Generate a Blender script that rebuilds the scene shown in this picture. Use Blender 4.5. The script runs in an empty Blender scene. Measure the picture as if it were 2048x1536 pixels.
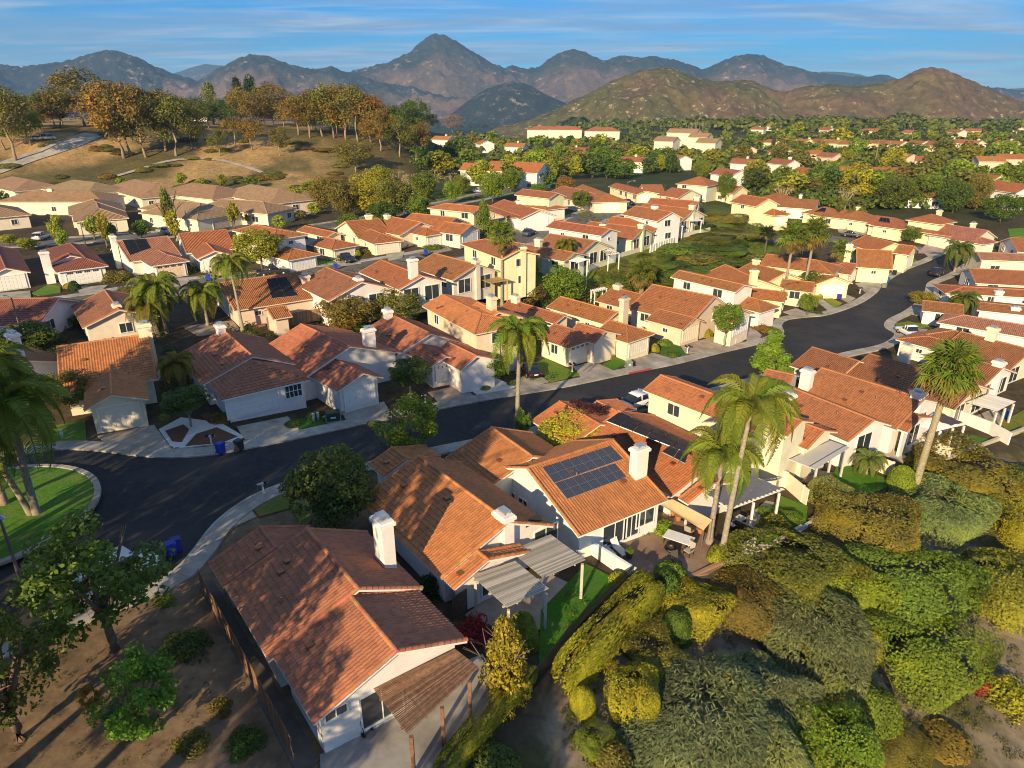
import bpy, math, random
import numpy as np
from mathutils import Vector, Matrix, noise as mnoise
from mathutils.geometry import tessellate_polygon

R = math.radians
sc = bpy.context.scene
col = sc.collection

# ------------------------------------------------------------------ camera, sky, sun, exposure
CH, CF = 28.0, 1365.0                       # camera height (m) and focal length in photo pixels
PITCH = math.atan(568 / 1365)
cam = bpy.data.cameras.new('camera')
cam.sensor_width = 36
cam.lens = 36 * CF / 2048
cam.clip_start, cam.clip_end = 0.5, 40000
camo = bpy.data.objects.new('camera', cam)
camo.location = (0, 0, CH)
camo.rotation_euler = (math.pi / 2 - PITCH, 0, 0)
col.objects.link(camo)
sc.camera = camo

SUN_AZ, SUN_EL = R(22), R(20.5)             # shadows fall 22 degrees right of straight ahead
world = bpy.data.worlds.new('World')
sc.world = world
world.use_nodes = True
def build_sky():
    nt = world.node_tree
    nt.nodes.clear()
    N = nt.nodes.new
    L = nt.links.new
    sky = N('ShaderNodeTexSky')
    sky.sky_type = 'NISHITA'
    sky.sun_disc = False
    sky.sun_elevation = SUN_EL
    sky.sun_rotation = math.pi + SUN_AZ
    sky.altitude = 200
    sky.air_density, sky.dust_density, sky.ozone_density = 1.0, 0.05, 6.0
    hs = N('ShaderNodeHueSaturation')
    hs.inputs['Saturation'].default_value = 1.45
    hs.inputs['Value'].default_value = 0.95
    tn = N('ShaderNodeMixRGB')
    tn.blend_type = 'MULTIPLY'
    tn.inputs[0].default_value = 1.0
    tn.inputs[2].default_value = (0.72, 0.95, 1.18, 1)
    L(sky.outputs[0], tn.inputs[1])
    L(tn.outputs[0], hs.inputs['Color'])
    tc = N('ShaderNodeTexCoord')
    sep = N('ShaderNodeSeparateXYZ')
    L(tc.outputs['Generated'], sep.inputs[0])
    def m(op, a, b):
        n = N('ShaderNodeMath')
        n.operation = op
        for i, v in enumerate((a, b)):
            if isinstance(v, (int, float)):
                n.inputs[i].default_value = v
            else:
                L(v, n.inputs[i])
        return n.outputs[0]
    zz = m('MAXIMUM', m('ADD', sep.outputs[2], 0.05), 0.02)
    cx = m('DIVIDE', sep.outputs[0], zz)
    cy = m('DIVIDE', sep.outputs[1], zz)
    cmb = N('ShaderNodeCombineXYZ')
    L(cx, cmb.inputs[0])
    L(cy, cmb.inputs[1])
    def cloud(scale, stretch, off, lo, hi, det=8, rough=0.6):
        mp = N('ShaderNodeMapping')
        mp.inputs['Scale'].default_value = (scale * stretch, scale, 1)
        mp.inputs['Rotation'].default_value = (0, 0, R(-6))
        mp.inputs['Location'].default_value = (off, off * .7, 0)
        L(cmb.outputs[0], mp.inputs[0])
        nz = N('ShaderNodeTexNoise')
        nz.inputs['Scale'].default_value = 1
        nz.inputs['Detail'].default_value = det
        nz.inputs['Roughness'].default_value = rough
        nz.inputs['Distortion'].default_value = 0.4
        L(mp.outputs[0], nz.inputs['Vector'])
        mr = N('ShaderNodeMapRange')
        mr.interpolation_type = 'SMOOTHSTEP'
        mr.inputs[1].default_value = lo
        mr.inputs[2].default_value = hi
        L(nz.outputs['Fac'], mr.inputs[0])
        return mr.outputs[0]
    c1 = cloud(0.55, 0.4, 3.1, 0.40, 0.62)
    c2 = cloud(1.5, 0.3, 9.2, 0.42, 0.64)
    amt = m('MINIMUM', m('ADD', m('MULTIPLY', c1, 0.5), m('MULTIPLY', c2, 0.5)), 0.85)
    # the tops of the streaks catch the sun, the thick middles stay grey blue
    shade = cloud(1.1, 0.4, 5.7, 0.40, 0.62)
    cc = N('ShaderNodeMixRGB')
    cc.inputs[1].default_value = (2.3, 3.5, 5.6, 1)
    cc.inputs[2].default_value = (5.6, 6.2, 7.2, 1)
    L(shade, cc.inputs[0])
    mx = N('ShaderNodeMixRGB')
    L(amt, mx.inputs[0])
    L(hs.outputs[0], mx.inputs[1])
    L(cc.outputs[0], mx.inputs[2])
    bg = N('ShaderNodeBackground')
    bg.inputs['Strength'].default_value = 0.078
    L(mx.outputs[0], bg.inputs['Color'])
    out = N('ShaderNodeOutputWorld')
    L(bg.outputs[0], out.inputs[0])
build_sky()
sl = bpy.data.lights.new('sun', 'SUN')
sl.energy = 5.0
sl.angle = R(0.5)
sl.color = (1.0, 0.78, 0.46)
so = bpy.data.objects.new('sun', sl)
so.rotation_euler = (math.pi / 2 - SUN_EL, 0, -SUN_AZ)   # light travels forward and to the right
so.location = (-60, -150, 90)
col.objects.link(so)
vs = sc.view_settings
vs.view_transform = 'Standard'
vs.look = 'None'
vs.exposure = 0.64
vs.gamma = 1.0
sc.cycles.max_bounces = 6
sc.cycles.diffuse_bounces = 3
sc.cycles.glossy_bounces = 2
sc.cycles.transmission_bounces = 3
sc.cycles.transparent_max_bounces = 4
sc.cycles.volume_bounces = 0
sc.cycles.use_denoising = True
sc.cycles.filter_width = 1.05

# ------------------------------------------------------------------ small helpers
rnd = random.Random(7)
def link(o):
    col.objects.link(o)
    return o
def tag(o, label=None, cat=None, group=None, kind=None):
    if label: o['label'] = label
    if cat: o['category'] = cat
    if group: o['group'] = group
    if kind: o['kind'] = kind
    return o
def empty(name, loc=(0, 0, 0), rz=0.0, label=None, cat=None, group=None):
    o = bpy.data.objects.new(name, None)
    o.location = loc
    o.rotation_euler = (0, 0, rz)
    o.empty_display_size = 0.2
    return tag(link(o), label, cat, group)
def mesh_data(name, V, F, mat=None, smooth=False, uv=None):
    me = bpy.data.meshes.new(name)
    me.from_pydata([tuple(v) for v in V], [], F)
    if mat: me.materials.append(mat)
    if smooth: me.polygons.foreach_set('use_smooth', [True] * len(me.polygons))
    if uv is not None:
        l = me.uv_layers.new(name='UVMap')
        vi = np.empty(len(me.loops), dtype=np.int32)
        me.loops.foreach_get('vertex_index', vi)
        l.data.foreach_set('uv', np.asarray(uv, dtype=np.float32)[vi].ravel())
    me.update()
    return me
def mobj(name, me, parent=None, color=None, loc=None, rz=None, scale=None):
    o = bpy.data.objects.new(name, me)
    if parent is not None: o.parent = parent
    if color: o.color = (color[0], color[1], color[2], 1)
    if loc is not None: o.location = loc
    if rz is not None: o.rotation_euler = (0, 0, rz)
    if scale is not None: o.scale = scale
    return link(o)
class MB:
    """collects vertices and faces of one mesh"""
    def __init__(s): s.V, s.F = [], []
    def add(s, V, F):
        n = len(s.V)
        s.V += [tuple(v) for v in V]
        s.F += [tuple(i + n for i in f) for f in F]
        return s
    def box(s, x0, x1, y0, y1, z0, z1, M=None):
        V = [(x, y, z) for z in (z0, z1) for y in (y0, y1) for x in (x0, x1)]
        if M is not None: V = [M @ Vector(v) for v in V]
        return s.add(V, [(0, 2, 3, 1), (4, 5, 7, 6), (0, 1, 5, 4), (2, 6, 7, 3), (0, 4, 6, 2), (1, 3, 7, 5)])
    def tube(s, P, rad, n=8, cap=True):
        P = [Vector(p) for p in P]
        V = []
        for i, p in enumerate(P):
            d = (P[min(i + 1, len(P) - 1)] - P[max(i - 1, 0)]).normalized()
            a = d.orthogonal().normalized() if abs(d.z) < .99 else Vector((1, 0, 0))
            if abs(d.z) < .99:
                a = Vector((-d.y, d.x, 0)).normalized()
            b = d.cross(a)
            r = rad[i] if isinstance(rad, (list, tuple)) else rad
            V += [p + a * (r * math.cos(2 * math.pi * k / n)) + b * (r * math.sin(2 * math.pi * k / n)) for k in range(n)]
        F = []
        for i in range(len(P) - 1):
            for k in range(n):
                q = (k + 1) % n
                F.append((i * n + k, i * n + q, (i + 1) * n + q, (i + 1) * n + k))
        if cap:
            F.append(tuple(range(n))[::-1])
            F.append(tuple((len(P) - 1) * n + k for k in range(n)))
        return s.add(V, F)
    def data(s, name, mat=None, smooth=False, uv=None): return mesh_data(name, s.V, s.F, mat, smooth, uv)
    def build(s, name, mat=None, parent=None, color=None, smooth=False, **k):
        return mobj(name, s.data(name, mat, smooth), parent, color, **k)

# photo pixel -> ray, ground and back
SP, CP = math.sin(PITCH), math.cos(PITCH)
def ray(px, py):
    u, v = (px - 1024) / CF, (py - 768) / CF
    return u, CP - v * SP, -SP - v * CP
def W(px, py, z=0.0):
    d = ray(px, py)
    t = (z - CH) / d[2]
    return Vector((d[0] * t, d[1] * t, z))
def proj(p):
    z = p[2] - CH
    dz = p[1] * CP - z * SP
    return 1024 + CF * p[0] / dz, 768 + CF * (-p[1] * SP - z * CP) / dz
def sm(a, b, x):
    t = min(1.0, max(0.0, (x - a) / (b - a)))
    return t * t * (3 - 2 * t)
def seg_side(P, x, y):
    """signed distance to a polyline, positive on its left"""
    best, sg = 1e9, 1
    for i in range(len(P) - 1):
        ax, ay = P[i]
        bx, by = P[i + 1]
        dx, dy = bx - ax, by - ay
        t = min(1.0, max(0.0, ((x - ax) * dx + (y - ay) * dy) / (dx * dx + dy * dy)))
        ex, ey = x - ax - t * dx, y - ay - t * dy
        d = ex * ex + ey * ey
        if d < best:
            best = d
            sg = 1 if dx * (y - ay) - dy * (x - ax) > 0 else -1
    return sg * math.sqrt(best)
def soft(t, k=6.0): return k * math.log1p(math.exp(max(-30, min(30, t / k))))
def tilt(x, y):
    """the street runs gently downhill to the right"""
    return -0.088 * (soft(x + 35) - soft(x - 50)) * (1 - 0.55 * sm(112, 200, y))
def march(px, py, ground):
    dx, dy, dz = ray(px, py)
    f = lambda t: CH + dz * t - ground(dx * t, dy * t)
    t = 14.0
    while t < 9000:
        t2 = t * 1.02 + .1
        if f(t2) < 0:
            for _ in range(16):
                m = (t + t2) / 2
                if f(m) > 0: t = m
                else: t2 = m
            break
        t = t2
    return Vector((dx * t, dy * t, CH + dz * t))
def xy(*pts): return [tuple(march(a, b, tilt)[:2]) for a, b in pts]
BANK = xy((1060, 600), (1170, 598), (1300, 592), (1410, 570), (1500, 545), (1555, 500), (1535, 440), (1500, 395), (1480, 370))
SLOPE = xy((900, 1700), (960, 1560), (1105, 1345), (1262, 1165), (1480, 1120), (1640, 1045), (1800, 985), (2048, 880), (2300, 800))
def fbm(x, y, s, o=4):
    return mnoise.fractal((x / s, y / s, 3.3), 1.0, 2.0, o)
def terrain(x, y):
    z = tilt(x, y)
    if 60 < y < 330 and -60 < x < 140:
        z += 3.0 * sm(-2, 15, seg_side(BANK, x, y)) * sm(-48, -6, x) * sm(320, 200, y)
    if y < 120 and x > -15 and x < 130:
        d = -seg_side(SLOPE, x, y)
        if d > 0.3:
            z -= min(9.0, 0.24 * (d - 0.3)) * sm(-15, 2, x)
    if y > 150:
        az = x / y
        # the dry hill behind the tan houses on the left
        k = sm(212, 312, y + 14 * math.sin(x * .02)) * sm(-0.06, -0.20, az + 0.02 * math.sin(y * .03))
        z += k * (15.5 + 2.5 * sm(-.2, -.6, az)) * sm(760, 420, y)
        z += k * 1.2 * fbm(x, y, 40, 3)
    if y > 500:
        az = x / y
        z -= 75 * sm(560, 1300, y) * sm(0.10, -0.02, az)
        z -= 14 * sm(700, 1500, y) * sm(-0.02, 0.10, az)
        z += sm(520, 1000, y) * 6 * fbm(x, y, 300, 3)
    return z
def G(px, py, lift=0.0):
    """where a photo pixel meets the ground"""
    return march(px, py, terrain)
def height_to(p, py):
    """height above p at which the photo row py is reached"""
    lo, hi = 0.0, 60.0
    for _ in range(40):
        m = (lo + hi) / 2
        if proj((p[0], p[1], p[2] + m))[1] > py: lo = m
        else: hi = m
    return lo
def depth_of(p): return p[1] * CP - (p[2] - CH) * SP
TILE = {'A': (0, 330, 2.926), 'B': (650, 330, 2.926), 'C': (1348, 330, 2.926), 'D': (0, 600, 2.926), 'E': (650, 600, 2.926), 'F': (1348, 630, 2.926),
        'G': (0, 950, 2.621), 'H': (600, 950, 2.621), 'I': (1248, 950, 2.56), 'P': (0, 0, 1),
        'Z1': (0, 400, 5.12), 'Z2': (340, 400, 5.12), 'Z3': (680, 360, 5.12), 'Z4': (1000, 360, 5.12), 'Z5': (1320, 400, 5.12), 'Z6': (1648, 400, 5.12),
        'Z7': (1648, 640, 5.12), 'Z8': (1300, 640, 5.12), 'Y1': (640, 560, 5.12), 'Y2': (980, 560, 5.12), 'Y3': (340, 620, 5.12), 'Y4': (860, 780, 5.12), 'Y5': (1200, 780, 5.12)}
def px(t, x, y):
    o = TILE[t]
    return o[0] + x / o[2], o[1] + y / o[2]
def smooth_line(P, step=1.0):
    """Catmull-Rom through ground points, resampled"""
    P = [Vector((p[0], p[1])) for p in P]
    P = [P[0] * 2 - P[1]] + P + [P[-1] * 2 - P[-2]]
    out = []
    for i in range(1, len(P) - 2):
        n = max(1, int((P[i + 1] - P[i]).length / step))
        for k in range(n):
            t = k / n
            a, b, c, d = P[i - 1:i + 3]
            out.append(0.5 * ((2 * b) + (c - a) * t + (2 * a - 5 * b + 4 * c - d) * t * t + (3 * b - a - 3 * c + d) * t ** 3))
    out.append(P[-2])
    return out

# ------------------------------------------------------------------ materials
MATS = {}
def mat(name, rough=0.8, spec=0.3):
    m = bpy.data.materials.new(name)
    m.use_nodes = True
    MATS[name] = m
    nt = m.node_tree
    b = nt.nodes['Principled BSDF']
    b.inputs['Roughness'].default_value = rough
    b.inputs['Specular IOR Level'].default_value = spec
    return m, nt, b
class NB:
    def __init__(s, nt): s.nt = nt
    def n(s, t, **k):
        n = s.nt.nodes.new('ShaderNode' + t)
        for a, v in k.items():
            if a in n.inputs.keys(): s.set(n.inputs[a], v)
            else: setattr(n, a, v)
        return n
    def set(s, i, v):
        if hasattr(v, 'is_linked') or hasattr(v, 'links'): s.nt.links.new(v, i)
        else: i.default_value = v
    def noise(s, scale, detail=4, rough=0.6, vec=None):
        n = s.n('TexNoise')
        n.inputs['Scale'].default_value = scale
        n.inputs['Detail'].default_value = detail
        n.inputs['Roughness'].default_value = rough
        if vec is not None: s.nt.links.new(vec, n.inputs['Vector'])
        return n.outputs['Fac']
    def ramp(s, fac, *stops):
        r = s.n('ValToRGB')
        e = r.color_ramp.elements
        while len(e) < len(stops): e.new(0.5)
        for q, (p, c) in zip(e, stops):
            q.position = p
            q.color = (c[0], c[1], c[2], 1) if not isinstance(c, (int, float)) else (c, c, c, 1)
        s.nt.links.new(fac, r.inputs[0])
        return r.outputs[0]
    def mix(s, f, a, b, mode='MIX'):
        m = s.n('MixRGB')
        m.blend_type = mode
        for i, v in zip(m.inputs, (f, a, b)):
            if isinstance(v, tuple) and len(v) == 3: v = (*v, 1)
            s.set(i, v)
        return m.outputs[0]
    def math(s, op, a, b=0.0, c=None):
        m = s.n('Math')
        m.operation = op
        s.set(m.inputs[0], a)
        s.set(m.inputs[1], b)
        if c is not None: s.set(m.inputs[2], c)
        return m.outputs[0]
    def pos(s): return s.n('NewGeometry').outputs['Position']
    def objc(s): return s.n('ObjectInfo').outputs['Color']
    def orand(s): return s.n('ObjectInfo').outputs['Random']
    def uv(s): return s.n('TexCoord').outputs['UV']
    def bump(s, h, b, strength=0.4, dist=0.03):
        n = s.n('Bump')
        n.inputs['Strength'].default_value = strength
        n.inputs['Distance'].default_value = dist
        s.nt.links.new(h, n.inputs['Height'])
        s.nt.links.new(n.outputs[0], b.inputs['Normal'])
def surf(name, c1, c2, scale, rough=0.9, c3=None, s3=0.3, bump=0.3, bd=0.02, tint=False, detail=6):
    """two-tone noise surface; tint multiplies by the object's own colour"""
    m, nt, b = mat(name, rough, 0.2)
    B = NB(nt)
    p = B.pos()
    f = B.noise(scale, detail, 0.65, p)
    c = B.ramp(f, (0.32, c1), (0.68, c2))
    if c3 is not None:
        c = B.mix(B.ramp(B.noise(s3, 4, 0.6, p), (0.45, 0.0), (0.65, 1.0)), c, c3)
    if tint: c = B.mix(1.0, c, B.objc(), 'MULTIPLY')
    nt.links.new(c, b.inputs['Base Color'])
    if bump: B.bump(f, b, bump, bd)
    return m
def tile_mat(name, geo):
    m, nt, b = mat(name, 0.75, 0.25)
    B = NB(nt)
    sep = B.n('SeparateXYZ')
    nt.links.new(B.uv(), sep.inputs[0])
    iu = B.math('FLOOR', B.math('DIVIDE', sep.outputs[0], 0.24))
    iv = B.math('FLOOR', B.math('DIVIDE', sep.outputs[1], 0.40))
    cb = B.n('CombineXYZ')
    nt.links.new(iu, cb.inputs[0])
    nt.links.new(iv, cb.inputs[1])
    nt.links.new(B.orand(), cb.inputs[2])
    wn = B.n('TexWhiteNoise')
    nt.links.new(cb.outputs[0], wn.inputs['Vector'])
    v = B.ramp(wn.outputs['Value'], (0.0, (0.84, 0.82, 0.82)), (0.5, (1, 1, 1)), (1.0, (1.15, 1.1, 1.06)))
    c = B.mix(1.0, B.objc(), v, 'MULTIPLY')
    st = B.ramp(B.noise(0.55, 5, 0.7, B.pos()), (0.42, 0.0), (0.72, 1.0))
    c = B.mix(B.math('MULTIPLY', st, 0.30), c, (0.12, 0.07, 0.045))
    lf = B.ramp(B.noise(9.0, 3, 0.7, B.pos()), (0.3, (0.86, 0.86, 0.86)), (0.7, (1.1, 1.1, 1.1)))
    c = B.mix(1.0, c, lf, 'MULTIPLY')
    nt.links.new(c, b.inputs['Base Color'])
    if not geo:
        w = B.math('SINE', B.math('MULTIPLY', sep.outputs[0], 2 * math.pi / 0.24))
        fr = B.math('FRACT', B.math('DIVIDE', sep.outputs[1], 0.40))
        h = B.math('ADD', B.math('MULTIPLY', w, 0.5), B.math('MULTIPLY', B.math('SUBTRACT', 1.0, fr), 0.7))
        B.bump(h, b, 0.8, 0.09)
    return m
M_TILE = tile_mat('roof_tile', True)
M_TILEF = tile_mat('roof_tile_flat', False)
def tint_mat(name, rough=0.8, spec=0.25, nscale=1.5, lo=0.86, hi=1.06, bump=0.15, bs=60, metal=0.0):
    m, nt, b = mat(name, rough, spec)
    B = NB(nt)
    p = B.pos()
    v = B.ramp(B.noise(nscale, 5, 0.65, p), (0.3, lo), (0.7, hi))
    nt.links.new(B.mix(1.0, B.objc(), v, 'MULTIPLY'), b.inputs['Base Color'])
    b.inputs['Metallic'].default_value = metal
    if bump: B.bump(B.noise(bs, 2, 0.5, p), b, bump, 0.01)
    return m
M_STUCCO = tint_mat('stucco', 0.9, 0.15, 0.9, 0.88, 1.05, 0.25, 25)
M_PAINT = tint_mat('painted', 0.55, 0.4, 2.0, 0.93, 1.04, 0)
M_METAL = tint_mat('metal', 0.4, 0.5, 3.0, 0.85, 1.1, 0, metal=0.6)
M_WOOD = tint_mat('weathered_wood', 0.85, 0.2, 5.0, 0.6, 1.25, 0.3, 18)
M_CARP = tint_mat('car_paint', 0.28, 0.6, 1.0, 0.98, 1.02, 0)
M_PLAST = tint_mat('plastic', 0.45, 0.4, 4.0, 0.9, 1.1, 0)
M_CONC = surf('concrete', (0.32, 0.29, 0.25), (0.47, 0.43, 0.37), 1.2, 0.92, (0.27, 0.24, 0.2), 0.35, 0.2, tint=True)
M_ASPH = surf('asphalt', (0.022, 0.022, 0.024), (0.042, 0.041, 0.042), 2.2, 0.8, (0.055, 0.05, 0.046), 0.16, 0.3)
M_ASPH2 = surf('old_asphalt', (0.10, 0.09, 0.08), (0.16, 0.145, 0.125), 1.2, 0.9, (0.2, 0.18, 0.15), 0.1, 0.3)
M_LAWN = surf('lawn_grass', (0.055, 0.125, 0.018), (0.115, 0.21, 0.03), 5.0, 0.95, (0.14, 0.17, 0.04), 0.5, 0.8, 0.06, tint=True)
M_MULCH = surf('mulch', (0.10, 0.045, 0.025), (0.20, 0.10, 0.06), 14, 0.95, None, 1, 0.8, 0.05)
M_WSTONE = surf('white_stone', (0.5, 0.48, 0.44), (0.8, 0.78, 0.74), 12, 0.95, None, 1, 0.8, 0.05)
M_PATIO = surf('patio_concrete', (0.30, 0.27, 0.24), (0.42, 0.38, 0.33), 1.0, 0.9, (0.25, 0.22, 0.19), 0.4, 0.2, tint=True)
M_RUBBER, _n, _b = mat('rubber', 0.85, 0.2)
_b.inputs['Base Color'].default_value = (0.02, 0.02, 0.02, 1)
def glass_mat(name, c, rough=0.06):
    m, nt, b = mat(name, rough, 0.8)
    b.inputs['Base Color'].default_value = (*c, 1)
    return m
M_GLASS = glass_mat('window_glass', (0.035, 0.045, 0.055))
M_BLACK = glass_mat('matt_black_panel', (0.012, 0.012, 0.014), 0.55)
M_BLACK.node_tree.nodes['Principled BSDF'].inputs['Specular IOR Level'].default_value = 0.15
M_CARG = glass_mat('car_glass', (0.015, 0.018, 0.022))
def solar_mat():
    m, nt, b = mat('solar_cells', 0.18, 0.6)
    B = NB(nt)
    bt = B.n('TexBrick')
    bt.offset = 0.0
    bt.inputs['Color1'].default_value = (0.012, 0.016, 0.035, 1)
    bt.inputs['Color2'].default_value = (0.016, 0.020, 0.042, 1)
    bt.inputs['Mortar'].default_value = (0.16, 0.17, 0.2, 1)
    bt.inputs['Scale'].default_value = 1.0
    bt.inputs['Mortar Size'].default_value = 0.006
    bt.inputs['Brick Width'].default_value = 0.1667
    bt.inputs['Row Height'].default_value = 0.1
    nt.links.new(B.uv(), bt.inputs['Vector'])
    nt.links.new(bt.outputs['Color'], b.inputs['Base Color'])
    return m
M_SOLAR = solar_mat()
def leaf_mat(name, var=0.5, trans=0.3):
    m, nt, b = mat(name, 0.6, 0.25)
    B = NB(nt)
    at = B.n('Attribute')
    at.attribute_name = 'tv'
    f = at.outputs['Fac']
    c = B.ramp(f, (0.0, (1 - var, 1 - var, 1 - var * .9)), (0.5, (1, 1, 1)), (1.0, (1 + var * 1.1, 1 + var * .8, 1 - var * .2)))
    hv = B.ramp(B.orand(), (0.0, (0.84, 0.9, 0.9)), (1.0, (1.14, 1.08, 1.0)))
    c = B.mix(1.0, B.mix(1.0, B.objc(), hv, 'MULTIPLY'), c, 'MULTIPLY')
    nt.links.new(c, b.inputs['Base Color'])
    tr = B.n('BsdfTranslucent')
    nt.links.new(B.mix(1.0, c, (1.25, 1.25, 0.6), 'MULTIPLY'), tr.inputs[0])
    ms = B.n('MixShader')
    ms.inputs[0].default_value = trans
    nt.links.new(b.outputs[0], ms.inputs[1])
    nt.links.new(tr.outputs[0], ms.inputs[2])
    nt.links.new(ms.outputs[0], nt.nodes['Material Output'].inputs[0])
    return m
M_LEAF = leaf_mat('leaves')
M_FROND = leaf_mat('palm_leaf', 0.35, 0.3)
M_BARK = tint_mat('bark', 0.95, 0.1, 6.0, 0.6, 1.3, 0.6, 9)

# ------------------------------------------------------------------ ground, hills and mountains
def land_mat(name, detail_scale, speck=None, bump=0.5, bd=0.1):
    m, nt, b = mat(name, 0.95, 0.1)
    B = NB(nt)
    p = B.pos()
    vc = B.n('VertexColor')
    vc.layer_name = 'land'
    f = B.noise(detail_scale, 8, 0.7, p)
    c = B.mix(1.0, vc.outputs[0], B.ramp(f, (0.3, (0.55, 0.55, 0.55)), (0.7, (1.4, 1.35, 1.25))), 'MULTIPLY')
    g = B.noise(detail_scale * 0.13, 5, 0.6, p)
    c = B.mix(1.0, c, B.ramp(g, (0.35, (0.78, 0.8, 0.78)), (0.65, (1.2, 1.15, 1.1))), 'MULTIPLY')
    if speck:
        sc_, lo, hi, cs = speck
        s = B.noise(sc_, 6, 0.75, p)
        k = B.noise(sc_ * 0.16, 3, 0.6, p)
        w = B.math('MULTIPLY', B.ramp(s, (lo, 0.0), (hi, 1.0)), B.ramp(k, (0.42, 0.15), (0.62, 1.0)))
        c = B.mix(w, c, cs)
    nt.links.new(c, b.inputs['Base Color'])
    B.bump(f, b, bump, bd)
    return m
def colour_verts(me, cols, name='land'):
    ca = me.color_attributes.new(name, 'FLOAT_COLOR', 'POINT')
    a = np.ones((len(cols), 4), dtype=np.float32)
    a[:, :3] = cols
    ca.data.foreach_set('color', a.ravel())
def lerp3(a, b, t): return tuple(x + (y - x) * t for x, y in zip(a, b))
HEDGE_GREEN = (0.045, 0.075, 0.014)
def land_colour(x, y, z):
    c = (0.075, 0.06, 0.038)
    if y < 120:
        d = -seg_side(SLOPE, x, y) if x > -15 else -1
        if d > 0: c = lerp3(c, lerp3((0.27, 0.215, 0.155), (0.08, 0.08, 0.03), sm(-.2, .3, fbm(x, y, 9, 3))), sm(0, 2, d))
        elif x < -9 - (y - 22) * .75 * 0: c = lerp3(c, (0.22, 0.155, 0.10), sm(-4, -9, x) * sm(60, 48, y))
    if 60 < y < 260:
        s = seg_side(BANK, x, y)
        k = sm(-3, 2, s) * sm(22, 14, s) * sm(-20, 0, x) * sm(230, 190, y)
        c = lerp3(c, lerp3((0.13, 0.175, 0.025), (0.19, 0.185, 0.045), sm(.0, .5, fbm(x, y, 8, 3))), k)
    if y > 180:
        az = x / y
        k = sm(185, 205, y) * sm(-0.10, -0.16, az)
        dry = (0.36, 0.245, 0.115)
        scrub = (0.115, 0.10, 0.045)
        n = fbm(x, y, 34, 4)
        t = max(sm(0.0, 0.30, n), sm(-0.33, -0.22, az) * sm(195, 215, y) * 0.9)
        c2 = lerp3(dry, scrub, t)
        c = lerp3(c, c2, k)
        far = lerp3((0.05, 0.065, 0.022), (0.10, 0.09, 0.045), sm(-.1, .4, fbm(x, y, 60, 3)))
        c = lerp3(c, far, sm(170, 230, y) * (1 - k))
    if y > 600:
        c = lerp3(c, (0.035, 0.05, 0.025), sm(600, 1000, y))
    return c
def build_ground():
    rs = [1.5]
    while rs[-1] < 9000:
        r = rs[-1]
        rs.append(r + (1.0 if r < 60 else max(1.0, r * 0.0185)))
    angs = [R(a) for a in np.concatenate([np.linspace(-48, 48, 240), np.linspace(54, 306, 43)])]
    V = [(0, 0, terrain(0, 0))]
    for r in rs:
        for a in angs:
            x, y = r * math.sin(a), r * math.cos(a)
            V.append((x, y, terrain(x, y)))
    n = len(angs)
    F = [(0, 1 + (k + 1) % n, 1 + k) for k in range(n)]
    for i in range(len(rs) - 1):
        o = 1 + i * n
        F += [(o + k, o + (k + 1) % n, o + n + (k + 1) % n, o + n + k) for k in range(n)]
    F = [f[::-1] for f in F]
    me = mesh_data('ground', V, F, land_mat('earth', 0.9, None, 0.5, 0.12), True)
    colour_verts(me, [land_colour(*v) for v in V])
    me.flip_normals() if me.polygons[0].normal.z < 0 else None
    return tag(mobj('ground', me), kind='structure')
build_ground()

def range_of_hills(name, dist, depth, prof, base, rough, cols, nx=170, ny=34, seed=0.0, crest=0.45, m=None):
    """a ridge whose skyline follows prof = [(photo x, photo y)], with slopes before and behind it"""
    xs = [p[0] for p in prof]
    V, C = [], []
    ys = [p[1] for p in prof]
    for i in range(nx):
        pxl = xs[0] + (xs[-1] - xs[0]) * i / (nx - 1)
        hpx = float(np.interp(pxl, xs, ys))
        top = CH + (200 - hpx) / CF * dist * 1.0 / (CP) * CP
        az = (pxl - 1024) / CF * CP
        for j in range(ny):
            v = j / (ny - 1)
            d = dist + (v - crest) * depth
            x, y = az * d, d
            k = sm(0, crest, v) if v < crest else sm(1, crest, v)
            k = k ** 0.85
            wob = mnoise.ridged_multi_fractal((x / (depth * .22) + seed, y / (depth * .22), seed), 0.9, 2.1, 6, 1.0, 2.0) - 1.0
            h = base + (top - base) * k
            h += rough * wob * (0.25 + 0.75 * math.sin(math.pi * min(1, max(0, k)))) * (1 - 0.45 * sm(.9, 1, k))
            h += rough * .22 * (mnoise.ridged_multi_fractal((x / (depth * .045) + seed, y / (depth * .045), seed), 0.8, 2.1, 4, 1.0, 2.0) - 1.0) * sm(0, .3, k)
            V.append((x, y, h))
            C.append(cols(x, y, k, wob, pxl))
    F = [(i * ny + j, (i + 1) * ny + j, (i + 1) * ny + j + 1, i * ny + j + 1) for i in range(nx - 1) for j in range(ny - 1)]
    me = mesh_data(name, V, F, m, True)
    colour_verts(me, C)
    return tag(mobj(name, me), kind='structure')
M_HILLN = land_mat('brush_hill', 0.05, (0.075, 0.56, 0.64, (0.55, 0.43, 0.29)), 0.8, 4.0)
M_HILLF = land_mat('rocky_mountain', 0.012, (0.022, 0.55, 0.66, (0.45, 0.34, 0.27)), 1.0, 22.0)
def c_near(x, y, k, w, p): return lerp3((0.15, 0.10, 0.055), (0.105, 0.10, 0.035), sm(-.5, .6, fbm(x, y, 160, 4) + .25 * w))
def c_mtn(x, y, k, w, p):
    if p < 330: return lerp3((0.03, 0.042, 0.05), (0.05, 0.05, 0.045), sm(.3, .9, w))  # cloud shadow over the left mountain, painted as a darker navy colour
    return lerp3((0.17, 0.12, 0.10), (0.03, 0.045, 0.045), max(sm(0.45, 0.85, k), sm(0.0, .8, fbm(x, y, 900, 3))))  # shade of the upper slopes painted in as dark blue green, plus noise patches
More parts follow.
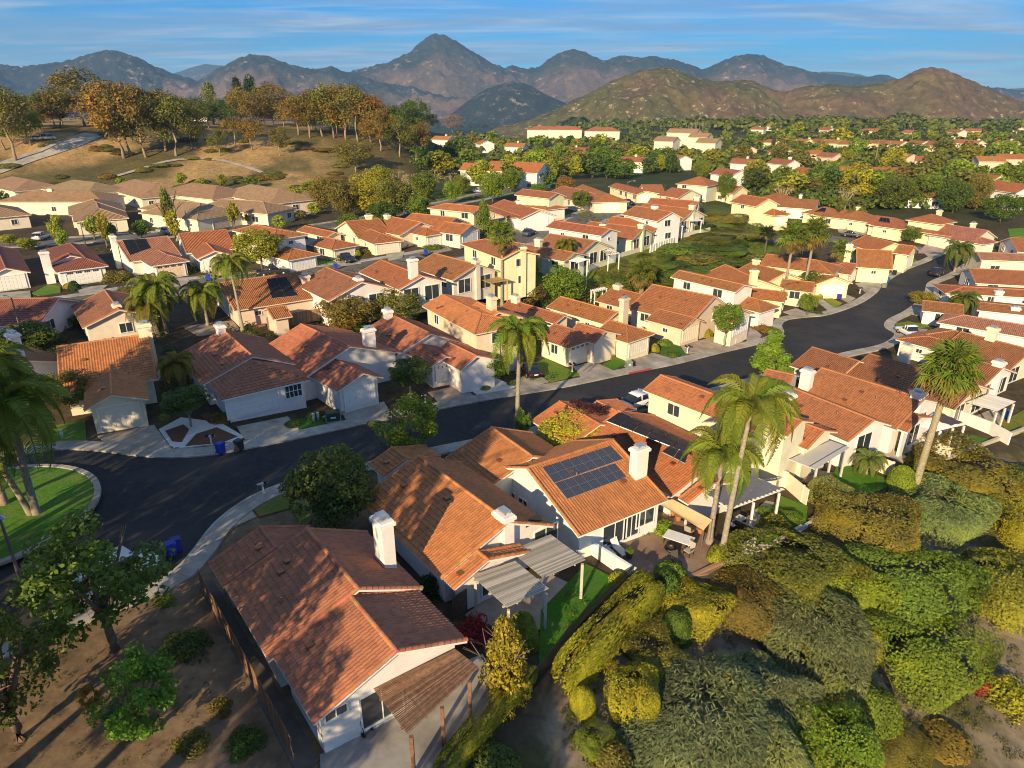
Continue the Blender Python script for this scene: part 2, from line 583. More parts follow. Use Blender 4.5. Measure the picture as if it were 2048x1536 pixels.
def c_dark(x, y, k, w, p): return (0.03, 0.042, 0.045)
# skylines read from the photograph
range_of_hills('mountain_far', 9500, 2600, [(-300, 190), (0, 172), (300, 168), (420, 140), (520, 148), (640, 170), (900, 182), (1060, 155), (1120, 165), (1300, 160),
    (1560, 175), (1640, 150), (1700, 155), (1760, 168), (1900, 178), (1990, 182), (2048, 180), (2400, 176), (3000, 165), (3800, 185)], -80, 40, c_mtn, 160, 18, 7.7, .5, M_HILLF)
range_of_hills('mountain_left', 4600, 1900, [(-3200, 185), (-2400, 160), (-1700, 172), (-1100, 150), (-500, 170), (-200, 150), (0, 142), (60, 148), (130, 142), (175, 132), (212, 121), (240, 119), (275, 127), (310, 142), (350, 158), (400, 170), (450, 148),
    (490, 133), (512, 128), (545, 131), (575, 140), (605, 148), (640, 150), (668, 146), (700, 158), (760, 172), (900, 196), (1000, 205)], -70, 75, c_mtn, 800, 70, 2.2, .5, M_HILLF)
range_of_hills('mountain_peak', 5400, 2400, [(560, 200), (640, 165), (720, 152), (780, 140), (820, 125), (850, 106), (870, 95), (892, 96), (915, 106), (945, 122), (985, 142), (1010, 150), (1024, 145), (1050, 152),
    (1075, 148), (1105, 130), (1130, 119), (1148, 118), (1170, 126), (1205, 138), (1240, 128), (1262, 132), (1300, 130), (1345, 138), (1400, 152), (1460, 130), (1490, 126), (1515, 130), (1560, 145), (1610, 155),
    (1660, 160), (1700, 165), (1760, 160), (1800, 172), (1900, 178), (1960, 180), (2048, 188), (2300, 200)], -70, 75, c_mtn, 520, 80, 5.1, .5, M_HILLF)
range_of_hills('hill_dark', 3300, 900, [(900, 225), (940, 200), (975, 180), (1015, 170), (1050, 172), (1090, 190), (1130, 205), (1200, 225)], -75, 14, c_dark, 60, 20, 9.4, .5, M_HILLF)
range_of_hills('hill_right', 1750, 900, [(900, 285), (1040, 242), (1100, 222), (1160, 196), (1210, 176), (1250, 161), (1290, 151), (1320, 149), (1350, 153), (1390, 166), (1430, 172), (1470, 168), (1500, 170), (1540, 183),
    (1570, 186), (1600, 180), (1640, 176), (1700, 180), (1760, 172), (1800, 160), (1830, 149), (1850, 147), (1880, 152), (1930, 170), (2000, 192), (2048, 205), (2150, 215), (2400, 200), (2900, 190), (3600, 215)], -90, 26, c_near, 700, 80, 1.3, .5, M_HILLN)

# ------------------------------------------------------------------ roads, pavements, lots
def flat(name, P, z, m, parent=None, color=None, thick=0.12, kind=None, label=None, cat=None):
    """a slab with polygon outline P (world x, y), top at z above the ground there"""
    P = [Vector((p[0], p[1], 0)) for p in P]
    if sum(a.x * b.y - b.x * a.y for a, b in zip(P, P[1:] + P[:1])) < 0: P = P[::-1]
    n = len(P)
    T = tessellate_polygon([P])
    zz = [terrain(p.x, p.y) + z for p in P]
    V = [(p.x, p.y, h) for p, h in zip(P, zz)] + [(p.x, p.y, h - thick) for p, h in zip(P, zz)]
    F = []
    for t in T:
        a, b, c = (P[i] for i in t)
        F.append(tuple(t) if (b - a).cross(c - a).z > 0 else tuple(t)[::-1])
    F += [(i, i + n, (i + 1) % n + n, (i + 1) % n) for i in range(n)]
    o = mobj(name, mesh_data(name, V, F, m), parent, color or (1, 1, 1))
    return tag(o, label, cat, None, kind)
def wp(t, *pts): return [G(*px(t, a, b))[:2] for a, b in pts]
NORTH = [G(*p)[:2] for p in ((-260, 925), (-120, 918), (27, 913), (116, 902), (191, 904), (273, 914), (342, 918), (410, 914), (455, 907), (547, 890), (650, 868), (752, 846), (882, 820), (992, 799), (1125, 777), (1248, 751), (1347, 731),
    (1440, 708), (1512, 691), (1552, 680), (1568, 667), (1564, 652), (1576, 641), (1610, 636), (1656, 631), (1717, 610), (1752, 588), (1770, 568), (1809, 543), (1854, 525), (1885, 511), (1905, 502))]
SOUTH = [G(*p)[:2] for p in ((-300, 1420), (-120, 1350), (0, 1288), (75, 1252), (200, 1205), (290, 1170), (345, 1145), (378, 1112), (400, 1083), (425, 1052), (465, 1018), (520, 986), (600, 958), (740, 925), (870, 896), (1010, 868), (1150, 838),
    (1290, 808), (1430, 776), (1560, 740), (1680, 708), (1760, 690), (1788, 670), (1768, 654), (1775, 640), (1803, 626), (1826, 610), (1848, 586), (1856, 566), (1895, 549), (1925, 530), (1950, 518))]
NL, SL_ = smooth_line(NORTH, 0.8), smooth_line(SOUTH, 0.8)
def road_sheet():
    n, m = 260, 8
    def res(L):
        d = [0.0]
        for p, q in zip(L, L[1:]): d.append(d[-1] + (q - p).length)
        xs = np.linspace(0, d[-1], n)
        return np.stack([np.interp(xs, d, [p.x for p in L]), np.interp(xs, d, [p.y for p in L])], 1)
    a, b = res(NL), res(SL_)
    V = []
    for i in range(n):
        for j in range(m + 1):
            x, y = a[i] + (b[i] - a[i]) * j / m
            V.append((x, y, terrain(x, y) + .05))
    F = [(i * (m + 1) + j, i * (m + 1) + j + 1, (i + 1) * (m + 1) + j + 1, (i + 1) * (m + 1) + j) for i in range(n - 1) for j in range(m)]
    tag(mobj('road', mesh_data('road', V, F, M_ASPH, True)), kind='structure')
road_sheet()
def offset_line(L, d):
    out = []
    for i, p in enumerate(L):
        t = (L[min(i + 1, len(L) - 1)] - L[max(i - 1, 0)]).normalized()
        out.append(p + Vector((-t.y, t.x)) * d)
    return out
def pavement(name, L, side, width=1.35, kerb=0.22, slab=1.6, vis=None):
    root = tag(empty(name, (L[0].x, L[0].y, 0)), kind='structure')
    root.location = (0, 0, 0)
    a, b, c = L, offset_line(L, side * kerb), offset_line(L, side * (kerb + width))
    def strip(A, B_, z0, z1, zb, i0, i1):
        V, F = [], []
        for k in range(i0, i1 + 1):
            ta, tb = terrain(A[k].x, A[k].y) + .03, terrain(B_[k].x, B_[k].y) + .03
            V += [(A[k].x, A[k].y, ta + zb), (A[k].x, A[k].y, ta + z0), (B_[k].x, B_[k].y, tb + z1), (B_[k].x, B_[k].y, tb + zb)]
        for k in range(i1 - i0):
            o = k * 4
            F += [(o + j, o + j + 1, o + j + 5, o + j + 4) for j in range(3)]
        e = (i1 - i0) * 4
        F += [(0, 3, 2, 1), (e, e + 1, e + 2, e + 3)]
        if side < 0: F = [f[::-1] for f in F]
        return V, F
    V, F = strip(a, b, 0.145, 0.155, -0.05, 0, len(L) - 1)
    mobj('kerb', mesh_data('kerb', V, F, M_CONC), root, (1.08, 1.06, 1.02))
    acc, i0 = 0.0, 0
    for i in range(1, len(L)):
        acc += (L[i] - L[i - 1]).length
        if acc >= slab or i == len(L) - 1:
            m0 = 0.02
            def cut(X, k, f): return X[k].lerp(X[min(k + 1, len(X) - 1)], f) if f > 0 else X[k]
            V, F = strip([p for p in offset_line(L, side * (kerb + 0.015))], c, 0.15, 0.165, -0.05, i0, i)
            # leave a thin joint at the far end of each slab
            d = (Vector(V[-4][:2]) - Vector(V[-8][:2]))
            if d.length > .1:
                d = d.normalized() * m0
                for q in range(4): V[-1 - q] = (V[-1 - q][0] - d.x, V[-1 - q][1] - d.y, V[-1 - q][2])
            g = rnd.uniform(0.9, 1.08)
            mobj('slab', mesh_data('slab', V, F, M_CONC), root, (g, g * .99, g * .97))
            acc, i0 = 0.0, i
    return root
pavement('pavement', NL, 1)
pavement('pavement', SL_, -1)
# round planted island in the turning circle at the left
def island():
    c = G(*px('P', -35, 1040))
    e = G(*px('P', 193, 1028))
    r = (e - c).length
    ring = lambda q, z: [(c.x + q * math.cos(2 * math.pi * k / 72), c.y + q * math.sin(2 * math.pi * k / 72), z) for k in range(72)]
    root = tag(empty('traffic_island', (0, 0, 0)), 'round grass island with pale kerb and palms at the left end of the street', 'island')
    V = ring(r, -.05) + ring(r, .16) + ring(r - .45, .18) + ring(r - .5, .05)
    F = [(i * 72 + k, i * 72 + (k + 1) % 72, (i + 1) * 72 + (k + 1) % 72, (i + 1) * 72 + k) for i in range(3) for k in range(72)]
    mobj('kerb', mesh_data('kerb', V, F, M_CONC), root, (1.05, 1.02, .98))
    V = [(c.x, c.y, .30)] + ring(r * .6, .27) + ring(r - .46, .12)
    F = [(0, 1 + k, 1 + (k + 1) % 72) for k in range(72)] + [(1 + k, 73 + k, 73 + (k + 1) % 72, 1 + (k + 1) % 72) for k in range(72)]
    mobj('turf', mesh_data('turf', V, F, M_LAWN, True), root, (0.95, 1.15, .8))
    return c, r
ISL_C, ISL_R = island()
def road_strip(name, P, w, m, z=0.03, kerb=True):
    L = smooth_line(P, 3.0)
    a, b = offset_line(L, w / 2), offset_line(L, -w / 2)
    V, F = [], []
    for p, q in zip(a, b):
        V += [(p.x, p.y, terrain(p.x, p.y) + z), (q.x, q.y, terrain(q.x, q.y) + z)]
    F = [(2 * i, 2 * i + 1, 2 * i + 3, 2 * i + 2) for i in range(len(L) - 1)]
    tag(mobj(name, mesh_data(name, V, F, m)), kind='structure')
    if kerb:
        for s, X in ((1, a), (-1, b)):
            Y = offset_line(X, s * 1.5)
            V = []
            for p, q in zip(X, Y):
                V += [(p.x, p.y, terrain(p.x, p.y) - .05), (p.x, p.y, terrain(p.x, p.y) + .15), (q.x, q.y, terrain(q.x, q.y) + .16), (q.x, q.y, terrain(q.x, q.y) - .1)]
            F = [(4 * i + j, 4 * i + j + 1, 4 * i + j + 5, 4 * i + j + 4) for i in range(len(L) - 1) for j in range(3)]
            tag(mobj('pavement', mesh_data('pavement', V, F, M_CONC), None, (1, 1, 1)), kind='structure')
gp = lambda *P: [G(*p)[:2] for p in P]
road_strip('road_back', gp((-120, 655), (60, 620), (150, 607), (330, 578), (480, 560), (600, 548), (720, 535), (850, 515), (960, 494), (1060, 470), (1160, 441), (1225, 420), (1290, 402), (1350, 385)), 8.5, M_ASPH2)
road_strip('road_tan', gp((-80, 492), (100, 484), (250, 474), (390, 464), (480, 452), (560, 436), (620, 412), (650, 398)), 7, M_ASPH2)
road_strip('road_park', gp((640, 455), (760, 432), (850, 415), (960, 394), (1060, 372)), 7, M_ASPH2)
road_strip('road_right', gp((1500, 470), (1640, 476), (1760, 492), (1880, 505), (1960, 520)), 7, M_ASPH2, kerb=False)
road_strip('path', gp((225, 356), (280, 340), (330, 325), (380, 319), (440, 322), (500, 338), (560, 358)), 1.8, M_CONC, 0.35, False)
road_strip('road_hill', gp((-40, 352), (40, 322), (100, 302), (150, 285), (190, 268)), 9, M_CONC, 0.25, False)

# ------------------------------------------------------------------ houses
ROOF = {'o': (0.44, 0.175, 0.066), 'r': (0.415, 0.162, 0.080), 'd': (0.36, 0.155, 0.065), 'p': (0.43, 0.19, 0.125), 't': (0.41, 0.265, 0.15), 'm': (0.33, 0.11, 0.07), 'b': (0.50, 0.21, 0.07)}
WALL = {'w': (0.78, 0.75, 0.70), 'c': (0.76, 0.68, 0.52), 'b': (0.72, 0.60, 0.42), 'p': (0.70, 0.55, 0.42), 'y': (0.78, 0.71, 0.46), 'g': (0.66, 0.60, 0.52)}
TW, TC = 0.24, 0.40                         # tile width, exposed course length
OVER = 0.5
class Block:
    pass
def solve_block(base, A, B, E, E2=None, ends='gg', ze=2.7, pitch=0.36, head=None):
    b = Block()
    b.ze, b.base, b.ends = ze, base, ends
    ez = base + ze
    def geom(zr):
        a, c = W(*A, base + zr), W(*B, base + zr)
        d = (c - a)
        d.z = 0
        return a, c, d.normalized()
    def dist(zr):
        a, c, d = geom(zr)
        if isinstance(E, (int, float)): return float(E) + .45
        e = W(*E, ez)
        return abs(d.x * (e.y - a.y) - d.y * (e.x - a.x))
    lo, hi = ze + 0.2, ze + 5.0
    for _ in range(40):
        m = (lo + hi) / 2
        if (m - ze) / max(dist(m), .05) < pitch: lo = m
        else: hi = m
    zr = lo
    w = dist(zr)
    if not 1.2 < w < 11:
        w = min(max(w, 2.0), 8.0)
        zr = ze + w * pitch
    a, c, d = geom(zr)
    if head is not None:                     # square the blocks of one house with its first one
        mid = (a + c) / 2
        for hd in (head, Vector((-head.y, head.x, 0)), -head, Vector((head.y, -head.x, 0))):
            if d.dot(hd) > 0.93:
                ln = (c - a).length
                a, c, d = mid - hd * ln / 2, mid + hd * ln / 2, hd.copy()
                break
    n = Vector((-d.y, d.x, 0))
    b.d, b.n, b.a, b.c, b.zr = d, n, a, c, zr
    sideE = 1
    if not isinstance(E, (int, float)):
        e = W(*E, ez)
        sideE = 1 if n.dot(e - a) > 0 else -1
    w2 = w
    if isinstance(E2, (int, float)): w2 = float(E2)
    elif E2 is not None:
        e = W(*E2, ez)
        w2 = min(9.0, max(1.5, abs(n.dot(e - a))))
    b.wl, b.wr = (w, w2) if sideE > 0 else (w2, w)
    b.len = (c - a).length
    return b
def roof_planes(b):
    """each plane: origin on the eave, u along the eave, v up the slope, and the trapezoid's corners in (u, v)"""
    out = []
    hipA, hipB = (b.ends[0] == 'h'), (b.ends[1] == 'h')
    run = (b.wl + b.wr) / 2
    eA, eB = (run if hipA else 0), (run if hipB else 0)
    rz, ez = b.base + b.zr, b.base + b.ze
    for s, w in ((1, b.wl), (-1, b.wr)):
        p0 = b.a - b.d * eA + b.n * (s * w)
        p1 = b.c + b.d * eB + b.n * (s * w)
        p0, p1, r0, r1 = (Vector((q.x, q.y, z)) for q, z in ((p0, ez), (p1, ez), (b.a, rz), (b.c, rz)))
        Q = [p0, p1, r1, r0] if s < 0 else [p1, p0, r0, r1]
        out.append(Q)
    if hipA:
        out.append([Vector((*(b.a - b.d * eA + b.n * b.wl)[:2], ez)), Vector((*(b.a - b.d * eA - b.n * b.wr)[:2], ez)), Vector((b.a.x, b.a.y, rz)), Vector((b.a.x, b.a.y, rz))])
    if hipB:
        out.append([Vector((*(b.c + b.d * eB - b.n * b.wr)[:2], ez)), Vector((*(b.c + b.d * eB + b.n * b.wl)[:2], ez)), Vector((b.c.x, b.c.y, rz)), Vector((b.c.x, b.c.y, rz))])
    return out
def tile_skin(Qs, lod):
    V, F, UV = [], [], []
    for qi, Q in enumerate(Qs):
        o = Q[0]
        u = (Q[1] - Q[0])
        lu = u.length
        if lu < .2: continue
        u = u / lu
        t = Q[3] - Q[0]
        v = (t - u * t.dot(u))
        lv = v.length
        if lv < .2: continue
        v = v / lv
        nrm = u.cross(v).normalized()
        if nrm.z < 0: nrm = -nrm
        ul1, ur1 = t.dot(u), (Q[2] - Q[0]).dot(u)
        nc = max(1, int(round(lv / TC)))
        cs = lv / nc
        uo = qi * 60.0
        for k in range(nc):
            v0, v1 = k * cs, (k + 1) * cs
            f0, f1 = v0 / lv, v1 / lv
            a0, b0 = ul1 * f0, lu + (ur1 - lu) * f0
            a1, b1 = ul1 * f1, lu + (ur1 - lu) * f1
            if b0 - a0 < .05: continue
            if lod == 0:
                du = TW / 4
                i0, i1 = math.floor(a0 / du), math.ceil(b0 / du)
                us = [min(max(i * du, a0), b0) for i in range(i0, i1 + 1)]
            else:
                us = [a0, b0]
            s0 = len(V)
            sag = [rnd.uniform(-.012, .012) for _ in range(len(us) // 4 + 2)] if lod == 0 else [0] * 4
            for i, uu in enumerate(us):
                wv = 0.052 * (0.5 + 0.5 * math.cos(2 * math.pi * uu / TW)) if lod == 0 else 0.03
                u2 = min(max(uu, a1), max(a1, b1))
                pb = o + u * uu + v * v0 + nrm * (wv + 0.055 + sag[i // 4])
                pt = o + u * u2 + v * v1 + nrm * (wv * .8 + 0.01)
                pl = o + u * uu + v * v0 + nrm * 0.0
                V += [pl, pb, pt]
                UV += [(uu + uo, v0 + .01), (uu + uo, v0 + .01), (u2 + uo, v0 + TC * .98)]
            for i in range(len(us) - 1):
                q = s0 + i * 3
                F += [(q, q + 3, q + 4, q + 1), (q + 1, q + 4, q + 5, q + 2)]
    return V, F, UV
def cap_mesh(p0, p1, rad=0.13, seg=0.42, lift=0.05):
    """a run of overlapping half round cap tiles from p0 to p1"""
    mb = MB()
    d = p1 - p0
    ln = d.length
    d = d / ln
    a = Vector((-d.y, d.x, 0)).normalized()
    up = a.cross(d)
    if up.z < 0: up = -up
    n = max(1, int(round(ln / seg)))
    for k in range(n):
        V = []
        for t, r in ((k / n * ln, rad * 1.12), (min(ln, (k + 1.08) / n * ln), rad * .92)):
            for j in range(5):
                th = math.pi * j / 4
                V.append(p0 + d * t + a * (math.cos(th) * r) + up * (math.sin(th) * r + lift - .04))
        mb.add(V, [(j, j + 1, j + 6, j + 5) for j in range(4)] + [(0, 1, 2, 3, 4), (9, 8, 7, 6, 5)])
    return mb
_cap_cache = {}
def cap_unit():
    if 'c' not in _cap_cache:
        V = []
        for t, r in ((-.03, .15), (.43, .12)):
            V += [(t, math.cos(math.pi * j / 5) * r, math.sin(math.pi * j / 5) * r) for j in range(6)]
        _cap_cache['c'] = mesh_data('ridge_tile', V, [(j, j + 1, j + 7, j + 6) for j in range(5)] + [(0, 1, 2, 3, 4, 5), (11, 10, 9, 8, 7, 6)], M_TILE)
    return _cap_cache['c']
def cap_objects(name, p0, p1, parent, color):
    d = p1 - p0
    n = max(1, int(round(d.length / .42)))
    x = d.normalized()
    y = Vector((-x.y, x.x, 0)).normalized()
    z = x.cross(y)
    M = Matrix((x, y, z)).transposed().to_4x4()
    pz = Vector((0, 0, 0)) if parent is None else parent.matrix_world.translation
    for k in range(n):
        o = mobj(name, cap_unit(), parent, tuple(c * rnd.uniform(.82, 1.2) for c in color))
        o.matrix_basis = Matrix.Translation(p0 + d * (k / n) + Vector((0, 0, .03))) @ M
_gd = {}
def garage_mesh(w, h, style):
    key = (round(w, 1), round(h, 1), style)
    if key not in _gd:
        mb = MB()
        mb.box(-w / 2, w / 2, -.03, .03, 0, h)
        rows, colsn = 4, 8
        for r in range(rows):
            for c in range(colsn):
                x0 = -w / 2 + w * c / colsn + .05
                z0 = h * r / rows + .05
                mb.box(x0, x0 + w / colsn - .1, -.055, -.03, z0, z0 + h / rows - .1)
        _gd[key] = mb.data('garage_door', M_PAINT)
        mg = MB()
        for c in range(4):
            for k in range(3):
                x0 = -w / 2 + w * c / 4 + .17 + k * (w / 4 - .34) / 3
                mg.box(x0 + .02, x0 + (w / 4 - .34) / 3 - .02, -.065, -.04, h * .80, h * .93)
        _gd[key + ('g',)] = mg.data('window_strip', M_GLASS)
        mf = MB()
        for s in (-1, 1): mf.box(s * (w / 2 + .07) - .07, s * (w / 2 + .07) + .07, -.10, .03, 0, h + .14)
        mf.box(-w / 2, w / 2, -.10, .03, h, h + .14)
        _gd[key + ('f',)] = mf.data('frame', M_PAINT)
    return _gd[key], _gd[key + ('g',)], _gd[key + ('f',)]
_wd = {}
def window_mesh(w, h, bars):
    key = (round(w, 2), round(h, 2), bars)
    if key not in _wd:
        f = MB()
        t = .09
        for s in (-1, 1): f.box(s * w / 2 - t / 2, s * w / 2 + t / 2, -.07, .02, -h / 2, h / 2)
        f.box(-w / 2 + t / 2, w / 2 - t / 2, -.07, .02, h / 2 - t / 2, h / 2 + t / 2)
        f.box(-w / 2 - .06, w / 2 + .06, -.10, .02, -h / 2 - t, -h / 2)
        for k in range(1, bars): f.box(-w / 2 + w * k / bars - .03, -w / 2 + w * k / bars + .03, -.05, .015, -h / 2, h / 2 - t / 2)
        if bars > 2: f.box(-w / 2 + t / 2, w / 2 - t / 2, -.045, .012, -.03, .03)
        g = MB()
        g.box(-w / 2 + .02, w / 2 - .02, -.025, -.005, -h / 2, h / 2)
        _wd[key] = (f.data('window', M_PAINT), g.data('pane', M_GLASS))
    return _wd[key]
def chimney_at(root, c, ztop, rz, color, w=1.25, t=0.8, base=0.0):
    mb = MB()
    M = Matrix.Translation((c.x, c.y, 0)) @ Matrix.Rotation(rz, 4, 'Z')
    mb.box(-w / 2, w / 2, -t / 2, t / 2, base - .4, ztop - .55, M)
    ch = mb.build('chimney', M_STUCCO, root, color)
    mb = MB()
    mb.box(-w / 2 - .12, w / 2 + .12, -t / 2 - .12, t / 2 + .12, ztop - .549, ztop - .32, M)
    mb.box(-w / 2 - .04, w / 2 + .04, -t / 2 - .04, t / 2 + .04, ztop - .319, ztop - .22, M)
    mb.build('chimney_cap', M_STUCCO, ch, tuple(min(.85, x * 1.04) for x in color))
    mb = MB()
    for sx in (-1, 1):
        for sy in (-1, 1): mb.box(sx * .3 - .04, sx * .3 + .04, sy * .2 - .04, sy * .2 + .04, ztop - .219, ztop - .02, M)
    mb.box(-.42, .42, -.3, .3, ztop - .019, ztop + .05, M)
    mb.build('spark_arrestor', M_METAL, ch, (.55, .55, .55))
    return ch
HOUSES = []
STYLE = random.Random(11)
def house(label, roof, wall, blocks, ch=(), garage=None, lod=None, group=None, solar=(), caps=False, auto=True, door_col=None, vents=3):
    """blocks: dicts with t (tile), r (ridge x0, y0, x1, y1), e (a point on the eave or a half width), e2, ends, ze, f (flags)"""
    direct = 'blk' in blocks[0]
    t0 = 'P' if direct else blocks[0]['t']
    rr = (0, 400, 0, 400) if direct else blocks[0]['r']
    mid = px(t0, (rr[0] + rr[2]) / 2, (rr[1] + rr[3]) / 2)
    ze0 = blocks[0].get('ze', 2.7)
    base = 0.0
    if direct: base = blocks[0]['blk'].base - .06
    for _ in range(0 if direct else 8):
        q = W(mid[0], mid[1], base + ze0 + 1.6)
        base = terrain(q.x, q.y)
    base += 0.06
    rc = tuple(c * STYLE.uniform(.92, 1.08) for c in ROOF[roof])
    wc = tuple(c * STYLE.uniform(.96, 1.03) for c in WALL[wall])
    BL, head = [], None
    for d in blocks:
        if direct:
            d['blk'].f = d.get('f', '')
            BL.append(d['blk'])
            continue
        T = d['t']
        r = d['r']
        tx = lambda e: e if (e is None or isinstance(e, (int, float))) else px(d.get('te', T), *e)
        b = solve_block(base, px(T, r[0], r[1]), px(d.get('t2', T), r[2], r[3]), tx(d.get('e', 4.5)), tx(d.get('e2')), d.get('ends', 'gg'), d.get('ze', 2.45), d.get('pitch', .36), head)
        if head is None: head = b.d
        b.f = d.get('f', '')
        BL.append(b)
    c0 = (BL[0].a + BL[0].c) / 2
    root = empty('house', (0, 0, 0), 0, label, 'house', group)
    dist = math.hypot(c0.x, c0.y)
    if lod is None: lod = 0 if dist < 88 else 1
    faces = []
    for bi, b in enumerate(BL):
        hipA, hipB = (b.ends[0] == 'h'), (b.ends[1] == 'h')
        run = (b.wl + b.wr) / 2
        s0 = -(run if hipA else 0) + OVER
        s1 = b.len + (run if hipB else 0) - OVER
        zb, ez, rz = base - 1.6, base + b.ze, base + b.zr
        P = lambda s, t, z: (b.a.x + b.d.x * s + b.n.x * t, b.a.y + b.d.y * s + b.n.y * t, z)
        L, Rr = b.wl - OVER, -(b.wr - OVER)
        zl = ez + (rz - ez) * OVER / b.wl - .02
        zr_ = ez + (rz - ez) * OVER / b.wr - .02
        # walls
        V = [P(s0, L, zb), P(s1, L, zb), P(s1, Rr, zb), P(s0, Rr, zb), P(s0, L, zl), P(s1, L, zl), P(s1, Rr, zr_), P(s0, Rr, zr_)]
        F = [(0, 1, 5, 4), (2, 3, 7, 6)]
        F += [(1, 2, 6, 5)] if hipB else []
        F += [(3, 0, 4, 7)] if hipA else []
        if not hipB:
            V.append(P(s1, 0, rz - .03))
            F.append((1, 2, 6, len(V) - 1, 5))
        if not hipA:
            V.append(P(s0, 0, rz - .03))
            F.append((3, 0, 4, len(V) - 1, 7))
        mobj('wall', mesh_data('wall', V, [f[::-1] for f in F], M_STUCCO), root, wc)
        faces += [(bi, 'l', P(s0, L, 0), P(s1, L, 0), b.n, zl), (bi, 'r', P(s1, Rr, 0), P(s0, Rr, 0), -b.n, zr_), (bi, 'B', P(s1, L, 0), P(s1, Rr, 0), b.d, ez + .1), (bi, 'A', P(s0, Rr, 0), P(s0, L, 0), -b.d, ez + .1)]
        # roof deck with soffit and fascia
        Qs = roof_planes(b)
        V, F = [], []
        for Q in Qs:
            n = len(V)
            V += [tuple(q) for q in Q] + [(q.x, q.y, q.z - .14) for q in Q]
            F += [(n, n + 1, n + 2, n + 3), (n + 7, n + 6, n + 5, n + 4), (n, n + 4, n + 5, n + 1), (n + 1, n + 5, n + 6, n + 2), (n + 3, n + 7, n + 4, n)]
        tr = tuple(min(.82, c * 1.05) for c in wc)
        deck = mobj('roof', mesh_data('roof', V, F, M_PAINT), root, tr)
        V, F, UV = tile_skin(Qs, lod)
        me = mesh_data('roof_tiles', V, F, M_TILE if lod == 0 else M_TILEF, False, UV)
        tag(mobj('roof_tiles', me, deck, rc), kind='stuff')
        # ridge, hip and rake caps
        lines = [(Vector((b.a.x, b.a.y, rz)), Vector((b.c.x, b.c.y, rz)))] if b.len > .5 else []
        corner = lambda p, s, z: Vector((p.x, p.y, z))
        for hip, p, sg in ((hipA, b.a, -1), (hipB, b.c, 1)):
            for s, w in ((1, b.wl), (-1, b.wr)):
                e = p + b.d * (sg * run if hip else 0) + b.n * (s * w)
                q = Vector((p.x, p.y, rz))
                inset = Vector((0, 0, 0)) if hip else b.d * (-sg * .10)
                lines.append((Vector((e.x, e.y, ez)) + inset, q + inset))
        cc = tuple(min(.9, x * 1.12) for x in rc)
        if caps and lod == 0:
            for p0, p1 in lines: cap_objects('ridge_tile', p0, p1, deck, cc)
        elif dist < 200:
            mb = MB()
            for p0, p1 in lines:
                if (p1 - p0).length > .4:
                    q = cap_mesh(p0, p1, .12, .42 if lod == 0 else 1.2)
                    mb.add(q.V, q.F)
            mb.build('ridge_cap', M_TILE, deck, cc)
        if lod == 0 or dist < 120:                # plumbing vents
            for k in range(vents if bi == 0 else 1):
                s, f = STYLE.uniform(.15, .85), STYLE.uniform(.2, .75)
                sd = 1 if (b.n.y < 0) else -1
                w = (b.wl if sd > 0 else b.wr)
                q = b.a + b.d * (s * b.len) + b.n * (sd * w * f)
                zv = rz - (rz - ez) * f
                mv = MB()
                if k % 2: mv.tube([(q.x, q.y, zv), (q.x, q.y, zv + .45)], .06, 7)
                else: mv.box(-.2, .2, -.2, .2, 0, .16, Matrix.Translation((q.x, q.y, zv + .03)) @ Matrix.Rotation(math.atan2(b.d.y, b.d.x), 4, 'Z'))
                mv.build('roof_vent', M_METAL, deck, tuple(x * .8 for x in rc) if k % 2 == 0 else (.45, .3, .25))
    # openings
    trim = (min(.82, wc[0] * 1.08),) * 1 + (min(.80, wc[1] * 1.1), min(.78, wc[2] * 1.15))
    cen = sum(((b.a + b.c) / 2 for b in BL), Vector()) / len(BL)
    def inside_other(p, bi):
        for j, b in enumerate(BL):
            if j == bi: continue
            s, t = (p - b.a).dot(b.d), (p - b.a).dot(b.n)
            run = (b.wl + b.wr) / 2
            if -(run if b.ends[0] == 'h' else 0) + .1 < s < b.len + (run if b.ends[1] == 'h' else 0) - .1 and -b.wr + .1 < t < b.wl - .1: return True
        return False
    for bi, f, p0, p1, n, zt in faces:
        b = BL[bi]
        p0, p1 = Vector((p0[0], p0[1], 0)), Vector((p1[0], p1[1], 0))
        ln = (p1 - p0).length
        mid = (p0 + p1) / 2
        view = n.dot(Vector((-mid.x, -mid.y, 0)).normalized())
        rz = math.atan2(n.x, -n.y)
        def put(name, meshes, s, z, cols):
            q = p0.lerp(p1, s) + n * .02
            root_o = None
            for k, (nm, me) in enumerate(zip(name, meshes)):
                o = mobj(nm, me, root if root_o is None else root_o, cols[k])
                if nm == 'window_strip': tag(o, kind='stuff')
                if root_o is None:
                    o.location = (q.x, q.y, z)
                    o.rotation_euler = (0, 0, rz)
                    root_o = o
        isg = (f == 'B' and 'G' in b.f) or (f == 'A' and 'g' in b.f)
        if isg:
            gw = min(4.9, ln - 1.0)
            d, g, fr = garage_mesh(gw, 2.15, 0)
            dc = door_col or (.80, .78, .74)
            put(('garage_door', 'window_strip', 'frame') if 'W' in b.f else ('garage_door', 'frame'), (d, g, fr) if 'W' in b.f else (d, fr), .69 if 'S' in b.f else 0.5, base + .06, (dc, (1, 1, 1), trim) if 'W' in b.f else (dc, trim))
            if 'S' in b.f:
                fm, pm = window_mesh(1.7, 1.3, 4)
                put(('window', 'pane'), (fm, pm), .15, base + 1.5, ((.8, .79, .76), (1, 1, 1)))
            continue
        if view < -0.15 or not auto or dist > 260: continue
        if inside_other(mid + n * .3, bi): continue
        if f == 'B' and 'P' in b.f:
            k = max(1, int(ln // 3.2))
            for i in range(k):
                fm, pm = window_mesh(2.4, 2.1, 2)
                put(('patio_door', 'pane'), (fm, pm), (i + .5) / k, base + 1.2, ((.8, .79, .76), (1, 1, 1)))
            continue
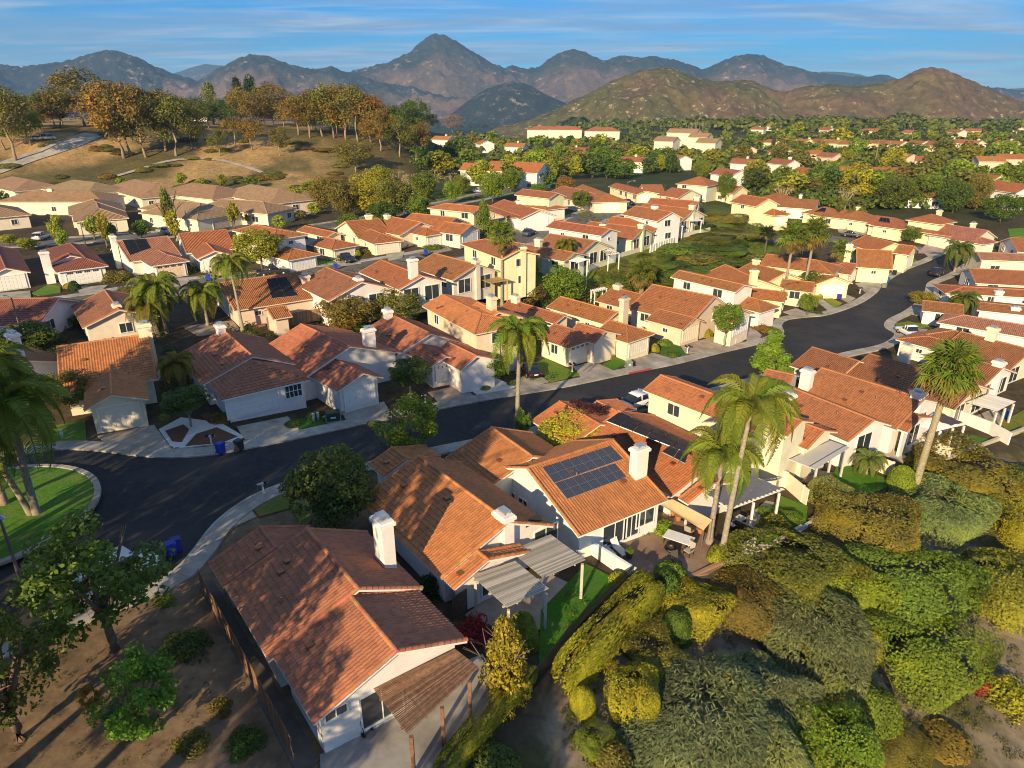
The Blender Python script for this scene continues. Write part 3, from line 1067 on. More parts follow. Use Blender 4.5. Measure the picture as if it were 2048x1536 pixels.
        storeys = (1.55,) if b.ze < 4 else (1.5, 4.25)
        for zc in storeys:
            k = int(ln // 4.6)
            for i in range(k):
                if STYLE.random() < .25: continue
                s = (i + .5) / k + STYLE.uniform(-.05, .05)
                if inside_other(p0.lerp(p1, s) + n * .4, bi): continue
                ww, hh = STYLE.choice(((1.5, 1.2), (1.8, 1.3), (1.2, 1.2), (0.9, .6)))
                fm, pm = window_mesh(ww, hh, 2)
                put(('window', 'pane'), (fm, pm), s, base + zc, ((.8, .79, .76), (1, 1, 1)))
    for c in ch:
        T, x, y = c[:3]
        if len(c) > 4:                           # against a side wall
            zt = base + c[3]
            q = W(*px(T, x, y), zt)
        else:                                    # on the ridge: the height that puts it there
            def off(h):
                q = W(*px(T, x, y), base + h)
                return min((abs((q - b.a).dot(b.n)) + 2 * max(0, -(q - b.a).dot(b.d) + .6, (q - b.a).dot(b.d) - b.len + .6)) - .4 * (b.zr > BL[0].zr - .3) for b in BL)
            zt = base + min((BL[0].zr + k * .1 for k in range(3, 22)), key=off)
            q = W(*px(T, x, y), zt)
        chimney_at(root, q, zt, math.atan2(BL[0].d.y, BL[0].d.x) + (math.pi / 2 if len(c) > 4 else 0), tuple(min(.84, k * 1.02) for k in wc), base=base - 1)
    for s in solar:
        solar_panels(root, BL[s[0]], s[1], s[2], s[3], s[4], s[5] if len(s) > 5 else False)
    HOUSES.append((root, BL, c0))
    return root, BL
def on_plane(Q, p):
    """photo pixel -> point on the plane of quad Q"""
    n = (Q[1] - Q[0]).cross(Q[3] - Q[0]).normalized()
    if n.length < .5: n = (Q[1] - Q[0]).cross(Q[2] - Q[0]).normalized()
    d = Vector(ray(*p))
    o = Vector((0, 0, CH))
    return o + d * ((Q[0] - o).dot(n) / d.dot(n)), n
def solar_panels(root, b, side, corners, nx, ny, plain=False):
    """corners: four photo pixels of the array, in order"""
    Qs = roof_planes(b)
    Q = Qs[0] if side > 0 else Qs[1]
    P = []
    for c in corners:
        q, n = on_plane(Q, c)
        if n.z < 0: n = -n
        P.append(q + n * .16)
    # square the array with the roof
    u = (P[1] - P[0]).normalized()
    for i in range(nx):
        for j in range(ny):
            g = .03
            f = lambda a, c: P[0].lerp(P[1], a).lerp(P[3].lerp(P[2], a), c)
            ds, dt = .012 / 1, .012 / 1
            q = [f((i + g) / nx, (j + g) / ny), f((i + 1 - g) / nx, (j + g) / ny), f((i + 1 - g) / nx, (j + 1 - g) / ny), f((i + g) / nx, (j + 1 - g) / ny)]
            V = [tuple(v) for v in q] + [tuple(v - n * .045) for v in q]
            if (q[1] - q[0]).cross(q[2] - q[0]).dot(n) < 0: top, fl = (0, 3, 2, 1), -1
            else: top, fl = (0, 1, 2, 3), 1
            F = [top, (0, 4, 5, 1), (1, 5, 6, 2), (2, 6, 7, 3), (3, 7, 4, 0)]
            uv = [(0, 0), (1, 0), (1, 1), (0, 1)] * 2
            o = mobj('solar_panel', mesh_data('solar_panel', V, F, M_BLACK if plain else M_SOLAR, False, uv), root)
            V2 = [tuple(v - n * .12) for v in q] + [tuple(v - n * .046) for v in q]
            mf = mobj('panel_frame', mesh_data('panel_frame', V2, [(0, 1, 5, 4), (1, 2, 6, 5), (2, 3, 7, 6), (3, 0, 4, 7)], M_METAL), o, (.5, .5, .52))
def K(t, r, e=4.5, e2=None, ends='gg', ze=2.45, f='', **k): return dict(t=t, r=r, e=e, e2=e2, ends=ends, ze=ze, f=f, **k)

def wblock(c, ang, length, w, ze, ends='gg', pitch=.36, base=None):
    """a block placed in metres: centre of the ridge, heading of its front (0 = straight towards the camera)"""
    b = Block()
    b.d = Vector((math.sin(ang), -math.cos(ang), 0))
    b.n = Vector((-b.d.y, b.d.x, 0))
    b.base = terrain(c[0], c[1]) if base is None else base
    b.ze, b.zr, b.ends, b.wl, b.wr, b.len = ze, ze + w * pitch, ends, w, w, length
    z = b.base + b.zr
    b.a = Vector((c[0], c[1], z)) - b.d * length / 2
    b.c = Vector((c[0], c[1], z)) + b.d * length / 2
    return b

# front row, between the street and the planted slope (nearest first)
F1, F1B = house('nearest white house with maroon tile roof and slatted wood pergola at the front', 'r', 'w', [
    K('H', (35, 283, 310, 602), (1200, 620), (640, 590), te='P') if False else K('P', (613.4, 1058, 718, 1180), (457.8, 1186.5), (843, 1176), ze=2.7),
    K('P', (703, 1190, 792, 1307), (625.7, 1453.6), (948, 1296), ze=2.7, f=''),
    K('P', (521, 1055, 552, 1098), (393, 1080), 3.2, ze=2.7, f='g')], ch=[('P', 764, 1030, 6.0)], caps=True, auto=False)
F2, F2B = house('white house with two pale patio covers and round gable window', 'o', 'w', [
    K('P', (836, 913, 1018, 1046), (905, 1179), (1109, 1054)),
    K('P', (957, 1103, 975, 1122), (905, 1179), 3.4),
    K('P', (783, 896, 815, 920), (732, 925), 3.2, f='g')], ch=[('P', 1008, 1020, 6.3)], caps=True, auto=False)
F3, F3B = house('white house with blue solar array on its orange roof', 'o', 'w', [
    K('Y4', (985, 805, 1880, 510), (1530, 1500), (540, 825)),
    K('Y4', (670, 375, 1010, 700), (80, 555), 4.4, f='g')], ch=[('Y5', 412, 560, 6.6)], caps=True, auto=False,
    solar=[(0, -1, [px('Y4', 1145, 805), px('Y4', 1835, 585), px('Y4', 1965, 720), px('Y4', 1265, 965)], 8, 2), (0, -1, [px('Y4', 1270, 968), px('Y4', 1880, 765), px('Y4', 2005, 905), px('Y4', 1400, 1130)], 7, 2)])
F4, F4B = house('orange roofed house with flat black roof panels beside the twin palms', 'o', 'w', [
    K('Y5', (190, 215, 1180, 735), (610, 1015)),
    K('Y5', (1050, 905, 1150, 965), (920, 1185), 3.5),
    K('Y4', (1310, 120, 1760, 350), (1040, 330), 4.0, f='g'),
    K('Y4', (1705, 112, 1915, 218), (1620, 195), 2.8)],
    solar=[(0, 1, [px('Y5', 60, 330), px('Y5', 190, 240), px('Y5', 940, 575), px('Y5', 890, 655)], 2, 6, True), (0, 1, [px('Y5', 630, 645), px('Y5', 700, 590), px('Y5', 900, 670), px('Y5', 870, 765)], 2, 2, True)])
F5, F5B = house('tall two-storey cream house with arched upper window behind the palms', 'o', 'c', [
    K('Z8', (105, 565, 1290, 995), (-68, 720), ze=5.3),
    K('Z8', (1250, 925, 1560, 1035), (1395, 1190), ze=5.3),
    K('Z8', (1590, 1075, 1800, 1130), 2.4, ze=3.0)])
F6, F6B = house('brown roofed house with square chimney next to the tall cream house', 'd', 'w', [
    K('Z8', (1170, 585, 520, 1030), (285, 1270), (755, 1105), t2='Z7', te='Z7', f='P'),
    K('Z8', (1190, 505, 1480, 565), 4.0, f='g')], ch=[('Z8', 1430, 730, 6.5)])
F7, F7B = house('brown roofed house with white pergola and the tall fan palm in front', 'd', 'w', [
    K('Z8', (1750, 490, 1030, 815), (835, 1160), t2='Z7', te='Z7'),
    K('Z7', (880, 955, 985, 1005), (835, 1160), 3.2, f='P')], ch=[('Z8', 1625, 490, 6.6), ('Z7', 980, 715, 5.9)])
F8, F8B = house('brown roofed house whose gable carries a pale shade pergola, right of the fan palm', 'd', 'c', [
    K('Z7', (460, 345, 1585, 668), (1360, 930), f='P'),
    K('Z8', (1640, 285, 380, 415), 4.2, t2='Z7', f='g')], ch=[('Z7', 860, 240, 6.6)])
F9, F9B = house('brown roofed house with two white chimneys beyond the fan palm crown', 'd', 'w', [
    K('Z7', (1230, 325, 1840, 490), (1740, 750), f='P'),
    K('Z7', (1060, 170, 1300, 225), (840, 235), 4.0, ends='hg')], ch=[('Z7', 1805, 405, 5.9)])
F10, F10B = house('brown roofed house with mottled tiles behind the white pickup', 'd', 'c', [
    K('Z7', (1400, 120, 2140, 310), (2040, 560), f='P'), K('Z7', (1330, 110, 1420, 128), 4.0, ends='hg')], ch=[('Z7', 1745, 62, 6.6)])
house('pinkish roofed house with wide hip end above the kerbside lawn', 'p', 'w', [
    K('Z6', (1430, 1180, 2350, 1330), (1830, 1370), ends='hg')], ch=[])
house('brown roofed house with low front gable left of the feathery palm', 'd', 'w', [
    K('Z6', (1560, 1045, 2300, 1120), (1900, 1165), 5), K('Z6', (1015, 1040, 1420, 1062), (970, 1145), 3.4, f='g')], ch=[('Z6', 1970, 1085, 6.4)])
house('dark brown roofed house with a single chimney behind the feathery palm', 'd', 'w', [
    K('Z6', (1430, 890, 2250, 930), (1600, 975), 5, ends='hg')], ch=[('Z6', 1800, 915, 6.4)])
house('long pink roofed house with deep white eave at the right edge', 'p', 'c', [
    K('Z6', (1560, 748, 2250, 790), (1700, 850), 5)], ch=[('Z6', 1985, 760, 6.2)])
house('narrow brown roofed house behind the long pink roof', 'd', 'w', [K('Z6', (1480, 700, 2200, 735), 4.5)])
house('pink roofed house with long cream side wall striped by palm shadows', 'p', 'c', [
    K('Z6', (1560, 535, 2250, 560), (1800, 620), 5, ze=3.4)])
house('dark roofed house half cut by the right edge beyond the lawn', 'd', 'w', [K('Z6', (1900, 385, 2250, 400), (1960, 530), 6)])

# left side of the street, garages towards us
house('orange ribbed roof house with cream garage at the far left', 'b', 'c', [
    K('D', (330, 275, 870, 200), (945, 455)), K('D', (595, 385, 705, 545), (930, 575), (490, 665), f='G')], ch=[('D', 835, 125, 6.4)], door_col=(.72, .66, .55))
house('white house with hipped garage wing behind the round topiary tree', 'r', 'w', [
    K('Y3', (545, 205, 850, 475), (250, 675), (1285, 545)), K('Y3', (700, 400, 842, 532), (560, 960), (1470, 745), ends='gh', f='GS')],
    ch=[('Y3', 505, 130, 6.3)])
house('white gabled house with plain white garage door left of the clipped ficus', 'r', 'w', [
    K('Y3', (1340, 145, 1845, 375), 6.0), K('Y3', (1700, 488, 1945, 658), (1660, 835), (690, 1020), f='G') if False else K('P', (672, 715, 720, 748.5), (664.2, 783), (775, 759), f='G')],
    ch=[])
house('white house with tall slab chimney and windowed garage door beside the ficus', 'r', 'w', [
    K('Y1', (720, 350, 1135, 550), (270, 545), (1425, 625)), K('Y1', (1010, 640, 1290, 785), (1130, 890), (1525, 845), f='GW'), K('Y1', (1290, 640, 1625, 775), 2.8, (1690, 795))],
    ch=[('Y1', 490, 475, 6.8, 1), ('Y1', 690, 285, 6.2)])
house('two-storey beige house with hipped roof and blank side wall', 'o', 'b', [
    K('Y1', (1255, 150, 1655, 345), (1075, 283), 4.2, ends='gh', ze=5.3), K('Y1', (1600, 232, 1850, 330), 3.4, ends='gg', ze=5.0),
    K('Y1', (1745, 608, 1990, 575), (1720, 725), 2.8, ends='hg')], ch=[('Y1', 1755, 150, 7.6)])
house('cream house with salmon roof and palm shadow, black car on its drive', 'r', 'c', [
    K('Y2', (205, 205, 770, 365), (105, 285), (970, 440)), K('Y2', (670, 445, 805, 500), (765, 715), (1150, 615), ends='gh', f='GW'), K('Y2', (900, 440, 1180, 525), 3.0, (1255, 575))],
    ch=[('Y2', 262, 145, 6.2)], door_col=(.74, .68, .56))
house('cream house with brown hipped garage wing beside the red kerb', 'o', 'c', [
    K('Y2', (720, 170, 1310, 330), (550, 275)), K('Y2', (1230, 410, 1395, 460), (1385, 645), (1720, 560), ends='gh', f='G')], door_col=(.74, .68, .56))
house('peach house with wide gabled garage and cream slab chimney', 'o', 'p', [
    K('Y2', (1250, 75, 1860, 220), (1040, 205)), K('Z5', (0, 1110, 345, 1215), (195, 1330), (475, 1250), f='G')], ch=[('Y2', 1380, 170, 6.8, 1), ('Y2', 1310, 35, 5.9)], door_col=(.76, .66, .52))
house('brown roofed house behind the clipped ball tree', 'o', 'c', [
    K('Z4', (1560, 1070, 570, 990), (280, 1090), 5, t2='Z5'), K('Z5', (640, 1075, 850, 1130), 3.6, (970, 1190), f='G')])
house('two-storey white house with long plain upper wall above the clipped ball tree', 'o', 'w', [
    K('Z5', (195, 722, 868, 872), (790, 950), 3.6, ze=5.2), K('Z5', (900, 995, 1000, 1015), (860, 1115), 2.4, ends='gh')], ch=[('Z5', 565, 840, 5.6, 1)])
house('yellow garage gable house beside the street lamp', 'o', 'y', [
    K('Z5', (665, 662, 1020, 820), 5), K('Z5', (910, 900, 1305, 945), (1230, 1045), (1380, 990), f='G')], ch=[('Z5', 970, 705, 6.5, 1)])
house('yellow garage gable house between the two tall fan palms', 'o', 'y', [
    K('Z5', (930, 640, 1290, 745), 5), K('Z5', (1250, 810, 1590, 845), (1520, 945), (1655, 890), f='G')], ch=[('Z5', 990, 600, 6)])
house('two-storey hip roofed house behind the twin fan palm trunks', 'o', 'y', [
    K('Z5', (1090, 555, 1600, 615), 3.8, ends='gh', ze=3.9), K('Z5', (1730, 760, 1800, 790), 3.2, ends='hg', f='G')], solar=[])
house('small hip roofed house with salmon tiles left of the curbside tree', 'r', 'c', [K('Z6', (220, 640, 340, 655), (330, 775), ends='hg', f='G')], solar=[])
house('brown roofed house facing the bend with pale garage gable', 'o', 'y', [K('Z6', (330, 500, 700, 522), (680, 580), 4.5, f='G')], ch=[('Z6', 265, 440, 6)])
house('two-storey house with long roof behind the bend', 'o', 'y', [K('Z6', (420, 365, 730, 440), 4.2, ze=3.4), K('Z6', (770, 455, 935, 475), 3.2, ze=3.4, f='G')])

# second row along the upper street
house('white gabled house with purple shaded roof cut by the left edge', 'm', 'w', [K('Z1', (-40, 470, 60, 700), (338, 785), f='G')])
house('white house with hipped garage wing and small lawn', 'm', 'w', [
    K('Z1', (718, 442, 882, 602), (1155, 715), 5.0, ends='gh', f='GW'), K('Z1', (700, 545, 725, 570), 3.5, ends='gg')], ch=[('Z1', 440, 515, 5.4, 1)])
house('white house with black solar panels and peach garage wing', 'p', 'w', [
    K('Z1', (1190, 430, 1720, 370), (1290, 640)), K('Z1', (1620, 505, 1700, 562), (1960, 655), (1490, 650), ends='gh', f='GW')], ch=[('Z1', 1145, 350, 6.0, 1)], door_col=(.72, .56, .42),
    solar=[(0, -1, [px('Z1', 1250, 418), px('Z1', 1490, 402), px('Z1', 1545, 495), px('Z1', 1330, 572)], 2, 3, True)])
house('white house with broad orange roof above the tan pickup', 'o', 'w', [
    K('Z2', (85, 345, 580, 302), (205, 545)), K('Z2', (345, 440, 490, 520), (315, 615), f='G')])
house('two-storey white house behind the leafy street tree', 'o', 'w', [
    K('Z2', (880, 255, 1090, 300), (725, 335), 4.2, ends='hh', ze=5.2), K('Z2', (1180, 480, 1260, 492), 3.0, (1390, 530), ends='gh', f='G')])
house('cream house with brown hipped garage above the dark parked car', 'o', 'c', [
    K('Z2', (1380, 265, 1690, 330), (1270, 310)), K('Z2', (1560, 378, 1705, 402), (1665, 505), ends='gh', f='G')], door_col=(.74, .68, .56))
house('white gabled house with brown hipped wing and blank cream garage', 'o', 'c', [
    K('Z3', (50, 425, 400, 392), (220, 600)), K('Z3', (270, 508, 460, 543), (435, 650), ends='gh', f='G')], ch=[('Z3', 290, 345, 6)], door_col=(.72, .64, .52))
house('cream house with hipped wing next to the clipped hedge', 'o', 'c', [
    K('Z3', (500, 372, 830, 432), 5), K('Z3', (780, 470, 885, 495), (880, 585), ends='gh', f='G')], ch=[('Z3', 480, 345, 6)])
house('cream house with front gable beside the conical tree', 'o', 'c', [
    K('Z3', (740, 340, 1190, 388), 5), K('Z3', (1090, 428, 1340, 462), 3.4, f='G')])
house('two-storey yellow house with orange roof behind the conical tree', 'b', 'y', [K('Z3', (1090, 240, 1450, 275), (1000, 300), 4, ends='hg', ze=5.0)])
house('hip roofed house with white garage right of the conical tree', 'r', 'p', [K('Z3', (1480, 245, 1770, 345), (1790, 412), ends='gh', f='G')])
house('white garage gable house behind the small yellow shrub', 'r', 'w', [K('Z4', (40, 200, 400, 310), 4.2, f='G')], ch=[('Z4', 190, 205, 6)])
house('hip roofed house with garage left of the clipped street bush', 'r', 'y', [K('Z4', (200, 190, 470, 240), (430, 300), 4.2, ends='gh', f='G')])
house('two-storey cream house with long low roof behind the round street tree', 'r', 'y', [K('Z4', (230, 92, 590, 132), (140, 150), 3.6, ze=5.0)])
house('hip roofed house behind the round street tree', 'r', 'c', [K('Z4', (640, 60, 830, 100), 5, ends='gh', f='G')])
house('hip roofed house right of the round street tree', 'o', 'c', [K('Z4', (850, 45, 1080, 130), 4.6, ends='gh', f='G')])
house('yellow gabled house behind the upper street lamp', 'o', 'y', [K('Z4', (1190, 30, 1490, 110), (1420, 155), 4.6, f='G')])
house('house with broad salmon roof facing the end of the upper street', 'r', 'c', [K('Z4', (1450, 45, 1660, 45), (1560, 155), ends='gg')])
house('brown roofed house right of the broad salmon roof', 'o', 'c', [K('Z4', (1760, 75, 1960, 100), 5)], ch=[('Z4', 2020, 165, 6)])

# backs of the houses between the two streets
house('low house with dark maroon roof plane facing us at the left', 'm', 'w', [K('Z1', (-90, 1015, 600, 1005), (590, 1280))])
house('cream house with arched blue window and salmon roof behind the palms', 'r', 'c', [K('Z1', (1075, 925, 1222, 1125), (840, 1305), f='')], ch=[('Z1', 1185, 1050, 5.8)])
house('long peach house with black roof mat and back terrace', 'o', 'p', [
    K('Z2', (500, 850, 1350, 735), (1455, 1010)), K('Z2', (980, 1105, 1190, 1085), 2.0, ze=2.3)], ch=[('Z2', 1375, 755, 6.2)],
    solar=[(0, -1, [px('Z2', 985, 815), px('Z2', 1190, 797), px('Z2', 1310, 985), px('Z2', 1040, 1015)], 2, 3, True)])
house('salmon roofed house with white back gable above the leafy tree', 'r', 'w', [K('Z2', (1600, 690, 1965, 842), (1655, 1055), f='P')], ch=[('Z2', 1925, 780, 5.9)])
house('orange roofed house with white patio lattice at its back gable', 'o', 'w', [K('Z3', (420, 820, 845, 985), (610, 1130), f='P')], ch=[('Z3', 740, 790, 6.5, 1)])
house('orange roofed house with tan patio awning at its back gable', 'o', 'g', [K('Z3', (960, 750, 1405, 868), (1215, 1050), (1590, 925), f='P')], ch=[('Z3', 1388, 805, 6.0)])
house('two-storey cream house with blank side wall left of the big fan palm', 'o', 'y', [K('Z3', (1490, 605, 1830, 720), (1450, 735), 4.0, ze=5.2, ends='hg')], ch=[('Z3', 1865, 665, 7.4)])
house('salmon roofed house with white lattice over its terrace on the bank', 'r', 'c', [K('Z4', (510, 550, 985, 622), (790, 780), f='P'), K('Z4', (200, 610, 650, 765), (530, 860), 4.0, f='P')], ch=[('Z4', 395, 590, 6.4)])
house('two-storey white house with salmon roof standing above the bank', 'r', 'w', [K('Z4', (560, 415, 1130, 500), (450, 480), 3.6, ze=5.2)])
house('brown roofed house behind the fenced terrace on the bank', 'o', 'y', [K('Z4', (920, 425, 1480, 492), (1410, 625), f='P')], ch=[('Z4', 1450, 440, 6.2)])
house('brown roofed house with glazed gable on the bank edge', 'o', 'c', [K('Z4', (1150, 375, 1670, 432), (1590, 545), f='P')], ch=[('Z4', 1060, 440, 5.9)])
house('two-storey white house with brown roof and white balcony', 'o', 'w', [K('Z4', (1390, 265, 1765, 330), (1150, 335), 3.6, ze=5.0)], ch=[('Z4', 1585, 255, 7)])
house('brown roofed house with white patio roof above the bank top', 'o', 'c', [K('Z4', (1480, 240, 2000, 300), (1860, 430), f='P')], ch=[('Z4', 1970, 245, 6)])
house('brown roofed house with triangular pale dormer near the bank top', 'o', 'c', [K('Z4', (1540, 185, 2040, 215), 4.8)], ch=[('Z4', 2020, 160, 6.4)])
house('roof corner with white chimney at the left edge behind the palms', 'd', 'w', [K('P', (-60, 690, 20, 720), 5.0)], ch=[('P', 22, 662, 6.2)])

# tan roofed estate under the hill
tan = [('tan hip roofed house with two cream garages left of the road bend', (Z := 'Z2', (110, 10, 310, 30), (140, 190), 'hh', 'G')),
       ('tan hip roofed house with an open dark garage bay', ('Z1', (985, 20, 1010, 85), (1345, 225), 'hh', 'G')),
       ('tan roofed house cut by the left edge below the arched loggia', ('Z1', (-60, 60, 20, 110), (220, 275), 'hh', 'G'))]
for lb, (t, r, e, en, f) in tan: house(lb, 't', 'c', [K(t, r, e, None, en, 2.9, f), K(t, (r[0] - 60, r[1] - 25, r[0] + 20, r[1] - 8), 5.5, None, 'hh', 2.9)], door_col=(.62, .5, .4))
house('tan roofed clubhouse with arched loggia and wide low ridge', 't', 'c', [K('A', (180, 150, 530, 150), 5.5, None, 'hh', 3.4)], ch=[('A', 290, 135, 7)])
for lb, r, w in (('tan hip roofed house at the foot of the hill by the left edge', (70, 66, 170, 84), 6.5), ('second tan hip roofed house along the foot of the dry hill', (430, 86, 560, 100), 6.5),
                 ('third tan hip roofed house along the foot of the dry hill', (790, 82, 920, 112), 7), ('fourth tan hip roofed house along the foot of the dry hill', (1120, 104, 1270, 118), 7),
                 ('tan hip roofed house standing last below the hill path', (1470, 112, 1640, 140), 7), ('tan roofed house with tall pale entry tower by the road bend', (1310, 200, 1540, 214), 5)):
    house(lb, 't', 'c', [K('A', r, w, None, 'hh', 3.0)], auto=True)

# ------------------------------------------------------------------ houses farther off
def ordinal(n):
    if n > 29: return '%d%s' % (n + 1, {1: 'st', 2: 'nd', 3: 'rd'}.get((n + 1) % 10, 'th'))
    return ['first', 'second', 'third', 'fourth', 'fifth', 'sixth', 'seventh', 'eighth', 'ninth', 'tenth', 'eleventh', 'twelfth', '13th', '14th', '15th', '16th', '17th', '18th', '19th', '20th', '21st', '22nd', '23rd', '24th', '25th', '26th', '27th', '28th', '29th', '30th'][n]
def far_house(label, p, ang, ln, w, ze, roof, wall, ends='gg', wing=None, group=None, f='', chim=False, solar=None):
    q = G(*p)
    a = R(ang)
    d = Vector((math.sin(a), -math.cos(a), 0))
    c = Vector((q.x, q.y, 0)) - d * (ln / 2)
    rl = max(.6, ln - w * ends.count('h'))
    if ends == 'gh': c = c - d * (w / 2)
    bl = [dict(blk=wblock(c, a, rl, w, ze, ends, .42), f=f)]
    n = Vector((-d.y, d.x, 0))
    if wing:
        side, wl, ww, wze = wing
        c2 = c + n * (side * (w * .5)) + d * (ln / 2 + wl / 2 - 1.5)
        bl.append(dict(blk=wblock(c2 - d * ww, a, wl + 2, ww, wze, 'gh', base=bl[0]['blk'].base), f='G'))
    r, BL = house(label, roof, wall, bl, group=group, vents=0)
    if chim:
        cc = c + n * (w * .75)
        chimney_at(r, cc, BL[0].base + BL[0].zr + .9, a, WALL[wall], base=BL[0].base)
    if solar:
        Q = roof_planes(BL[0])[0 if BL[0].n.y < 0 else 1]
        u0, u1, v0, v1 = .3, .7, .25, .8
        g = lambda u, v: Q[0].lerp(Q[1], u).lerp(Q[3].lerp(Q[2], u), v)
        solar_panels(r, BL[0], 1 if BL[0].n.y < 0 else -1, [proj(g(u0, v0)), proj(g(u1, v0)), proj(g(u1, v1)), proj(g(u0, v1))], 3, 2, True)
    return r
far_house('cream hip roofed house with blue solar panels and hedge by the cul-de-sac', (1680, 452), 38, 9.5, 4.2, 2.7, 'o', 'y', 'hh', (-1, 3, 2.9, 2.6), solar=1)
far_house('cream house with tiled entry gable and chimney by the cul-de-sac', (1745, 462), 35, 9, 4.0, 2.7, 'o', 'y', 'gh', (-1, 3, 2.9, 2.6), chim=True)
far_house('salmon roofed house with dark solar panel behind the yard trees', (1815, 478), 36, 9, 4.2, 2.7, 'r', 'y', 'gh', (-1, 3, 2.9, 2.6), solar=1)
far_house('two-storey pale yellow house with arched porch at the cul-de-sac', (1888, 488), 32, 8.5, 3.9, 4.8, 'o', 'y', 'hh', (-1, 4, 2.9, 2.6), chim=True)
far_house('broad pink roofed house with bare garage beside the striped wall', (1965, 506), 30, 11, 5.2, 2.7, 'p', 'c', 'gg', (-1, 3, 3.0, 2.6), chim=True)
far_house('two-storey cream house with arched window at the top of the bank', (1530, 455), 25, 10, 4.2, 4.8, 'o', 'y', 'gg', (1, 4, 3, 2.7))
far_house('pale house with brown roof at the head of the planted bank', (1480, 412), 40, 10, 4.5, 3, 'o', 'y', 'gg', None, chim=True)
far_house('hip roofed cream house behind the arched window house', (1580, 424), 30, 10, 5, 3.0, 'o', 'y', 'hh')
far_house('white house with brown gabled roof behind the twiggy tree', (1632, 436), 60, 11, 5, 3, 'd', 'w', 'gg', None, chim=True)
SHORT = {}
rows = [('two-storey white orange-roofed house in the near treed row, %s from its left', 'orange roofed houses among the trees', [(905, 300, 70, 'w'), (975, 306, 20, 'w'), (1052, 312, 75, 'w'), (1172, 322, 80, 'w'), (1292, 345, 60, 'w'), (1368, 341, 25, 'w'), (1478, 380, 28, 'w'), (1515, 350, 60, 'w'), (1585, 352, 25, 'w')], 12, 4.8, 4.8),
        ('cream gable-fronted house in the long far row, %s from its left', 'gable fronted houses in the long far row', [(1558, 298, 20, 'y'), (1590, 298, 20, 'y'), (1618, 298, 22, 'y'), (1650, 298, 15, 'y'), (1680, 300, 20, 'y'), (1711, 303, 22, 'y'), (1746, 300, 60, 'y'), (1778, 302, 20, 'y'), (1808, 304, 20, 'y'), (1849, 304, 22, 'y'), (1884, 306, 20, 'y'), (1925, 300, 60, 'y'), (1960, 303, 20, 'y')], 11, 4.8, 4.0),
        ('cream house in the back row under the far palms, %s from its left', 'houses under the far palms', [(1530, 268, 60, 'c'), (1560, 262, 60, 'c'), (1665, 270, 20, 'c'), (1730, 274, 75, 'c'), (1755, 272, 75, 'c'), (1830, 276, 20, 'c'), (1925, 275, 20, 'c'), (1960, 272, 60, 'c'), (1998, 280, 20, 'c'), (2040, 268, 20, 'c')], 12, 5.0, 3.8),
        ('two-storey peach house in the leafy right-hand row, %s from its left', 'houses in the leafy right-hand row', [(1500, 316, 20, 'p'), (1575, 322, 25, 'p'), (1640, 325, 70, 'p'), (1675, 333, 25, 'p'), (1822, 336, 25, 'p'), (1880, 342, 65, 'p'), (2000, 342, 70, 'p'), (2045, 338, 60, 'p'), (2030, 305, 25, 'p')], 11, 4.6, 4.4)]
for lb, grp, P, ln, w, ze in rows:
    for i, (x, y, a, wc) in enumerate(P):
        hr = far_house(lb % ordinal(i), (x, y), a + STYLE.uniform(-8, 8), ln, w, ze, STYLE.choice('oobr'), wc, 'gg', None, grp, chim=STYLE.random() < .5)
        SHORT[hr.name] = '%s house of the %s' % (ordinal(i), {'two': 'near treed row', 'cre': 'long far row', 'two-storey p': 'leafy right-hand row'}.get(lb[:12] if 'peach' in lb else lb[:3], 'row') if 'back row' not in lb else 'back row under the palms')
far_house('large two-storey house with twin orange roofs behind the two round trees', (1090, 378), 65, 20, 6.5, 5.4, 'b', 'w', 'gg', None)
far_house('white wing with steep orange roof left of the slim cypress', (1005, 372), 70, 14, 5, 5.0, 'b', 'w', 'gg')
far_house('large brown roofed house above the dark round trees at right', (1795, 372), 70, 22, 6, 4.6, 'o', 'w', 'gg')
far_house('white two-storey house with pale gable at the right edge', (1990, 400), 25, 12, 6, 5.4, 'o', 'w', 'gg')
far_house('white house with steep gable cut by the right edge', (2052, 420), 15, 12, 5.5, 5.2, 'o', 'w', 'gg')
far_house('orange roofed house half hidden in the dark trees at right', (1890, 415), 70, 14, 5, 3.2, 'b', 'w', 'gg')
far_house('white house behind the twiggy pale trees', (1640, 378), 25, 12, 5.2, 5.0, 'o', 'w', 'gg')
far_house('hip roofed cream house with square upper floor above the street', (1425, 402), 50, 10, 5, 4.8, 'o', 'c', 'hh')
for i, (x, y, a) in enumerate(((1120, 274, 82), (1165, 276, 82), (1240, 280, 80))):
    far_house('long low apartment block in the far trees, %s from the left' % ordinal(i), (x, y), a, 30, 7, 7, 'r', 'c', 'hh', None, 'apartment blocks in the far trees')
for i, (x, y, h) in enumerate(((1352, 312, 8.5), (1372, 300, 11), (1395, 303, 11.5), (1418, 306, 9.5), (1436, 312, 7.5))):
    far_house('cream stepped apartment block below the tall palm line, %s from the left' % ordinal(i), (x, y), 55, 13, 6, h, 'c' if False else 't', 'c', 'gg', None, 'stepped cream apartment blocks')
for i, (x, y) in enumerate(((395, 240), (430, 243), (465, 243))):
    far_house('white flat-walled building glimpsed through the hilltop trees, %s from the left' % ordinal(i), (x, y), 70, 16, 6, 5.5, 't', 'w', 'hh', None, 'white buildings on the hilltop')

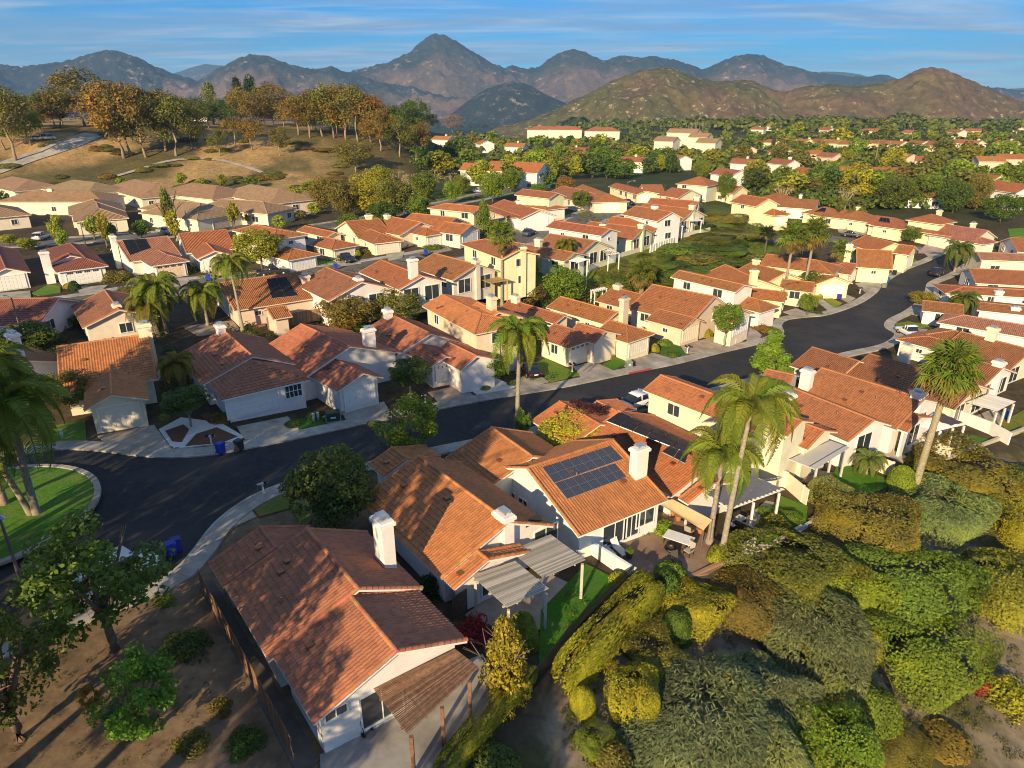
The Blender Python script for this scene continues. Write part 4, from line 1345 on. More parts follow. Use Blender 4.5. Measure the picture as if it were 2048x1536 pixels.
# ------------------------------------------------------------------ vegetation: shared shapes
nrng = np.random.default_rng(5)
def quads_mesh(name, P, N, size, tv, m, aspect=0.55, bend=0.0, rng=nrng, along=None):
    """one leaf-sized quad per point: P centres, N facing, size length"""
    n = len(P)
    r = rng.normal(size=(n, 3)) if along is None else along + 0.35 * rng.normal(size=(n, 3))
    t = r - N * np.sum(r * N, 1, keepdims=True)
    t /= np.linalg.norm(t, axis=1, keepdims=True) + 1e-9
    b = np.cross(N, t)
    s = size[:, None]
    V = np.stack([P - t * s * .5, P + b * s * aspect * .5, P + t * s * .5, P - b * s * aspect * .5], 1).reshape(-1, 3)
    me = bpy.data.meshes.new(name)
    me.vertices.add(4 * n)
    me.vertices.foreach_set('co', V.astype(np.float32).ravel())
    me.loops.add(4 * n)
    me.loops.foreach_set('vertex_index', np.arange(4 * n, dtype=np.int32))
    me.polygons.add(n)
    me.polygons.foreach_set('loop_start', np.arange(0, 4 * n, 4, dtype=np.int32))
    me.polygons.foreach_set('loop_total', np.full(n, 4, dtype=np.int32))
    at = me.attributes.new('tv', 'FLOAT', 'FACE')
    at.data.foreach_set('value', np.clip(tv, 0, 1).astype(np.float32))
    me.materials.append(m)
    me.update(calc_edges=True)
    return me
def unit(v): return v / (np.linalg.norm(v, axis=1, keepdims=True) + 1e-9)
def crown_mesh(name, seed, n, k, rc, leaf, shape='ball', inner=0.25, m=None, aspect=0.6, flat=1.0):
    """leaf clumps spread through a crown of unit half width and half height"""
    rg = np.random.default_rng(seed)
    c = unit(rg.normal(size=(k, 3))) * (rg.uniform(0.25, 1, (k, 1)) ** (1 / 3)) * (1 - rc * .75)
    if shape == 'cone':
        z = rg.uniform(-1, 1, k)
        a = rg.uniform(0, 2 * np.pi, k)
        rr = (1 - z) / 2 * rg.uniform(.4, 1, k) * .85
        c = np.stack([np.cos(a) * rr, np.sin(a) * rr, z * .92], 1)
    elif shape == 'dome':
        c[:, 2] = np.abs(c[:, 2])
    elif shape == 'column':
        c[:, :2] *= .55
        c[:, 2] = rg.uniform(-1, 1, k)
    elif shape == 'tiers':
        c[:, 2] = rg.choice([-.75, -.3, .15, .55, .85], k) + rg.normal(0, .06, k)
        c[:, :2] *= (1.15 - np.abs(c[:, 2:]) * .55)
    cr = rc * rg.uniform(.65, 1.25, k)
    ct = rg.uniform(0, 1, k)
    i = rg.integers(0, k, n)
    d = unit(rg.normal(size=(n, 3)))
    if shape != 'ball' or True: d[:, 2] += .18
    d = unit(d)
    rad = cr[i] * (1 - inner * rg.uniform(0, 1, n) ** 2)
    off = d * rad[:, None]
    off[:, 2] *= flat
    P = c[i] + off
    if shape == 'dome': P[:, 2] = np.maximum(P[:, 2], rg.uniform(0, .05, n))
    N = unit(d * .8 + rg.normal(size=(n, 3)) * .55 + np.array([0, 0, .25]))
    tv = .5 * ct[i] + .5 * rg.uniform(0, 1, n)
    return quads_mesh(name, P, N, leaf * rg.uniform(.6, 1.35, n), tv, m or M_LEAF, aspect, rng=rg)
def mound_mesh(name, seed, n, leaf, lump=0.18, box=0.0, droop=0.0, aspect=.55, m=None):
    """clipped shrub: leaves all over a lumpy dome (or, with box near 1, a clipped hedge block) of unit half width and unit height"""
    rg = np.random.default_rng(seed)
    d = unit(rg.normal(size=(n, 3)))
    d[:, 2] = np.abs(d[:, 2])
    e = 1.0 / (1 + box * 2.2)
    S = np.sign(d) * np.abs(d) ** e
    ls = rg.normal(size=(14, 3)) * 2.6
    ph = rg.uniform(0, 6.28, 14)
    w = np.sin(d @ ls.T + ph).mean(1) * lump * 2.2
    P = S * (1 + w)[:, None] * (1 - .10 * rg.uniform(0, 1, n)[:, None] ** 2)
    N = unit(d * (1.1 if droop == 0 else .7) + rg.normal(size=(n, 3)) * .5 + np.array([0, 0, .2]))
    al = None
    if droop: al = unit(np.stack([d[:, 0], d[:, 1], -np.ones(n) * droop], 1) + rg.normal(size=(n, 3)) * .25)
    tv = .45 + .35 * np.sin(d @ (ls[:3].T * 1.7)).mean(1) + .5 * (rg.uniform(0, 1, n) - .5)
    return quads_mesh(name, P, N, leaf * rg.uniform(.6, 1.4, n), tv, m or M_LEAF, aspect, rng=rg, along=al)
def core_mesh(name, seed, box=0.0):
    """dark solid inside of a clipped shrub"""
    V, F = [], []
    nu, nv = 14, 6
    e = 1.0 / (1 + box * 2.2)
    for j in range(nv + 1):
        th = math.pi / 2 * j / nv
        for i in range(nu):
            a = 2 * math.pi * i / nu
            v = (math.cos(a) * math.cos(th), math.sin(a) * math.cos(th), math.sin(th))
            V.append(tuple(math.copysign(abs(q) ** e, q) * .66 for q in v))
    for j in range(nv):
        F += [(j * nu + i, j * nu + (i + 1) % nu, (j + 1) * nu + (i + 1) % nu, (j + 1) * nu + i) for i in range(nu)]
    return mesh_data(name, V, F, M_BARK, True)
def trunk_mesh(name, seed, limbs=5, fork=0.35, r0=0.035, lean=0.05, wide=0.32):
    """unit height trunk; limbs rise from fork to the crown"""
    rg = random.Random(seed)
    mb = MB()
    x = y = 0.0
    P, rr = [], []
    for k in range(5):
        t = k / 4 * fork
        P.append((x, y, t))
        rr.append(r0 * (1.25 if k == 0 else 1 - .1 * k))
        x += rg.uniform(-lean, lean) * .3
        y += rg.uniform(-lean, lean) * .3
    mb.tube(P, rr, 8)
    top = P[-1]
    for i in range(limbs):
        a = 2 * math.pi * i / limbs + rg.uniform(-.4, .4)
        L = rg.uniform(.55, 1) * wide
        zt = rg.uniform(.68, .95)
        Q = [(top[0], top[1], fork - .02)]
        for k in (1, 2, 3):
            f = k / 3
            Q.append((top[0] + math.cos(a) * L * f ** .8 + rg.uniform(-.02, .02), top[1] + math.sin(a) * L * f ** .8 + rg.uniform(-.02, .02), fork + (zt - fork) * f ** 1.2))
        mb.tube(Q, [r0 * .55, r0 * .4, r0 * .25, r0 * .1], 6)
        for q in range(2):
            b = a + rg.uniform(-1.1, 1.1)
            s = Vector(Q[2])
            mb.tube([s, s + Vector((math.cos(b) * .1, math.sin(b) * .1, .07)), s + Vector((math.cos(b) * .19, math.sin(b) * .19, .12))], [r0 * .22, r0 * .14, r0 * .05], 5)
    return mb.data(name, M_BARK, True)
CROWNS = {
    'round': [crown_mesh('crown', 10 + s, 9000, 70, .24, .085, 'ball', .2) for s in range(2)],
    'broad': [crown_mesh('crown', 20 + s, 9000, 40, .32, .085, 'ball', .35) for s in range(3)],
    'loose': [crown_mesh('crown', 30 + s, 5200, 46, .24, .085, 'ball', .5) for s in range(2)],
    'cone': [crown_mesh('crown', 40 + s, 6000, 50, .24, .095, 'cone', .3) for s in range(2)],
    'column': [crown_mesh('crown', 50, 2500, 30, .4, .12, 'column', .3)],
    'euc': [crown_mesh('crown', 60 + s, 4200, 30, .30, .10, 'ball', .5, None, .45, 1.0) for s in range(4)],
    'pine': [crown_mesh('crown', 70 + s, 3000, 30, .25, .13, 'cone', .4, None, .3) for s in range(2)],
    'mid': [crown_mesh('crown', 80 + s, 1500, 22, .36, .19, 'ball', .3) for s in range(4)],
    'far': [crown_mesh('crown', 90 + s, 420, 12, .42, .34, 'ball', .3) for s in range(4)],
    'farcone': [crown_mesh('crown', 95 + s, 320, 12, .35, .34, 'cone', .3) for s in range(2)],
    'shrub': [crown_mesh('foliage', 100 + s, 2600, 26, .36, .12, 'dome', .35) for s in range(3)],
    'twiggy': [crown_mesh('crown', 110, 700, 40, .2, .07, 'ball', .6)],
}
TRUNKS = {
    'std': [trunk_mesh('trunk', s) for s in range(3)],
    'low': [trunk_mesh('trunk', 5 + s, 6, .25, .03, .04, .36) for s in range(2)],
    'tall': [trunk_mesh('trunk', 12 + s, 5, .5, .022, .12, .2) for s in range(3)],
    'bare': [trunk_mesh('trunk', 20 + s, 9, .28, .04, .06, .42) for s in range(2)],
    'pole': [trunk_mesh('trunk', 25, 2, .7, .02, .02, .06)],
}
MOUNDS = {'ball': [mound_mesh('foliage', 200 + s, 7000, .085, .10) for s in range(2)], 'hedge': [mound_mesh('foliage', 210 + s, 9000, .075, .10, .55) for s in range(2)],
          'spray': [mound_mesh('foliage', 220 + s, 15000, .11, .42, .2, .7, .22) for s in range(3)], 'lump': [mound_mesh('foliage', 230 + s, 12000, .066, .38, .3) for s in range(3)],
          'small': [mound_mesh('foliage', 240 + s, 1500, .16, .15) for s in range(2)], 'smallhedge': [mound_mesh('foliage', 250, 2600, .12, .08, .7)]}
CORES = [core_mesh('leaf_core', 1), core_mesh('leaf_core', 1, .55)]
GREEN_ = {'g': (0.068, 0.108, 0.016), 'd': (0.042, 0.072, 0.015), 'y': (0.135, 0.15, 0.016), 'o': (0.085, 0.085, 0.022), 'b': (0.115, 0.085, 0.022), 'l': (0.10, 0.15, 0.018), 's': (0.085, 0.105, 0.060), 'p': (0.05, 0.018, 0.022), 'r': (0.22, 0.02, 0.035), 'k': (0.025, 0.05, 0.018)}
GREEN = {k: tuple(min(.36, x * f) for x, f in zip(v, (2.3, 2.05, 1.7))) if k not in 'prk' else tuple(x * 1.4 for x in v) for k, v in GREEN_.items()}
TRG = random.Random(3)
def bright(g): return GREEN[g] if isinstance(g, str) else tuple(x * f for x, f in zip(g, (2.15, 1.95, 1.6)))
def jitter(c, a=.12): return tuple(x * TRG.uniform(1 - a, 1 + a) for x in c)
def tree(kind, base, top, width, green='g', label=None, group=None, trunk='std', tf=0.35, bark=(.16, .12, .08), name='tree', cat='tree', h=None):
    p = base if isinstance(base, Vector) else G(*base)
    hh = h if h else max(1.0, height_to(p, top))
    rx = width if isinstance(base, Vector) else width / 2 * depth_of(p) / CF
    root = empty(name, (p.x, p.y, p.z - .05), TRG.uniform(0, 6.28), label, cat, group)
    if trunk:
        t = mobj('trunk', TRG.choice(TRUNKS[trunk]), root, jitter(bark), scale=(max(hh, rx * 1.6) * .95 if trunk != 'pole' else hh, max(hh, rx * 1.6) * .95 if trunk != 'pole' else hh, hh))
    if kind:
        rz = hh * (1 - tf) / 2
        mobj('crown', TRG.choice(CROWNS[kind]), root, jitter(bright(green)), loc=(0, 0, hh - rz), rz=TRG.uniform(0, 6.28), scale=(rx * 1.14, rx * 1.14 * TRG.uniform(.92, 1.08), rz * 1.08))
    return root
def shrub(kind, base, width, hgt, green='g', label=None, group=None, name='shrub', cat='shrub', depth=None, rz=None):
    """base pixel of its middle, width in photo pixels, height in metres"""
    p = base if isinstance(base, Vector) else G(*base)
    rx = width if isinstance(base, Vector) else width / 2 * depth_of(p) / CF * (1.22 if kind in ('lump', 'spray') else 1.1)
    ry = rx * TRG.uniform(.85, 1.1) if depth is None else depth
    root = empty(name, (p.x, p.y, p.z - .08), TRG.uniform(0, 6.28) if rz is None else rz, label, cat, group)
    c = bright(green)
    if kind in MOUNDS:
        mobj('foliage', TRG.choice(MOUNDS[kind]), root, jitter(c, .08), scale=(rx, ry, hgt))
        mobj('leaf_core', CORES[1 if 'hedge' in kind else 0], root, (c[0] * .7, c[1] * .6, c[2] * .7), scale=(rx, ry, hgt))  # opaque dark core, keeps the leaf shell from being see-through
    else:
        mobj('foliage', TRG.choice(CROWNS[kind]), root, jitter(c), scale=(rx, ry, hgt))
    return root

# ---- palms: every frond is a part
def feather_frond(seed, L=1.0, droop=0.9, pairs=64):
    rg = random.Random(seed)
    mb = MB()
    pts = []
    for k in range(13):
        t = k / 12
        pts.append(Vector((math.sin(min(1.5, t * 1.15)) * .86 * L, 0, L * (.62 * t - droop * t * t * (.55 + .45 * t)))))
    mb.tube(pts, [.018 * L * (1 - .8 * k / 12) + .002 for k in range(13)], 5)
    nst = len(mb.F)
    for k in range(pairs):
        t = .14 + .86 * k / (pairs - 1)
        i = min(11, int(t * 12))
        p = pts[i].lerp(pts[i + 1], t * 12 - i)
        d = (pts[i + 1] - pts[i]).normalized()
        ll = L * .34 * math.sin(math.pi * min(.97, .18 + t * .80)) ** .7
        for s in (-1, 1):
            side = Vector((0, s, 0))
            q1 = p + (side * .75 + d * .55 + Vector((0, 0, rg.uniform(-.05, .3)))).normalized() * ll * .5
            q2 = q1 + (side * .45 + d * .5 + Vector((0, 0, -rg.uniform(.5, 1.1)))).normalized() * ll * .5
            w = d * .0105 * L
            mb.add([p - w * .6, p + w * .6, q1 + w, q1 - w, q2], [(0, 1, 2, 3), (3, 2, 4)])
    me = mb.data('frond', M_FROND)
    tv = [0.15] * nst
    while len(tv) < len(me.polygons):
        v = rg.uniform(.2, .95)
        tv += [v, v]
    me.attributes.new('tv', 'FLOAT', 'FACE').data.foreach_set('value', tv[:len(me.polygons)])
    return me
def fan_leaf(seed, L=1.0):
    rg = random.Random(seed)
    mb = MB()
    h = Vector((L * .5, 0, L * .10))
    mb.tube([(0, 0, 0), (L * .25, 0, L * .08), h], [.02 * L, .016 * L, .012 * L], 5)
    nst = len(mb.F)
    n = 22
    for k in range(n):
        a = math.radians(-125 + 250 * k / (n - 1))
        ll = L * .52 * (1 - .25 * abs(a) / 2.2) * rg.uniform(.85, 1.1)
        d = Vector((math.cos(a), math.sin(a), rg.uniform(-.08, .15)))
        s = Vector((-math.sin(a), math.cos(a), 0)) * (.034 * L)
        m1 = h + d * ll * .6
        m2 = h + d * ll + Vector((0, 0, -ll * rg.uniform(.15, .5)))
        mb.add([h, m1 - s + Vector((0, 0, .012)), m1 + Vector((0, 0, -.02 * L)), m1 + s, m2], [(0, 1, 2), (0, 2, 3), (1, 4, 2), (2, 4, 3)])
    me = mb.data('frond', M_FROND)
    tv = [.2] * nst
    while len(tv) < len(me.polygons): tv += [rg.uniform(.25, .9)] * 4
    me.attributes.new('tv', 'FLOAT', 'FACE').data.foreach_set('value', tv[:len(me.polygons)])
    return me
FEATHER = [feather_frond(s, 1.0, d) for s, d in ((1, .8), (2, 1.05), (3, 1.3))]
FANS = [fan_leaf(s) for s in (4, 5, 6)]
def palm_trunk(h, r0, r1, lean, bulge=0.0, rings=True):
    mb = MB()
    n = max(8, int(h / .35)) if rings else 8
    P, rr = [], []
    for k in range(n + 1):
        t = k / n
        P.append((lean[0] * t ** 1.4, lean[1] * t ** 1.4, h * t))
        rr.append((r0 + (r1 - r0) * t + bulge * math.exp(-((t - .03) / .06) ** 2)) * (1.0 if not rings or k % 2 else .94))
    mb.tube(P, rr, 10)
    return mb.data('trunk', M_BARK, True), Vector(P[-1])
def palm(kind, base, topy, spread, label, bark=(.27, .22, .165), lean=(0, 0), name='palm_tree', fr=None, green=None, skirt=0, group=None, r=(.24, .15), nf=None):
    """topy: photo row of the crown's heart; spread: frond length in metres"""
    p = base if isinstance(base, Vector) else G(*base)
    h = max(.4, height_to(p, topy))
    root = empty(name, (p.x, p.y, p.z - .05), 0, label, 'palm', group)
    me, top = palm_trunk(h, r[0], r[1], lean, .12 if h > 3 else 0)
    mobj('trunk', me, root, jitter(bark, .08))
    rg = random.Random(int(p.x * 31 + p.y * 7))
    if kind == 'feather':
        n = nf or 23
        for k in range(n):
            a = k * 2.399 + rg.uniform(-.2, .2)
            t = k / n
            tilt = -0.55 + 1.15 * t + rg.uniform(-.12, .12)
            o = mobj('frond', FEATHER[0 if t < .35 else 1 if t < .7 else 2], root, jitter(green or (.17, .215, .025), .15), loc=top + Vector((0, 0, -.05)), scale=[spread * rg.uniform(.88, 1.1)] * 3)
            o.rotation_euler = (0, tilt, a)
        mb = MB()
        mb.tube([top + Vector((0, 0, -.9)), top + Vector((0, 0, -.3)), top + Vector((0, 0, .45))], [r[1] * .95, r[1] * 1.25, .04], 8)
        mb.build('crownshaft', M_BARK, root, (.16, .19, .07), smooth=True)
    else:
        n = nf or 30
        for k in range(n):
            a = k * 2.399 + rg.uniform(-.2, .2)
            t = k / n
            tilt = -1.25 + 2.15 * t + rg.uniform(-.12, .12)
            c = jitter(green or (.14, .19, .028), .18) if t < .8 else jitter((.2, .15, .05), .15)
            o = mobj('frond', FANS[k % 3], root, c, loc=top + Vector((0, 0, .1 - .5 * t * (skirt > 0))), scale=[spread * rg.uniform(.85, 1.1)] * 3)
            o.rotation_euler = (rg.uniform(-.3, .3), tilt, a)
        for k in range(skirt):
            a = k * 2.399
            o = mobj('dead_frond', FANS[k % 3], root, jitter((.20, .145, .07), .2), loc=top + Vector((0, 0, -.35 - .8 * (k / skirt))), scale=[spread * rg.uniform(.55, .8)] * 3)
            o.rotation_euler = (rg.uniform(-.3, .3), 1.25 + rg.uniform(-.15, .2), a)
    return root

# ------------------------------------------------------------------ plants where the photograph shows them
# palms
palm('feather', (1034, 866), 668, 3.7, 'slender queen palm standing alone beside the middle of the street', (.30, .25, .19), (.25, .2), r=(.26, .17))
palm('feather', (1442, 1118), 818, 4.0, 'taller of the twin queen palms behind the terracotta patio', (.32, .26, .19), (1.0, .9), r=(.25, .16))
palm('feather', (1418, 1088), 914, 3.7, 'shorter of the twin queen palms behind the terracotta patio', (.30, .25, .18), (.45, .8), r=(.25, .16))
palm('fan', (1828, 982), 742, 3.0, 'tall fan palm with shaggy skirt on the planted slope', (.33, .26, .18), (.75, 0.3), skirt=30, r=(.36, .26), nf=52)
palm('feather', (78, 1042), 812, 4.5, 'big queen palm on the round grass island at right', (.29, .24, .18), (.1, .2), r=(.28, .19))
palm('feather', (12, 1020), 748, 4.6, 'queen palm on the round grass island by the left edge', (.29, .24, .18), (.9, .2), r=(.27, .18))
palm('feather', (68, 1044), 890, 3.6, 'leaning middle queen palm on the round grass island', (.27, .22, .17), (-2.6, .8), r=(.24, .17))
palm('fan', (1004, 618), 470, 2.6, 'fan palm with dry skirt between the two rows of back gardens', (.30, .25, .18), (.1, 0), skirt=16, r=(.26, .2))
palm('fan', (1566, 600), 474, 3.3, 'left of the two tall fan palms across the street bend', (.33, .27, .2), (.4, .6), skirt=18, r=(.3, .22), nf=34)
palm('fan', (1606, 592), 466, 3.4, 'right of the two tall fan palms across the street bend', (.33, .27, .2), (.5, .5), skirt=18, r=(.3, .22), nf=34)
palm('fan', (1676, 546), 500, 2.7, 'short fan palm in the yard beside the street bend', (.3, .25, .18), skirt=14, r=(.3, .25))
palm('feather', (486, 662), 526, 3.2, 'queen palm with grey trunk behind the shaded white house', (.33, .29, .23), (-.4, 0), r=(.2, .15))
palm('feather', (416, 652), 586, 3.6, 'drooping queen palm in the peach back garden', (.28, .24, .17), r=(.22, .16))
palm('feather', (334, 668), 574, 4.0, 'queen palm with spreading crown over the cream arched house', (.3, .25, .18), (-.4, 0), r=(.22, .16))
palm('feather', (318, 672), 606, 3.8, 'yellowing queen palm in front of the cream arched house', (.3, .25, .18), (-.5, 0), r=(.22, .16), green=(.15, .15, .02))
palm('feather', (367, 800), 726, 2.5, 'stubby yellow palm between two left garages', (.22, .17, .1), green=(.2, .17, .02), r=(.2, .18))
palm('feather', (1130, 545), 490, 2.9, 'yellow queen palm behind the salmon terrace house', (.3, .25, .15), green=(.15, .16, .02), r=(.18, .14))
palm('fan', (1282, 590), 545, 3.0, 'squat bushy fan palm on the green bank', (.3, .2, .1), r=(.5, .5), nf=44, skirt=10, green=(.14, .16, .025))
palm('fan', (1530, 505), 468, 2.2, 'dark fan palm at the right end of the green bank', (.12, .1, .08), green=(.03, .05, .015), r=(.22, .18))
palm('feather', (1908, 545), 498, 4.0, 'bushy queen palm by the bend of the far street', (.3, .25, .16), r=(.25, .2), green=(.10, .13, .02))
palm('feather', (1918, 640), 598, 3.4, 'queen palm rising between the brown roofs at right', (.3, .25, .16), r=(.22, .18), green=(.11, .14, .02))
palm('feather', (1255, 478), 455, 1.3, 'small palm on the fenced terrace of the bank', r=(.12, .1))
palm('feather', (1732, 950), 918, 2.0, 'multi stemmed little palm on the artificial lawn', (.3, .25, .16), r=(.12, .1), green=(.14, .17, .04))
for k, (x, y) in enumerate(((1362, 798), (1240, 700), (1000, 770), (835, 700), (1960, 800))):
    pass
# named trees along the street and in the gardens
tree('broad', (668, 1052), 892, 168, 'd', 'dense dark green tree between the two nearest houses', tf=.12, trunk='low')
tree('loose', (820, 915), 795, 125, 'y', 'yellow green street tree at the near kerb', tf=.15, trunk='low')
tree('round', (822, 795), 718, 84, 'd', 'clipped ficus with pale trunk beside the windowed garage', tf=.35, bark=(.45, .4, .33))
tree('round', (384, 855), 775, 94, 'd', 'umbrella topiary tree in the red mulch bed', tf=.52, bark=(.3, .26, .2))
tree('broad', (986, 768), 705, 62, 'l', 'light green tree beside the white pebble garden', tf=.2)
tree('loose', (150, 830), 745, 90, 'o', 'spindly olive tree behind the island palms', tf=.25)
tree('broad', (1138, 894), 832, 125, (.17, .19, .025), 'bright lime shrub tree between the solar house and the black panels', tf=.1, trunk='low')
tree('loose', (1170, 874), 812, 120, 'p', 'purple leaved tree behind the lime shrub tree', tf=.15, trunk='low')
tree('loose', (1045, 872), 815, 34, 'g', 'thin young tree at the foot of the street palm', tf=.1, trunk='low')
tree('cone', (1540, 742), 668, 92, 'l', 'upright bright green street tree opposite the bend', tf=.05, trunk='low')
tree('round', (1447, 695), 605, 60, 'g', 'clipped ball tree beside a cream garage', tf=.35, bark=(.3, .26, .2))
tree('round', (1613, 632), 585, 34, 'g', 'small round tree under the right fan palm', tf=.2)
tree('broad', (1620, 590), 540, 50, 'd', 'dark leafy tree behind the right fan palm trunk', tf=.2)
tree('broad', (1748, 548), 516, 40, 'g', 'forked kerbside tree on the bend', tf=.3)
tree('broad', (1840, 610), 582, 46, 'y', 'rounded yellow green tree by the driveway mouth', tf=.15)
tree('broad', (700, 660), 590, 110, 'o', 'left of two olive trees behind the shaded ridge', tf=.15, trunk='low')
tree('broad', (800, 650), 580, 100, 'o', 'right of two olive trees behind the shaded ridge', tf=.15, trunk='low')
tree('broad', (1050, 560), 512, 62, 'y', 'leafy tree beside the two-storey cream house and fan palm', tf=.15)
tree('broad', (1130, 605), 530, 92, 'g', 'big dark tree in the hollow below the terrace', tf=.1, trunk='low')
tree('broad', (1060, 605), 562, 70, 'o', 'rusty green tree left of the hollow', tf=.1, trunk='low')
tree('broad', (525, 545), 458, 88, 'y', 'leafy yellow green street tree by the two-storey white house', tf=.25)
tree('cone', (968, 480), 402, 48, 'g', 'tall conical tree on the upper street', tf=.08, trunk='low')
tree('broad', (938, 478), 458, 36, 'g', 'low tree by the parked car on the upper street', tf=.1, trunk='low')
tree('round', (1162, 424), 380, 38, 'g', 'round street tree on the upper street', tf=.3)
tree('broad', (1050, 440), 412, 20, 'y', 'small yellow round shrub tree on the upper street', tf=.1)
tree('broad', (60, 700), 642, 100, 'd', 'dark rounded tree behind the white chimney at the left edge', tf=.1, trunk='low')
tree('broad', (12, 650), 630, 60, 'y', 'yellow tree top at the left edge below the maroon roof', tf=.1, trunk='low')
tree('broad', (150, 650), 628, 40, 'g', 'small tree beside the arched cream house', tf=.1)
tree('loose', (1700, 450), 395, 60, 'o', 'rust tinged open tree near the cul-de-sac houses', tf=.2)
tree('broad', (1820, 482), 452, 58, 'g', 'yard tree in front of the salmon solar house', tf=.1)
tree('broad', (1930, 842), 832, 30, 'g', 'small bush tree among the right patios', tf=.1)
# bottom left open ground
tree('loose', (228, 1300), 1050, 270, (.055, .095, .018), 'large airy tree over the parked white van at the lower left', tf=.22)
tree('loose', (40, 1480), 1230, 190, (.055, .09, .016), 'leafy tree cut by the left edge in the foreground', tf=.2)
tree('loose', (290, 1475), 1322, 160, (.06, .125, .018), 'young green tree on the bare slope in the foreground', tf=.12)
tree('loose', (190, 1430), 1375, 46, 'o', 'tiny sapling on the bare slope', tf=.3)
for x, y, w, h, c, lb in ((372, 1295, 90, .9, 'd', 'dark low bush on the bare slope near the fence'), (290, 1345, 66, .7, 'd', 'dark low bush behind the young green tree'), (440, 1420, 56, .7, 'o', 'dry round bush beside the long fence'),
                          (382, 1490, 76, .8, 'o', 'round olive bush at the bottom of the bare slope'), (490, 1490, 86, .7, 'd', 'flat dark bush near the fence bottom'), (330, 1205, 40, .5, 'g', 'small weed clump under the airy tree')):
    shrub('shrub', (x, y), w, h, c, lb)
# hedge along the front patio and slope edge
def hedge_run(a, b, w, h, green, label, kind='hedge'):
    p, q = G(*a), G(*b)
    m = (p + q) / 2
    m.z = terrain(m.x, m.y)
    return shrub(kind, m, (q - p).length / 2, h, green, label, None, 'hedge', 'hedge', w / 2, math.atan2(q.y - p.y, q.x - p.x))
hedge_run((880, 1560), (1060, 1360), 1.3, 1.5, 'y', 'clipped bright hedge along the nearest patio')
hedge_run((1115, 1375), (1310, 1195), 2.6, 2.1, 'y', 'long clipped hedge below the black railing')
shrub('cone' if False else 'ball', (1045, 1290), 62, 2.6, 'l', 'upright glossy shrub beside the pale patio cover')
tree('cone', (1010, 1385), 1240, 130, (.14, .15, .02), 'golden conifer at the corner of the nearest patio', tf=.02, trunk='low', cat='tree')
shrub('shrub', (948, 1275), 84, 1.9, 'r', 'crimson bougainvillea between the two nearest houses')
shrub('shrub', (862, 1185), 52, 1.8, 'k', 'dark shrub in the side passage of the second house')
